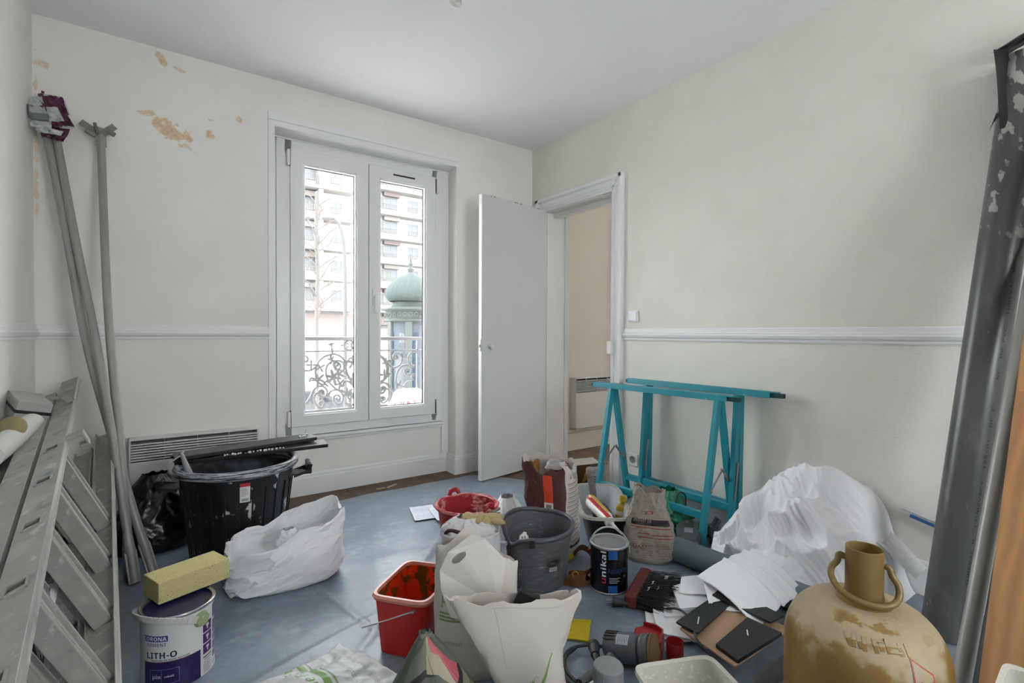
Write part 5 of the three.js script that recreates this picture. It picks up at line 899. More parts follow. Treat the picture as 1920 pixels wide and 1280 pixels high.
  mesh('knob', xf(lathe([[0, -0.02], [0.019, -0.02], [0.024, 0.0], [0.026, 0.02], [0.022, 0.028], [0, 0.028]], 20), [0, 0.28, -0.012], [0.1, 0, 0.05]), std({ map: aluTex, color: 0xc3c3c8, roughness: 0.7 }), hm);
  const yb = thing('yellow_bottle', 'small yellow squeeze bottle between the tub and the cement bag', 'bottle', [1.955, 0.075, -1.765], 0);
  yb.rotation.z = -0.18;
  const ym = std({ color: 0xb9982a, roughness: 0.35 });
  mesh('body', lathe([[0, 0], [0.028, 0.0], [0.03, 0.008], [0.03, 0.075], [0.026, 0.09], [0.014, 0.1], [0.013, 0.108], [0, 0.108]], 32), ym, yb);
  mesh('cap', lathe([[0.019, 0.108], [0.02, 0.11], [0.02, 0.135], [0.016, 0.14], [0, 0.14]], 24), ym, yb);
  mesh('label_band', new THREE.CylinderGeometry(0.0304, 0.0304, 0.022, 32, 1, true).translate(0, 0.05, 0), std({ color: 0xc9c6b4, roughness: 0.5 }), yb);
}
// small cement bag
{
  const ct = canvasTex(2048, 1024, (c, w, h) => {
    const P = w / 2; c.fillStyle = '#8b8379'; c.fillRect(0, 0, w, h); for (let i = 0; i < 700; i++) { c.fillStyle = ['#7d756c', '#978f85', '#766e65', '#8f877d'][i % 4]; c.globalAlpha = 0.35; c.beginPath(); c.ellipse((i * 397) % w, (i * 211) % h, 20 + (i * 13) % 50, 8 + (i * 7) % 20, i, 0, 7); c.fill(); } c.globalAlpha = 1; c.fillStyle = '#7a7168'; for (let i = 0; i < 90; i++) c.fillRect((i * 263) % w, (i * 149) % h, 40 + (i * 17) % 60, 3);
    c.fillStyle = '#31564a'; c.fillRect(P - 130, 290, 90, 44); c.fillStyle = '#9c2d2e'; c.fillRect(P - 40, 284, 110, 44); c.fillStyle = '#b5aaa0'; c.font = 'bold 34px sans-serif'; c.fillText('BAT', P - 122, 326); c.fillText('PRO', P - 28, 320);
    c.fillStyle = '#151312'; c.fillRect(P - 260, 400, 560, 84); c.fillStyle = '#8f857b'; c.font = 'bold 52px sans-serif'; c.fillText('ENDUIT DE', P - 230, 440); c.fillStyle = '#5c544d'; c.font = 'bold 38px sans-serif'; c.fillText('LISSAGE FIN', P - 200, 476);
    c.fillStyle = '#8a2b2d'; for (const [y, x0, x1] of [[505, -270, 60], [512, 40, 300], [590, -150, 10], [604, 30, 310], [640, -140, 60], [648, 80, 300]]) c.fillRect(P + x0, y, x1 - x0, 13);
    c.strokeStyle = '#7d2b2b'; c.lineWidth = 7; for (const x of [-190, -75]) { c.save(); c.translate(P + x, 770); c.rotate(0.785); c.strokeRect(-34, -34, 68, 68); c.restore(); c.fillStyle = '#26201d'; c.fillRect(P + x - 6, 745, 12, 32); c.fillRect(P + x - 6, 783, 12, 10); }
    c.fillStyle = '#5f574f'; for (let i = 0; i < 24; i++) c.fillRect(P - 300 + (i % 3) * 220, 690 + Math.floor(i / 3) * 34, 120 + (i * 37) % 70, 4);
  });
  const t = thing('cement_bag', 'small grimy paper cement bag with torn top, black band and red hazard diamonds', 'bag', [1.862, 0.005, -1.505], face(1.862, -1.505));
  mesh('bag_body', sack({ rx: 0.095, rz: 0.052, h: 0.325, sd: 121, sq: 2.9, amp: 0.018, fr: 10, nu: 150, nv: 120, inner: 0.25, tx: (y) => 1 - 0.34 * sst(0.35, 0.9, y), tz: (y) => 1 - 0.45 * y, rim: (a) => 0.07 * Math.max(0, -Math.sin(a)) - 0.04 * Math.exp(-((a / 0.5) ** 2)) + 0.02 * Math.sin(7 * a) }), std({ map: ct, roughness: 0.5, bumpMap: aluBump, bumpScale: 0.002 }), t);
  mesh('kraft_lining', [surf((u, v) => [lerp(-0.005, 0.055, u), 0.26 + 0.055 * v * (0.6 + 0.4 * Math.sin(u * 3.1)) , -0.012 + 0.006 * ridge(u * 4, v * 4, 3)], 20, 12), surf((u, v) => [lerp(-0.058, -0.035, u), 0.30 + 0.045 * v, 0.0 + 0.004 * ridge(u * 4, v * 4, 5)], 10, 10)], std({ color: 0x8a5a31, roughness: 0.8 }), t);
}
// cardboard box in the doorway
{
  const cbm = std({ map: tex(256, 256, (u, v) => { const a = tfbm(u, v, 30, 3, 2); return [128 + 14 * a, 96 + 12 * a, 66 + 10 * a]; }), roughness: 0.85 }), wh = std({ color: 0xaaa39c, roughness: 0.7 });
  const t = thing('cardboard_box', 'open cardboard box with white printed sides in front of the doorway', 'box', [2.33, 0.005, -2.46], -0.25);
  mesh('side', bx(-0.13, 0.13, 0, 0.17, -0.1, -0.096), cbm, t); mesh('side', bx(-0.13, -0.126, 0, 0.17, -0.1, 0.1), cbm, t); mesh('side', bx(0.126, 0.13, 0, 0.17, -0.1, 0.1), wh, t); mesh('side', bx(0.0, 0.13, 0, 0.17, 0.096, 0.1), wh, t); mesh('bottom', bx(-0.13, 0.13, 0, 0.004, -0.1, 0.1), cbm, t);
  mesh('flap', xf(bx(-0.13, 0.13, 0, 0.003, -0.1, 0), [0, 0.172, 0.04], [0.15, 0, 0]), wh, t); mesh('flap', xf(bx(-0.1, 0, 0, 0.003, -0.1, 0.1), [-0.128, 0.17, 0], [0, 0, 0.9]), cbm, t); mesh('flap', xf(bx(-0.07, 0.0, -0.085, 0, -0.0015, 0.0015), [0.03, 0.16, 0.105], [0.5, 0.4, 0]), std({ color: 0xa07a35, roughness: 0.8 }), t);
  for (let i = 0; i < 4; i++) mesh('print_mark', bx(0.05 + 0.0, 0.07, 0.1 - i * 0.016, 0.107 - i * 0.016, 0.0995, 0.1006), matDark, t);
}
// ================= SAWHORSES =================
{
  const teal = std({ map: tex(512, 512, (u, v) => { const a = tfbm(u, v, 8, 4, 3), b = tfbm(u, v, 40, 3, 6); return mixc([36 + 14 * a, 138 + 14 * a, 152 + 14 * a], [168, 190, 192], sst(0.34, 0.46, b) * 0.6); }), roughness: 0.4 });
  const zinc = std({ color: 0x9a9894, metalness: 0.6, roughness: 0.4 });
  const saw = (label, p, turn, spread, lean, z0, z1, ov = 0) => {
    const t = thing('sawhorse', label, 'sawhorse', p, turn); t.rotation.order = 'YXZ'; t.rotation.z = lean;
    const H = 0.745;
    mesh('beam', [bx(-0.022, 0.022, H - 0.006, H, z0, z1, 0.002), bx(-0.022, -0.018, H - 0.032, H - 0.004, z0, z1 - 0.03, 0.001), bx(0.018, 0.022, H - 0.032, H - 0.004, z0, z1 - 0.03, 0.001)], teal, t);
    mesh('beam_end', [bx(-0.014, 0.014, H - 0.028, H - 0.006, z1 - 0.04, z1 + 0.028, 0.002), bx(-0.014, 0.014, H - 0.028, H - 0.006, z0 - 0.02, z0 + 0.02, 0.002)], std({ color: 0x0f3a40, roughness: 0.5 }), t);
    for (const s of [-1, 1]) {
      const legs = [];
      for (const z of [z0 + 0.15, z1 - 0.2 + ov * 2]) {
        const a = [s * 0.014, H - 0.03, z], b = [s * spread, 0.004, z + (z < 0 ? -0.0 : 0.0)];
        mesh('leg', bar(a, b, 0.036, 0.026, V(0, 0, 1), 0.003), teal, t);
      }
      const k = 0.15, x = lerp(s * spread, s * 0.014, k / (H - 0.03));
      mesh('stretcher', [bx(x - 0.013, x + 0.013, k - 0.018, k + 0.018, z0 + 0.15, z1 - 0.2 + ov * 2, 0.002)], teal, t);
    }
    if (spread > 0.08) for (const z of [z0 + 0.15, z1 - 0.2 + ov * 2]) {
      const y = 0.27, f = (yy, s) => s * lerp(spread, 0.014, yy / (H - 0.03));
      mesh('folding_stay', [bar([f(y, -1), y, z + 0.016], [0.0, y + 0.095, z + 0.02], 0.004, 0.014, V(1, 0.6, 0), 0.001), bar([f(y, 1), y, z + 0.016], [0.0, y + 0.095, z + 0.022], 0.004, 0.014, V(1, -0.6, 0), 0.001), rod([0, y + 0.095, z + 0.014], [0, y + 0.095, z + 0.03], 0.006), rod([f(y, 1), y, z + 0.01], [f(y, 1), y, z + 0.024], 0.006), rod([f(y, -1), y, z + 0.01], [f(y, -1), y, z + 0.024], 0.006)], zinc, t);
    }
    return t;
  };
  saw('front teal steel sawhorse standing open by the right wall', [2.315, 0.003, -1.82], 0.035, 0.15, 0, -0.475, 0.455, 0.06);
  const b = saw('rear teal steel sawhorse folded flat against the right wall', [2.425, 0.003, -1.69], 0, 0.034, -0.045, -0.46, 0.475); b.scale.y = 1.035;
  mesh('folding_stay', bar([-0.03, 0.2, 0.29], [-0.02, 0.38, 0.295], 0.004, 0.014, V(1, 0, 0), 0.001), zinc, b); mesh('folding_stay', bar([-0.03, 0.22, -0.285], [-0.02, 0.4, -0.28], 0.004, 0.014, V(1, 0, 0), 0.001), zinc, b);
}
// light switch, socket, strike
{
  const sw = thing('light_switch', 'square white light switch on the wall beside the door casing', 'switch', [XR, 1.168, -2.178]);
  mesh('plate', bx(-0.012, 0, -0.036, 0.036, -0.04, 0.04, 0.004), matPVC, sw); mesh('rocker', bx(-0.019, -0.01, -0.03, 0.03, -0.034, 0.03, 0.004), matPVC, sw);
  const so = thing('wall_socket', 'white wall socket low on the wall behind the folded sawhorse', 'socket', [XR, 0.238, -2.172]);
  mesh('plate', bx(-0.01, 0, -0.04, 0.04, -0.04, 0.04, 0.004), matPVC, so); mesh('well', xf(lathe([[0, 0], [0.019, 0], [0.021, 0.004], [0.023, 0.004]], 28), [-0.0105, 0, 0], [0, 0, Math.PI / 2]), std({ color: 0x8d8d8b, roughness: 0.5 }), so);
  tag(mesh('strike_box', [bx(XR - 0.052, XR - 0.026, 0.918, 1.006, -2.372, -2.335, 0.006), bx(XR - 0.045, XR - 0.03, 0.925, 0.999, -2.376, -2.37, 0.002)], matPVC), 'white metal strike box on the door casing below the dado rail', 'door strike');
  const cl = thing('ceiling_spotlight', 'small silver ceiling spotlight at the top edge of the picture', 'spotlight', [1.03, CEIL, -1.80]);
  const nick = std({ color: 0xa3a49f, metalness: 0.7, roughness: 0.35 });
  const hd = new THREE.Group(); hd.position.set(0, 0, 0);
  mesh('mount', [lathe([[0, 0], [0.04, 0], [0.04, -0.012], [0.012, -0.02], [0.009, -0.06], [0, -0.06]], 28)], nick, cl);
  const m = (g) => xf(g, [0.0, -0.055, 0], [0.16, 0, -0.25]);
  mesh('housing', m(lathe([[0, 0.02], [0.016, 0.02], [0.024, 0.0], [0.026, -0.06], [0.019, -0.075], [0, -0.075]], 28)), nick, cl);
  mesh('lamp_gap', m(lathe([[0.019, -0.074], [0.017, -0.082], [0, -0.082]], 28)), matDark, cl);
  mesh('lamp_reflector', m(lathe([[0.018, -0.08], [0.027, -0.1], [0.026, -0.104], [0.018, -0.1], [0, -0.098]], 28)), phys({ color: 0xd8d8d4, roughness: 0.15, transmission: 0.3, thickness: 0 }), cl);
}
// ================= UNDER THE SAWHORSES =================
{
  const grn = phys({ color: new THREE.Color(0.02, 0.24, 0.13), roughness: 0.2, transmission: 0.2, thickness: 0 });
  const gb = thing('green_bag', 'crumpled shiny green plastic bag under the sawhorse stretchers', 'bag', [2.26, 0.005, -1.70], 0.4);
  mesh('bag_body', sack({ rx: 0.10, rz: 0.09, h: 0.2, sd: 131, sq: 2.1, amp: 0.03, fr: 13, inner: 0, tx: (y) => 1.1 - 0.7 * y * y, tz: (y) => 1.1 - 0.7 * y * y }), grn, gb);
  mesh('black_strap', tube([[-0.1, 0.05, 0.05], [-0.09, 0.15, 0.06], [-0.04, 0.21, 0.07], [0.0, 0.19, 0.09], [-0.03, 0.1, 0.1]], 0.004, 30, 8), matDark, gb);
  const g2 = thing('green_bag', 'small piece of green film tucked beside the cement bag at the tub', 'bag', [2.0, 0.005, -1.64], 0.9);
  mesh('bag_body', sack({ rx: 0.05, rz: 0.04, h: 0.15, sd: 137, sq: 2.1, amp: 0.02, fr: 20, inner: 0, nu: 70, nv: 60, tx: (y) => 1 - 0.6 * y, tz: (y) => 1 - 0.6 * y }), grn, g2);
  const blue = tag(mesh('blue_film', xf(sack({ rx: 0.09, rz: 0.05, h: 0.12, sd: 141, sq: 2.1, amp: 0.025, fr: 15, inner: 0, nu: 80, nv: 60, tx: (y) => 1 - 0.6 * y, tz: (y) => 1 - 0.6 * y }), [2.36, 0.004, -1.96], [0, 0.5, 0]), phys({ color: 0x55707c, roughness: 0.25, transmission: 0.25, thickness: 0 })), 'crumpled bluish clear film at the foot of the folded sawhorse', 'plastic film');
  const gry = std({ color: 0x4c4c4d, roughness: 0.5 }), dkp = std({ color: 0x1a1a1b, roughness: 0.5 });
  const dr = thing('power_tool', 'dark grey power tool with vented housing lying under the sawhorse', 'power tool', [2.16, 0.005, -1.50], 0.62);
  mesh('housing', xf(muv(slab([[-0.13, -0.03], [-0.13, 0.03], [-0.04, 0.045], [0.06, 0.045], [0.12, 0.02], [0.13, -0.02], [0.07, -0.045], [-0.05, -0.045]], 0.075, 0.014)), [0, 0.005, 0], [-Math.PI / 2, 0, 0]), gry, dr);
  for (let i = 0; i < 4; i++) mesh('vent', bx(0.02 + i * 0.02, 0.028 + i * 0.02, 0.0795, 0.0815, -0.02, 0.025), dkp, dr);
  mesh('label_plate', bx(-0.06, 0.0, 0.079, 0.081, -0.02, 0.02), std({ color: 0x8a8688, roughness: 0.5 }), dr);
  mesh('grip', [rod([-0.12, 0.035, 0], [-0.24, 0.035, 0.03], 0.032, 0.028, 20)], dkp, dr);
  const junk = (name, label, cat, geo, col, rough = 0.6) => tag(mesh(name, geo, std({ color: col, roughness: rough })), label, cat);
  junk('tool_box', 'flat black plastic case lying behind the cement bag', 'case', xf(bx(-0.1, 0.1, 0, 0.07, -0.05, 0.05, 0.01), [2.10, 0.005, -1.66], [0, 0.7, 0]), 0x1c1c1e);
  junk('clamp', 'long grey steel clamp bar among the tools on the floor', 'clamp', [bar([2.24, 0.03, -1.40], [2.42, 0.035, -1.52], 0.03, 0.012), bar([2.25, 0.012, -1.44], [2.27, 0.075, -1.41], 0.03, 0.014), bar([2.38, 0.02, -1.52], [2.41, 0.085, -1.50], 0.026, 0.014)], 0x5d5f62, 0.4);
  junk('pliers', 'dark pliers with spread handles lying on the floor by the sawhorse foot', 'pliers', [tube([[2.30, 0.02, -1.38], [2.36, 0.03, -1.43], [2.42, 0.03, -1.46]], 0.009, 12, 8), tube([[2.26, 0.02, -1.42], [2.34, 0.035, -1.43], [2.43, 0.04, -1.42]], 0.009, 12, 8), xf(bx(-0.014, 0.014, -0.01, 0.01, -0.03, 0.03, 0.005), [2.44, 0.035, -1.44], [0, 1.2, 0])], 0x2a2a2c);
  junk('trowel', 'small grey trowel leaning in the pile of tools', 'trowel', [xf(slab([[-0.04, 0], [0.04, 0], [0.02, 0.12], [-0.02, 0.12]], 0.002, 0), [2.28, 0.035, -1.62], [-1.2, 0.5, 0]), rod([2.28, 0.04, -1.62], [2.22, 0.085, -1.55], 0.011)], 0x77787a, 0.4);
  junk('strap', 'reddish brown strap looped over the black case by the sawhorse', 'strap', tube([[2.06, 0.08, -1.68], [2.12, 0.10, -1.70], [2.16, 0.09, -1.66], [2.24, 0.07, -1.62], [2.38, 0.06, -1.62]], 0.009, 24, 8), 0x5d3f38);
  for (let i = 0; i < 9; i++) junk('offcut', ['twisted dark metal offcut nearest the sawhorse foot', 'bent grey offcut between pliers and wall', 'flat grey offcut under the clamp bar', 'short black offcut by the white sheet heap', 'angled brown offcut beside the power tool', 'narrow pale offcut next to the pliers', 'dark square offcut against the skirting', 'long thin offcut lying towards the heap', 'rusty offcut at the tip of the clamp'][i], 'offcut', xf(bx(-0.05, 0.05, 0, 0.018, -0.012, 0.012, 0.003), [2.24 + (i % 3) * 0.09, 0.008 + (i % 2) * 0.02, -1.50 + Math.floor(i / 3) * 0.08 - (i % 3) * 0.05], [0.1 * (i % 4 - 1), i * 1.3, 0.12 * (i % 3 - 1)], [1 + (i % 4) * 0.3, 1, 1]), [0x2b2b2c, 0x6e7073, 0x85868a, 0x1f1f20, 0x4f423a, 0x8f9194, 0x333436, 0x626468, 0x55473f][i]);
}
// grey green pipe on the floor
{
  const t = thing('floor_pipe', 'thick grey green plastic pipe lying on the floor under the white sheets', 'pipe', [1.955, 0.061, -1.40]);
  const pm = std({ color: new THREE.Color(0.12, 0.16, 0.165), roughness: 0.22 });
  mesh('pipe', new THREE.CylinderGeometry(0.055, 0.055, 0.62, 48, 1, true).rotateX(Math.PI / 2).translate(0, 0, 0.285), pm, t);
  mesh('bore', new THREE.CylinderGeometry(0.05, 0.05, 0.618, 40, 1, true).rotateX(Math.PI / 2).translate(0, 0, 0.285), pm, t);
  mesh('end_lip', [surf((u, v) => { const a = u * 6.283, r = lerp(0.05, 0.055, v); return [Math.cos(a) * r, Math.sin(a) * r, -0.025]; }, 48, 1), surf((u, v) => { const a = u * 6.283, r = lerp(0.05, 0.055, v); return [Math.cos(a) * r, Math.sin(a) * r, 0.595]; }, 48, 1)], pm, t);
  t.rotation.y = 0.03;
}
// broom head
{
  const t = thing('broom_head', 'red broom head lying on its side with stiff black bristles', 'broom', [1.575, 0.004, -1.325], Math.atan2(0.1, 0.2));
  const dr = [];
  mesh('stock', bx(-0.13, 0.14, 0.004, 0.052, -0.022, 0.022, 0.008), std({ color: 0x6b2a2c, roughness: 0.55, map: tex(256, 256, (u, v) => { const a = tfbm(u, v, 30, 3, 4); return mixc([225, 215, 215], [255, 235, 235], sst(0, 0.3, a)); }) }), t);
  for (let i = 0; i < 520; i++) {
    const x = rr(-0.12, 0.13), y = rr(0.008, 0.05), l = rr(0.095, 0.14), e = [x * 1.12 + rr(-0.022, 0.022), Math.max(0.003, y + rr(-0.02, 0.022)), 0.02 + l];
    dr.push(rod([x, y, 0.018], e, 0.0011, 0.0009, 4));
  }
  const b = mesh('bristles', dr, std({ color: 0x1c1c1d, roughness: 0.5 }), t); b.userData.kind = 'stuff';
  const du = []; for (let i = 0; i < 5; i++) { const x = rr(-0.08, 0.1), z = rr(0.05, 0.12); du.push(tube([[x, 0.054, z], [x + 0.008, 0.06, z + 0.006], [x + 0.016, 0.056, z - 0.002], [x + 0.024, 0.058, z + 0.006]], 0.0016, 10, 5)); }
  const f = mesh('fluff', du, std({ color: 0xb9b9b6, roughness: 0.9 }), t); f.userData.kind = 'stuff';
}
// plug and lead
{
  const t = thing('power_lead', 'dark power lead with a plug crossing the papers to the red tools', 'cable', [1.44, 0.006, -1.29]);
  const rub = std({ color: 0x242526, roughness: 0.5 });
  mesh('cord', tube([[0.045, 0.014, 0.035], [0.075, 0.012, 0.09], [0.10, 0.045, 0.17], [0.075, 0.058, 0.235], [0.02, 0.06, 0.3], [-0.03, 0.062, 0.35], [-0.03, 0.03, 0.42]], 0.0042, 60, 10), rub, t);
  mesh('plug_body', [rod([-0.012, 0.02, -0.02], [0.008, 0.018, 0.0], 0.018, 0.014, 20), rod([0.008, 0.018, 0], [0.04, 0.016, 0.03], 0.010, 0.007, 14), rod([-0.02, 0.02, -0.028], [-0.012, 0.02, -0.02], 0.019, 0.019, 20)], rub, t);
  for (const s of [-1, 1]) mesh('pin', rod([-0.02 + s * 0.007, 0.02, -0.028 - s * 0.007], [-0.036 + s * 0.007, 0.02, -0.042 - s * 0.007], 0.0024), std({ color: 0xa3a09a, metalness: 0.8, roughness: 0.3 }), t);
}
// ================= PAPERS, CARDS AND SHEETS =================
{
  const P = (q, th, w, sd, label, m = matWhitePaper) => tag(mesh('paper_sheet', sheetGeo(q, th, w, 16, sd), m), label, 'paper');
  P([[1.37, 0.008, -1.107], [1.48, 0.008, -1.21], [1.56, 0.01, -1.13], [1.46, 0.01, -1.0]], 0.004, 0.008, 1, 'wrinkled white sheet lowest in the paper pile beside the red drill case');
  P([[1.40, 0.018, -1.09], [1.50, 0.018, -1.19], [1.585, 0.02, -1.10], [1.47, 0.02, -0.98]], 0.003, 0.012, 2, 'second wrinkled white sheet sliding off the pile towards the plug lead');
  P([[1.488, 0.026, -1.131], [1.595, 0.026, -1.218], [1.67, 0.028, -1.19], [1.60, 0.028, -1.06]], 0.006, 0.004, 3, 'folded white sheet in the middle of the paper pile by the broom');
  P([[1.55, 0.04, -1.109], [1.66, 0.04, -1.225], [1.777, 0.042, -1.209], [1.66, 0.042, -1.05]], 0.012, 0.003, 4, 'thick folded white paper pad on top next to the broom bristles');
  P([[1.63, 0.056, -1.17], [1.74, 0.058, -1.24], [1.85, 0.06, -1.18], [1.74, 0.058, -1.06]], 0.004, 0.006, 5, 'white sheet between the paper pad and the ridged white panel');
  P([[1.44, 0.03, -0.99], [1.55, 0.032, -1.02], [1.62, 0.03, -0.96], [1.46, 0.024, -0.90]], 0.003, 0.01, 6, 'white sheet under the black cards next to the red cup');
  // ridged white panel sloping off the pipe
  const pan = (s) => surf((u, v) => {
    if (s) u = 1 - u;
    const A = [1.705, 0.115, -1.145], B = [2.08, 0.155, -1.06], C = [2.05, 0.07, -0.86], D = [1.64, 0.065, -0.87];
    const p = [0, 1, 2].map((i) => lerp(lerp(A[i], B[i], u), lerp(D[i], C[i], u), v));
    const rd = (c, w, h) => h * Math.exp(-(((u - c) / w) ** 2));
    p[1] += 0.02 * Math.sin(v * 3.1) + 0.03 * Math.sin(u * 3.14) + rd(0.36, 0.02, 0.007) - rd(0.42, 0.02, 0.006) + rd(0.64, 0.025, 0.012) + rd(0.76, 0.022, 0.01) - rd(0.7, 0.02, 0.006) + rd(0.52, 0.012, 0.003) + 0.006 * fbm(u * 6, v * 4, 3, 3) - (s ? 0.004 : 0);
    return p;
  }, 100, 40);
  tag(mesh('ridged_panel', [pan(0), pan(1)], std({ color: new THREE.Color(0.76, 0.77, 0.8), roughness: 0.6 })), 'large bent white panel with raised ribs sloping down from the heap', 'panel');
  P([[1.60, 0.07, -1.02], [1.72, 0.10, -1.13], [1.80, 0.1, -1.05], [1.70, 0.07, -0.92]], 0.003, 0.01, 8, 'white sheet tucked under the left edge of the ribbed panel');
  P([[1.86, 0.07, -0.86], [2.0, 0.09, -0.86], [2.02, 0.05, -0.68], [1.86, 0.04, -0.66]], 0.004, 0.012, 9, 'white sheet below the ribbed panel towards the gas bottle');
  // black cards on tan cardboard
  const blk = std({ color: 0x202224, roughness: 0.4, map: tex(256, 256, (u, v) => { const a = tfbm(u, v, 12, 4, 3), b = tfbm(u, v * 0.3, 40, 2, 8); return mixc([225, 228, 232], [255, 255, 255], sst(0, 0.3, a)).map((x) => x + 60 * sst(0.42, 0.5, b)); }) });
  tag(mesh('cardboard_sheet', sheetGeo([[1.44, 0.05, -1.03], [1.72, 0.072, -1.02], [1.72, 0.064, -0.80], [1.42, 0.044, -0.82]], 0.005, 0.002), std({ color: 0xa98a6e, roughness: 0.8 })), 'tan cardboard sheet underneath the black cards', 'cardboard');
  tag(mesh('black_card', sheetGeo([[1.44, 0.065, -1.045], [1.745, 0.085, -1.055], [1.72, 0.084, -0.99], [1.445, 0.064, -0.965]], 0.006, 0.001), blk), 'longest black card, lying crosswise at the back over the tan cardboard', 'card');
  tag(mesh('black_card', sheetGeo([[1.66, 0.09, -1.05], [1.755, 0.092, -1.06], [1.735, 0.09, -0.83], [1.665, 0.086, -0.84]], 0.006, 0.001, 14, 3), blk), 'black card at right pointing from the white panel towards the gas bottle', 'card');
  tag(mesh('black_card', sheetGeo([[1.445, 0.055, -0.90], [1.64, 0.075, -0.905], [1.65, 0.072, -0.795], [1.435, 0.05, -0.82]], 0.012, 0.001, 14, 5), blk), 'thick black card at the front edge of the tan cardboard', 'card');
  const scr = [[1.50, -1.0, 0.5, 0.03], [1.62, -1.035, 0.4, 0.02], [1.70, -0.95, 1.3, 0.02], [1.56, -0.86, 0.6, 0.02]];
  for (const [i, [x, z, a, l]] of scr.entries()) tag(mesh("paper_shred", xf(bx(-l * 0.7, l * 0.7, 0, 0.0015, -0.0018, 0.0018), [x, 0.0845 + (i === 0 ? -0.008 : i === 2 ? 0.016 : i === 3 ? -0.001 : 0.004), z], [0, a, 0.05]), matWhitePaper), ['white paper shred on the left part of the long black card', 'thin white scrap near the middle of the long black card', 'white scrap on the right black card', 'white scrap on the thick front black card'][i], 'scrap');
}
// red tool parts
{
  const red = std({ color: new THREE.Color(0.30, 0.012, 0.018), roughness: 0.35, map: tex(256, 256, (u, v) => { const a = tfbm(u, v, 20, 4, 3); return mixc([255, 255, 255], [255, 200, 190], sst(0.15, 0.4, a)); }) });
  const t = thing('dust_collector', 'red plastic dust collector housing with a round hole and raised rim', 'tool part', [1.30, 0.006, -1.055], 0.55);
  const o = [[-0.06, -0.03], [-0.03, -0.045], [0.045, -0.045], [0.065, -0.02], [0.065, 0.02], [0.045, 0.04], [-0.035, 0.04], [-0.06, 0.02]];
  mesh('housing', xf(slab(o, 0.055, 0.005, [ring(18, (k) => [0.0 + Math.cos(-k * 6.283) * 0.011, Math.sin(-k * 6.283) * 0.011])]), [0, 0, 0], [-Math.PI / 2, 0, 0]), red, t);
  mesh('raised_rim', (() => { const q = []; for (let i = 0; i < 8; i++) { const a = o[i], b = o[(i + 1) % 8]; if (i === 4 || i === 5) continue; q.push(bar([a[0], 0.061, -a[1]], [b[0], 0.061, -b[1]], 0.006, 0.016, V(0, 1, 0), 0.001)); } return q; })(), red, t);
  const c = thing('red_cup', 'short red plastic collar like a cup beside the red housing', 'tool part', [1.352, 0.006, -0.985], 0.3);
  mesh('cup', lathe([[0, 0.012], [0.023, 0.012], [0.0245, 0.06], [0.0275, 0.06], [0.027, 0], [0, 0]], 40), red, c);
  mesh('lugs', [bx(0.02, 0.05, 0, 0.02, -0.03, 0.0, 0.003), bx(-0.045, -0.02, 0.0, 0.022, 0.0, 0.02, 0.003)], red, c);
}
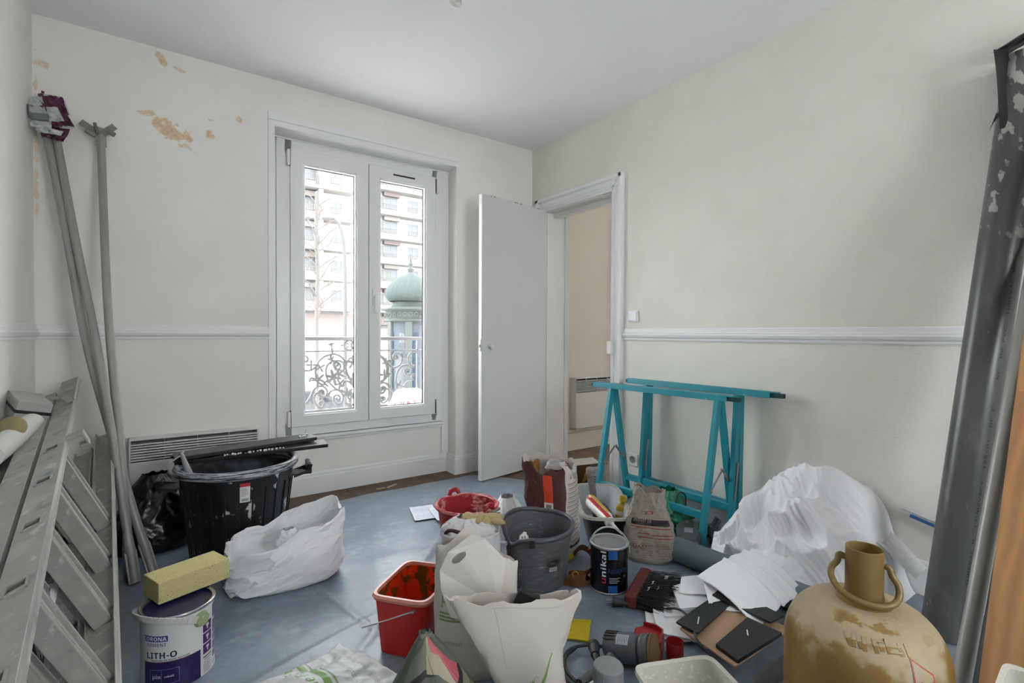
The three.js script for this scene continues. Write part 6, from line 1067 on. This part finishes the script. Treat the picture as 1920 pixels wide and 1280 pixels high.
// orbital sander
{
  const gr = std({ color: 0x55565a, roughness: 0.45 }), dk = std({ color: 0x2b2c2e, roughness: 0.5 });
  const t = thing('orbital_sander', 'grey orbital sander lying on its side with a worn brown pad', 'power tool', [1.215, 0.055, -1.06], -1.15); t.rotation.order = 'YXZ'; t.rotation.z = 0.2;
  // local +x runs from the motor cap to the pad
  mesh('motor_housing', xf(lathe([[0, -0.075], [0.03, -0.075], [0.04, -0.06], [0.044, -0.02], [0.044, 0.02], [0.04, 0.035], [0.03, 0.04], [0, 0.04]], 40), [0, 0, 0], [0, 0, -Math.PI / 2]), gr, t);
  for (let i = 0; i < 5; i++) mesh('vent', xf(bx(-0.075 + 0.006, -0.03, -0.002, 0.002, -0.003, 0.003), [0, 0, 0], [0, 0, 0]).translate(0, 0, 0).applyMatrix4(new THREE.Matrix4().makeRotationX(-0.5 + i * 0.26).multiply(new THREE.Matrix4().makeTranslation(0, 0.043, 0))), dk, t);
  mesh('rating_plate', surf((u, v) => { const a = 0.15 + u * 0.75, x = -0.025 + v * 0.04; return [x, Math.cos(a) * 0.0448, Math.sin(a) * 0.0448]; }, 10, 4), std({ map: canvasTex(256, 128, (c, w, h) => { c.fillStyle = '#a9aaae'; c.fillRect(0, 0, w, h); c.fillStyle = '#55565c'; for (let i = 0; i < 6; i++) c.fillRect(14, 14 + i * 18, 150 + (i * 43) % 80, 6); }), roughness: 0.4 }), t);
  mesh('skirt', xf(lathe([[0.03, 0.04], [0.045, 0.045], [0.047, 0.055], [0.042, 0.06], [0.048, 0.065], [0.048, 0.075], [0, 0.076]], 40), [0, 0, 0], [0, 0, -Math.PI / 2]), gr, t);
  mesh('pad', xf(lathe([[0.045, 0.075], [0.049, 0.078], [0.049, 0.088], [0.0, 0.09]], 40), [0, 0, 0], [0, 0, -Math.PI / 2]), std({ color: 0x8c7450, roughness: 0.95, bumpMap: aluBump, bumpScale: 0.004 }), t);
  mesh('handle', [tube([[-0.04, -0.01, 0.035], [-0.06, -0.03, 0.07], [-0.09, -0.035, 0.12], [-0.105, -0.035, 0.16]], 0.017, 20, 14)], gr, t);
  const cb2 = thing('black_cable', 'black cable loop with a plug next to the sander', 'cable', [1.10, 0.006, -1.13]);
  mesh('cord', tube([[0.09, 0.04, 0.06], [0.085, 0.03, 0.01], [0.06, 0.02, -0.045], [0.0, 0.012, -0.075], [-0.055, 0.01, -0.045], [-0.095, 0.01, 0.01], [-0.1, 0.01, 0.06], [-0.06, 0.012, 0.1], [-0.01, 0.02, 0.12], [0.05, 0.03, 0.1]], 0.005, 90, 10), dk, cb2);
  mesh('cord', tube([[0.02, 0.012, -0.068], [-0.04, 0.014, -0.05], [-0.08, 0.012, 0.0], [-0.088, 0.012, 0.05]], 0.0045, 40, 8), dk, cb2);
  mesh('plug_body', [rod([0.02, 0.035, 0.02], [0.045, 0.035, -0.01], 0.014, 0.018, 18), rod([0.045, 0.035, -0.01], [0.055, 0.035, -0.022], 0.019, 0.019, 18), rod([0.0, 0.03, 0.045], [0.02, 0.035, 0.02], 0.006, 0.011, 14)], dk, cb2);
  mesh('cord', tube([[0.0, 0.03, 0.045], [-0.025, 0.02, 0.085], [-0.04, 0.015, 0.12]], 0.0042, 16, 8), dk, cb2);
}
// foreground containers
{
  const wp = std({ map: tex(512, 512, (u, v) => { const a = tfbm(u, v, 9, 4, 3), b = tfbm(u, v, 24, 4, 9); return mixc(mixc([196 + 8 * a, 193 + 8 * a, 182 + 8 * a], [226, 226, 222], sst(0.1, 0.3, b) * 0.6), [96, 94, 90], sst(0.4, 0.46, a + 0.2 * b)); }), roughness: 0.5 });
  const tray = (label, p, turn, W, D, H) => {
    const t = thing('square_pail', label, 'bucket', p, turn);
    const o = (a, w, d) => { const n = 9, s = Math.sin(a), c = Math.cos(a), k = Math.pow(Math.pow(Math.abs(s), n) + Math.pow(Math.abs(c), n), -1 / n); return [c * k * w, s * k * d]; };
    const wall = (y0, y1, w0, d0, w1, d1) => surf((u, v) => { const [x, z] = o(u * 6.28319 + 0.4, lerp(w0, w1, v), lerp(d0, d1, v)); return [x, lerp(y0, y1, v), z]; }, 140, 6, { wrapU: true, uvs: [2, 0.5] });
    const cap = (y, w, d) => surf((u, v) => { const [x, z] = o(u * 6.28319 + 0.4, w * v, d * v); return [x, y, z]; }, 140, 3, { wrapU: true });
    mesh('body', [wall(0, H - 0.01, W - 0.015, D - 0.015, W, D), cap(0.0, W - 0.015, D - 0.015)], wp, t);
    mesh('inside', [wall(H - 0.004, 0.01, W - 0.004, D - 0.004, W - 0.018, D - 0.018), cap(0.01, W - 0.018, D - 0.018)], wp, t);
    mesh('rim', [wall(H - 0.014, H - 0.012, W, D, W + 0.006, D + 0.006), wall(H - 0.012, H, W + 0.006, D + 0.006, W + 0.005, D + 0.005), wall(H, H - 0.004, W + 0.005, D + 0.005, W - 0.004, D - 0.004)], wp, t);
  };
  tray('empty square off-white pail with paint specks at the front edge', [1.045, 0.005, -0.70], Math.atan2(-0.087, 0.199), 0.108, 0.108, 0.2);
  tray('square white pail in the bottom right corner before the wooden board', [1.322, 0.005, -0.145], 0.06, 0.08, 0.08, 0.385);
  const b = thing('jerrycan', 'translucent white jerrycan with a round grey screw cap in the foreground', 'bottle', [0.784, 0.005, -0.738], face(0.784, -0.738)); b.scale.y = 0.955;
  mesh('body', [xf(muv(new RoundedBoxGeometry(0.17, 0.25, 0.12, 3, 0.03)), [0, 0.125, 0]), xf(lathe([[0.078, 0.22], [0.07, 0.262], [0.045, 0.297], [0.03, 0.312], [0.029, 0.33], [0, 0.33]], 40), [0, 0, 0], [0, 0, 0], [1, 1, 0.8])], phys({ color: new THREE.Color(0.72, 0.72, 0.7), roughness: 0.35, transmission: 0.2, thickness: 0 }), b);
  const cp = []; mesh('cap', [lathe([[0.031, 0.318], [0.032, 0.32], [0.032, 0.352], [0.029, 0.356], [0, 0.356]], 40)], std({ color: 0x7c7d80, roughness: 0.5 }), b);
  for (let i = 0; i < 40; i++) cp.push(xf(bx(-0.001, 0.001, 0.321, 0.35, 0.0315, 0.0328), [0, 0, 0], [0, i * 6.283 / 40, 0])); const kn = mesh('cap_ribs', cp, std({ color: 0x7c7d80, roughness: 0.5 }), b); kn.userData.kind = 'stuff';
  tag(mesh('corrugated_conduit', (() => { const p = []; const c = new THREE.CatmullRomCurve3([V(1.34, 0.03, -0.72), V(1.45, 0.03, -0.745), V(1.58, 0.04, -0.74), V(1.70, 0.05, -0.70)]); for (let i = 0; i < 46; i++) { const q = c.getPoint(i / 45), k = c.getTangent(i / 45); p.push(xf(new THREE.TorusGeometry(0.02, 0.0045, 6, 18), q.toArray(), [0, Math.atan2(k.x, k.z), 0])); } p.push(new THREE.TubeGeometry(c, 40, 0.02, 14)); return p; })(), std({ color: 0x3a3a3b, roughness: 0.6 })), 'dark grey corrugated conduit between the black cards and the gas bottle', 'conduit');
}
// ================= WHITE SHEET HEAP =================
{
  const cl = std({ color: new THREE.Color(0.8, 0.8, 0.83), roughness: 0.55, bumpMap: plasterBump, bumpScale: 0.0008 });
  const heap = surf((u, v) => {
    // u runs along the wall from the doorway side towards the camera, v from the wall down to the floor in front
    let z = lerp(-1.41, -0.68, u), x;
    const bump = (c, w, h) => h * Math.exp(-(((z - c) / w) ** 2));
    const H = Math.min(1, sst(-1.43, -1.18, z) * 0.72 + sst(-1.28, -0.98, z) * 0.28) * (0.455 - 0.16 * sst(-0.92, -0.62, z)) * sst(-0.67, -0.8, z);
    const reach = 0.30 + 0.10 * Math.sin(u * 3.14159) + 0.03 * nz(z * 6, 1, 2);
    const t = v, px = t < 0.35 ? t / 0.35 * 0.38 : 0.38 + (t - 0.35) / 0.65 * 0.62;
    x = 2.505 - reach * px * 1.25;
    const prof = t < 0.35 ? lerp(0.86, 1, Math.sin(t / 0.35 * 1.57)) : Math.pow(Math.max(0, Math.cos((t - 0.35) / 0.65 * 1.5708)), 0.8);
    let y = H * prof;
    const wx = x + 0.05 * nz(x * 6, z * 6, 1), wz = z + 0.05 * nz(x * 6, z * 6, 9);
    const big = 1 - 2 * Math.abs(nz(wx * 4.2 + 2, wz * 4.2, y * 3)), mid = 1 - 2 * Math.abs(nz(wx * 9.5 + y * 4, wz * 9.5, 4)), fine = 1 - 2 * Math.abs(nz(wx * 21, wz * 21 + y * 16, 7));
    const w = sst(0, 0.1, y) * sst(0, 0.1, v + 0.02);
    const d = (0.06 * (big - 0.4) + 0.036 * (mid - 0.4) * (0.5 + 0.5 * big) + 0.011 * (fine - 0.4)) * w * (0.35 + 0.65 * sst(0.2, 0.5, v));
    y += d; x -= d * 0.9 * sst(0.3, 0.8, v); z += 0.02 * nz(x * 7, y * 7, 3) * w;
    return [Math.min(x, 2.51), Math.max(0.004, y), z, x * 2, z * 2];
  }, 300, 220);
  const t = thing('dust_sheet', 'big rumpled heap of white plastic dust sheet against the right wall', 'dust sheet', [0, 0, 0]);
  mesh('sheet', heap, cl, t);
  const flap = (p, s, sd, rot) => xf(surf((u, v) => { const x = (u - 0.5), z = (v - 0.5); return [x * 0.3, 0.05 * Math.cos(x * 3) + 0.03 * ridge(u * 3 + sd, v * 3, sd, 3) - 0.25 * z * z, z * 0.22]; }, 60, 46), p, rot, s);
  mesh('fold', flap([2.13, 0.05, -1.24], 0.9, 4, [0.2, 0.5, 0.35]), cl, t);
  mesh('fold', flap([2.10, 0.15, -0.98], 1.0, 9, [0.35, -0.2, 0.4]), cl, t);
  mesh('clear_end', xf(surf((u, v) => [lerp(-0.11, 0.1, u) * (1 - 0.3 * v), 0.018 * ridge(u * 3, v * 3, 3, 3) + 0.14 * (1 - v * v) - 0.05, lerp(-0.15, 0.17, v)], 60, 60), [2.40, 0.19, -0.80], [0.1, 0, 0]), phys({ color: new THREE.Color(0.78, 0.78, 0.79), roughness: 0.25, transmission: 0.35, thickness: 0 }), t);
}
// ================= GAS BOTTLE =================
{
  const t = thing('gas_bottle', 'dusty gold steel gas bottle with a valve guard cup and loop handle', 'gas bottle', [1.28, 0.005, -0.44], face(1.28, -0.44));
  const gm = tex(640, 640, (u, v) => {
    const a = tfbm(u, v, 8, 5, 3), b = tfbm(u, v, 30, 4, 8), s = tfbm(u * 1.0, v * 0.35, 34, 3, 12), f = tfbm(u + 0.2 * v, v, 13, 4, 17);
    let c = [134 + 10 * a, 106 + 10 * a, 54 + 8 * a];
    const top = sst(0.56, 0.6, v + 0.13 * a + 0.05 * b); // settled plaster dust on the shoulder, wiped through in smears
    let d = top * 0.85;
    const wipe = sst(0.0, 0.12, f) * sst(0.12, 0.07, Math.abs(u - 0.51)) * sst(0.6, 0.64, v) * sst(0.8, 0.74, v) + 0.25 * sst(0.2, 0.3, f);
    d *= 1 - wipe * 0.85;
    d = Math.max(d, sst(0.36, 0.46, s) * 0.6 * (1 - top));
    c = mixc(c, [176 + 12 * b, 162 + 12 * b, 138 + 12 * b], d);
    return mixc(c, [196, 186, 164], sst(0.5, 0.56, b) * 0.6);
  }, { repeat: true });
  const gr = tex(320, 320, (u, v) => { const a = tfbm(u, v, 8, 5, 3), b = tfbm(u, v, 30, 4, 8); return lerp(82, 175, sst(0.56, 0.6, v + 0.13 * a + 0.05 * b)); }, { srgb: false });
  const gold = std({ map: gm, roughnessMap: gr, roughness: 1, metalness: 0.12 });
  const prof = []; const R = 0.155;
  for (const [r, y] of [[0.0, 0.02], [0.09, 0.02], [0.1, 0.0], [0.13, 0.0], [0.135, 0.03], [0.15, 0.06], [R, 0.09], [R, 0.34]]) prof.push([r, y]);
  for (let i = 1; i <= 18; i++) { const a = i / 18 * Math.PI / 2; prof.push([0.045 + (R - 0.045) * Math.pow(Math.cos(a), 0.85), 0.34 + 0.118 * Math.pow(Math.sin(a), 0.95)]); }
  prof.push([0.0, 0.46]);
  const body = lathe(prof, 96); { const p = body.attributes.position, uv = body.attributes.uv; for (let i = 0; i < p.count; i++) uv.setY(i, p.getY(i) < 0.34 ? p.getY(i) / 0.34 * 0.55 : 0.55 + (1 - Math.hypot(p.getX(i), p.getZ(i)) / R) * 0.45); for (let i = 0; i < p.count; i++) uv.setX(i, (uv.getX(i) + 0.5) % 1.0001); }
  mesh('body', body, gold, t);
  // embossed lettering round the shoulder
  const emb = canvasTex(1024, 128, (c, w, h) => { c.fillStyle = '#000'; c.fillRect(0, 0, w, h); });
  const plain = std({ color: new THREE.Color(0.2, 0.13, 0.04), roughness: 0.42, metalness: 0.1 });
  mesh('weld_ring', lathe([[0.03, 0.462], [0.052, 0.459], [0.056, 0.455], [0.05, 0.452]], 48), gold, t);
  const cup = [[0.036, 0.455], [0.0385, 0.47], [0.037, 0.475], [0.036, 0.48], [0.036, 0.573], [0.0345, 0.575], [0.033, 0.573], [0.033, 0.49], [0, 0.49]];
  mesh('valve_guard', lathe(cup, 48), plain, t);
  mesh('valve', [lathe([[0, 0.49], [0.016, 0.49], [0.018, 0.52], [0.012, 0.53], [0, 0.532]], 24), cb(0.05, 0.012, 0.012, 0.008, 0.53, 0, 0.004)], std({ color: 0x8f8a80, metalness: 0.5, roughness: 0.4 }), t);
  mesh('loop_handle', tube([[-0.037, 0.545, 0.0], [-0.046, 0.549, 0.004], [-0.05, 0.535, 0.008], [-0.06, 0.52, 0.012], [-0.061, 0.505, 0.02], [-0.045, 0.487, 0.042], [-0.015, 0.477, 0.055], [0.02, 0.474, 0.056], [0.048, 0.478, 0.042], [0.061, 0.49, 0.02], [0.06, 0.51, 0.01], [0.049, 0.528, 0.006], [0.045, 0.54, 0.004], [0.037, 0.543, 0.0]], 0.0068, 120, 14), plain, t);
  mesh('hazard_label', surf((u, v) => { const a = 0.56 + u * 0.28 + v * 0.02, y = 0.362 + v * 0.055 - u * 0.028, th = Math.max(0, (y - 0.34) / 0.118), r = y < 0.34 ? R : 0.045 + (R - 0.045) * Math.pow(Math.cos(Math.asin(Math.min(1, Math.pow(th, 1 / 0.95)))), 0.85); return [Math.sin(a) * (r + 0.0012), y, Math.cos(a) * (r + 0.0012)]; }, 16, 12), std({ map: canvasTex(256, 256, (c, w, h) => { c.fillStyle = '#a9957a'; c.fillRect(0, 0, w, h); c.strokeStyle = '#a33a38'; c.lineWidth = 14; c.strokeRect(10, 10, w - 20, h - 20); c.fillStyle = '#a23c3a'; c.beginPath(); c.moveTo(20, 200); c.lineTo(90, 130); c.lineTo(130, 160); c.lineTo(236, 60); c.lineTo(236, 236); c.lineTo(20, 236); c.fill(); }), roughness: 0.5 }), t);
  const embs = []; // raised marks on the shoulder, worn and partly buried in dust
  const put = (a, tt, w, l, rot) => { const th = tt * Math.PI / 2, r = 0.045 + (R - 0.045) * Math.pow(Math.cos(th), 0.85), y = 0.34 + 0.118 * Math.pow(Math.sin(th), 0.95); const n = V(Math.sin(a) * Math.cos(th * 0.75), Math.sin(th * 0.75 + 0.15), Math.cos(a) * Math.cos(th * 0.75)).normalize(); const q = new THREE.Quaternion().setFromUnitVectors(V(0, 1, 0), n).multiply(new THREE.Quaternion().setFromAxisAngle(V(0, 1, 0), rot)); const g = muv(new RoundedBoxGeometry(w * 1.3, 0.0016, l * 0.9, 2, 0.0007)); embs.push(g.applyMatrix4(new THREE.Matrix4().compose(V(Math.sin(a) * r, y, Math.cos(a) * r), q, V(1, 1, 1)))); };
  for (const [a, tt, w, l, r] of [[-0.2, 0.5, 0.006, 0.03, 0.3], [-0.12, 0.5, 0.006, 0.03, 0.0], [-0.05, 0.5, 0.006, 0.03, 0.35], [0.02, 0.49, 0.006, 0.03, 0.1], [0.16, 0.5, 0.006, 0.03, 0.3], [0.2, 0.55, 0.016, 0.006, 0.3], [0.24, 0.5, 0.006, 0.016, 0.3], [0.33, 0.52, 0.006, 0.03, 0.4], [0.42, 0.52, 0.018, 0.006, 0.4], [0.43, 0.46, 0.018, 0.006, 0.4], [0.5, 0.5, 0.006, 0.026, 0.5], [0.6, 0.5, 0.006, 0.026, 0.6]]) put(a, tt, w, l, r);
  mesh('embossed_marks', embs, gold, t).userData.kind = 'stuff';
}
// ================= LEANING AT THE RIGHT =================
{
  const pt = tex(320, 1280, (u, v) => { const a = tfbm(u, v * 2, 5, 5, 3), b = tfbm(u, v, 20, 4, 8), s = tfbm(u * 1 + v * 2, v * 3, 9, 4, 14); let c = [84 + 8 * a, 85 + 8 * a, 85 + 8 * a]; c = mixc(c, [120, 118, 114], sst(0.05, 0.4, a) * 0.6); const k = v > 0.84 ? 0.04 : v > 0.68 ? 0.16 : 0.42; return mixc(c, [188, 184, 176], sst(k, k + 0.08, s + 0.3 * b) * (v > 0.7 ? 0.85 : 0.5)); });
  const B = V(2.238, 0.004, -0.53), T = V(2.462, 2.02, -0.378), d = T.clone().sub(B), L = d.length();
  const t = thing('drain_pipe', 'long grey plastic drain pipe leaning on the right wall, top smeared with filler', 'pipe', B.toArray());
  t.quaternion.setFromUnitVectors(V(0, 1, 0), d.clone().normalize());
  mesh('pipe', new THREE.CylinderGeometry(0.0625, 0.0625, L, 56, 1, true).translate(0, L / 2, 0), std({ map: pt, roughness: 0.32, metalness: 0.05 }), t);
  mesh('bore', new THREE.CylinderGeometry(0.0585, 0.0585, L - 0.002, 48, 1, true).translate(0, L / 2, 0), std({ map: pt, roughness: 0.5 }), t);
  const lt = canvasTex(2048, 64, (c, w, h) => { c.clearRect(0, 0, w, h); c.fillStyle = '#0a0a0a'; c.font = '44px monospace'; c.fillText('TUBEVAC M  (TUBEVAC)  125/01  NF E  .  NF  Me PVC  TUBEVAC M', 4, 48); });
  mesh('printed_line', surf((u, v) => { const a = 0.02 + (1 - v) * 0.26, y = 0.2 + u * 1.4; return [Math.sin(a) * 0.063, y, Math.cos(a) * 0.063]; }, 4, 6), new THREE.MeshStandardMaterial({ map: lt, transparent: true, roughness: 0.5, alphaTest: 0.4, side: THREE.DoubleSide }), t).rotation.y = face(2.3, -0.45) + 0.55;
  // black film taped over the top
  const blk = std({ color: 0x111112, roughness: 0.35 });
  const cap = thing('black_film', 'black plastic film taped over the top end of the leaning drain pipe', 'plastic film', [2.455, 1.99, -0.383]);
  mesh('hood', surf((u, v) => { const x = lerp(-0.095, 0.06, u), z = lerp(-0.075, 0.16, v); return [x + 0.0, 0.075 - 0.5 * Math.max(0, -x - 0.03) - 0.12 * Math.abs(z) + 0.16 * v * 0.4 + 0.008 * ridge(u * 3, v * 3, 3), z]; }, 40, 40), blk, cap);
  mesh('hanging_tail', surf((u, v) => [-0.082 + 0.01 * Math.sin(v * 5) + 0.04 * u * (1 - v) + 0.012 * v, 0.055 - v * 0.28 + 0.0, -0.07 + 0.03 * u + 0.02 * v], 8, 30), blk, cap);
  mesh('torn_corner', surf((u, v) => [-0.055 - 0.03 * v, -0.16 - 0.09 * v + 0.06 * u * v, -0.065 - 0.02 * v + 0.02 * u], 8, 8), blk, cap);
  mesh('tape_ring', xf(new THREE.TorusGeometry(0.028, 0.009, 10, 24), [0.0, -0.09, 0.075], [0, 0.4, 0]), std({ color: 0x8f8d88, roughness: 0.7 }), cap);
  const p2 = thing('conduit_pipe', 'thin grey metal conduit leaning between the drain pipe and the board', 'pipe', [1.80, 0.005, -0.395]);
  mesh('tube', [rod([0, 0, 0], [0.66, 1.6, 0.075], 0.021, 0.021, 24)], std({ color: 0x9b9a94, roughness: 0.4, metalness: 0.2 }), p2);
  mesh('tube', [rod([-0.055, 0, 0.05], [0.62, 1.5, 0.115], 0.02, 0.02, 20)], std({ color: 0x2a2c2d, roughness: 0.5 }), p2);
  // board
  const wd = tex(320, 640, (u, v) => { const w = Math.sin((u * 30 + 2.2 * tfbm(u * 0.6, v * 0.25, 6, 3, 2)) * 6.283) * 0.7, a = tfbm(u, v * 0.2, 40, 3, 5), k = tfbm(u, v, 6, 4, 9); return mixc([170 + 12 * w + 16 * a, 124 + 12 * w + 14 * a, 82 + 9 * w + 10 * a], [120, 84, 56], sst(0.3, 0.5, k) * 0.5); });
  const bt = thing('wooden_board', 'planed orange pine board leaning against the right wall at the picture edge', 'board', [1.425, 0.006, -0.30]);
  const th = Math.atan2(0.49, 1);
  const bg = bx(0, 0.03, 0, 2.25, 0, 0.32, 0.003);
  mesh('board', xf(bg, [0, 0, 0], [0, 0, -th]), std({ map: wd, roughness: 0.5 }), bt);
  // blue rod at the wall
  const rb = thing('blue_tube', 'thin white and blue tube sticking out along the right wall by the drain pipe', 'tube', [2.505, 0.34, -0.73]);
  mesh('white_sleeve', rod([0, 0, 0], [-0.012, -0.035, 0.17], 0.006, 0.006, 12), std({ color: 0xc6c8cc, roughness: 0.3 }), rb);
  mesh('blue_sleeve', rod([-0.006, -0.022, 0.03], [-0.018, -0.05, 0.17], 0.0065, 0.0065, 12), std({ color: 0x1f5f94, roughness: 0.35 }), rb);
}

renderer.render(scene, camera);
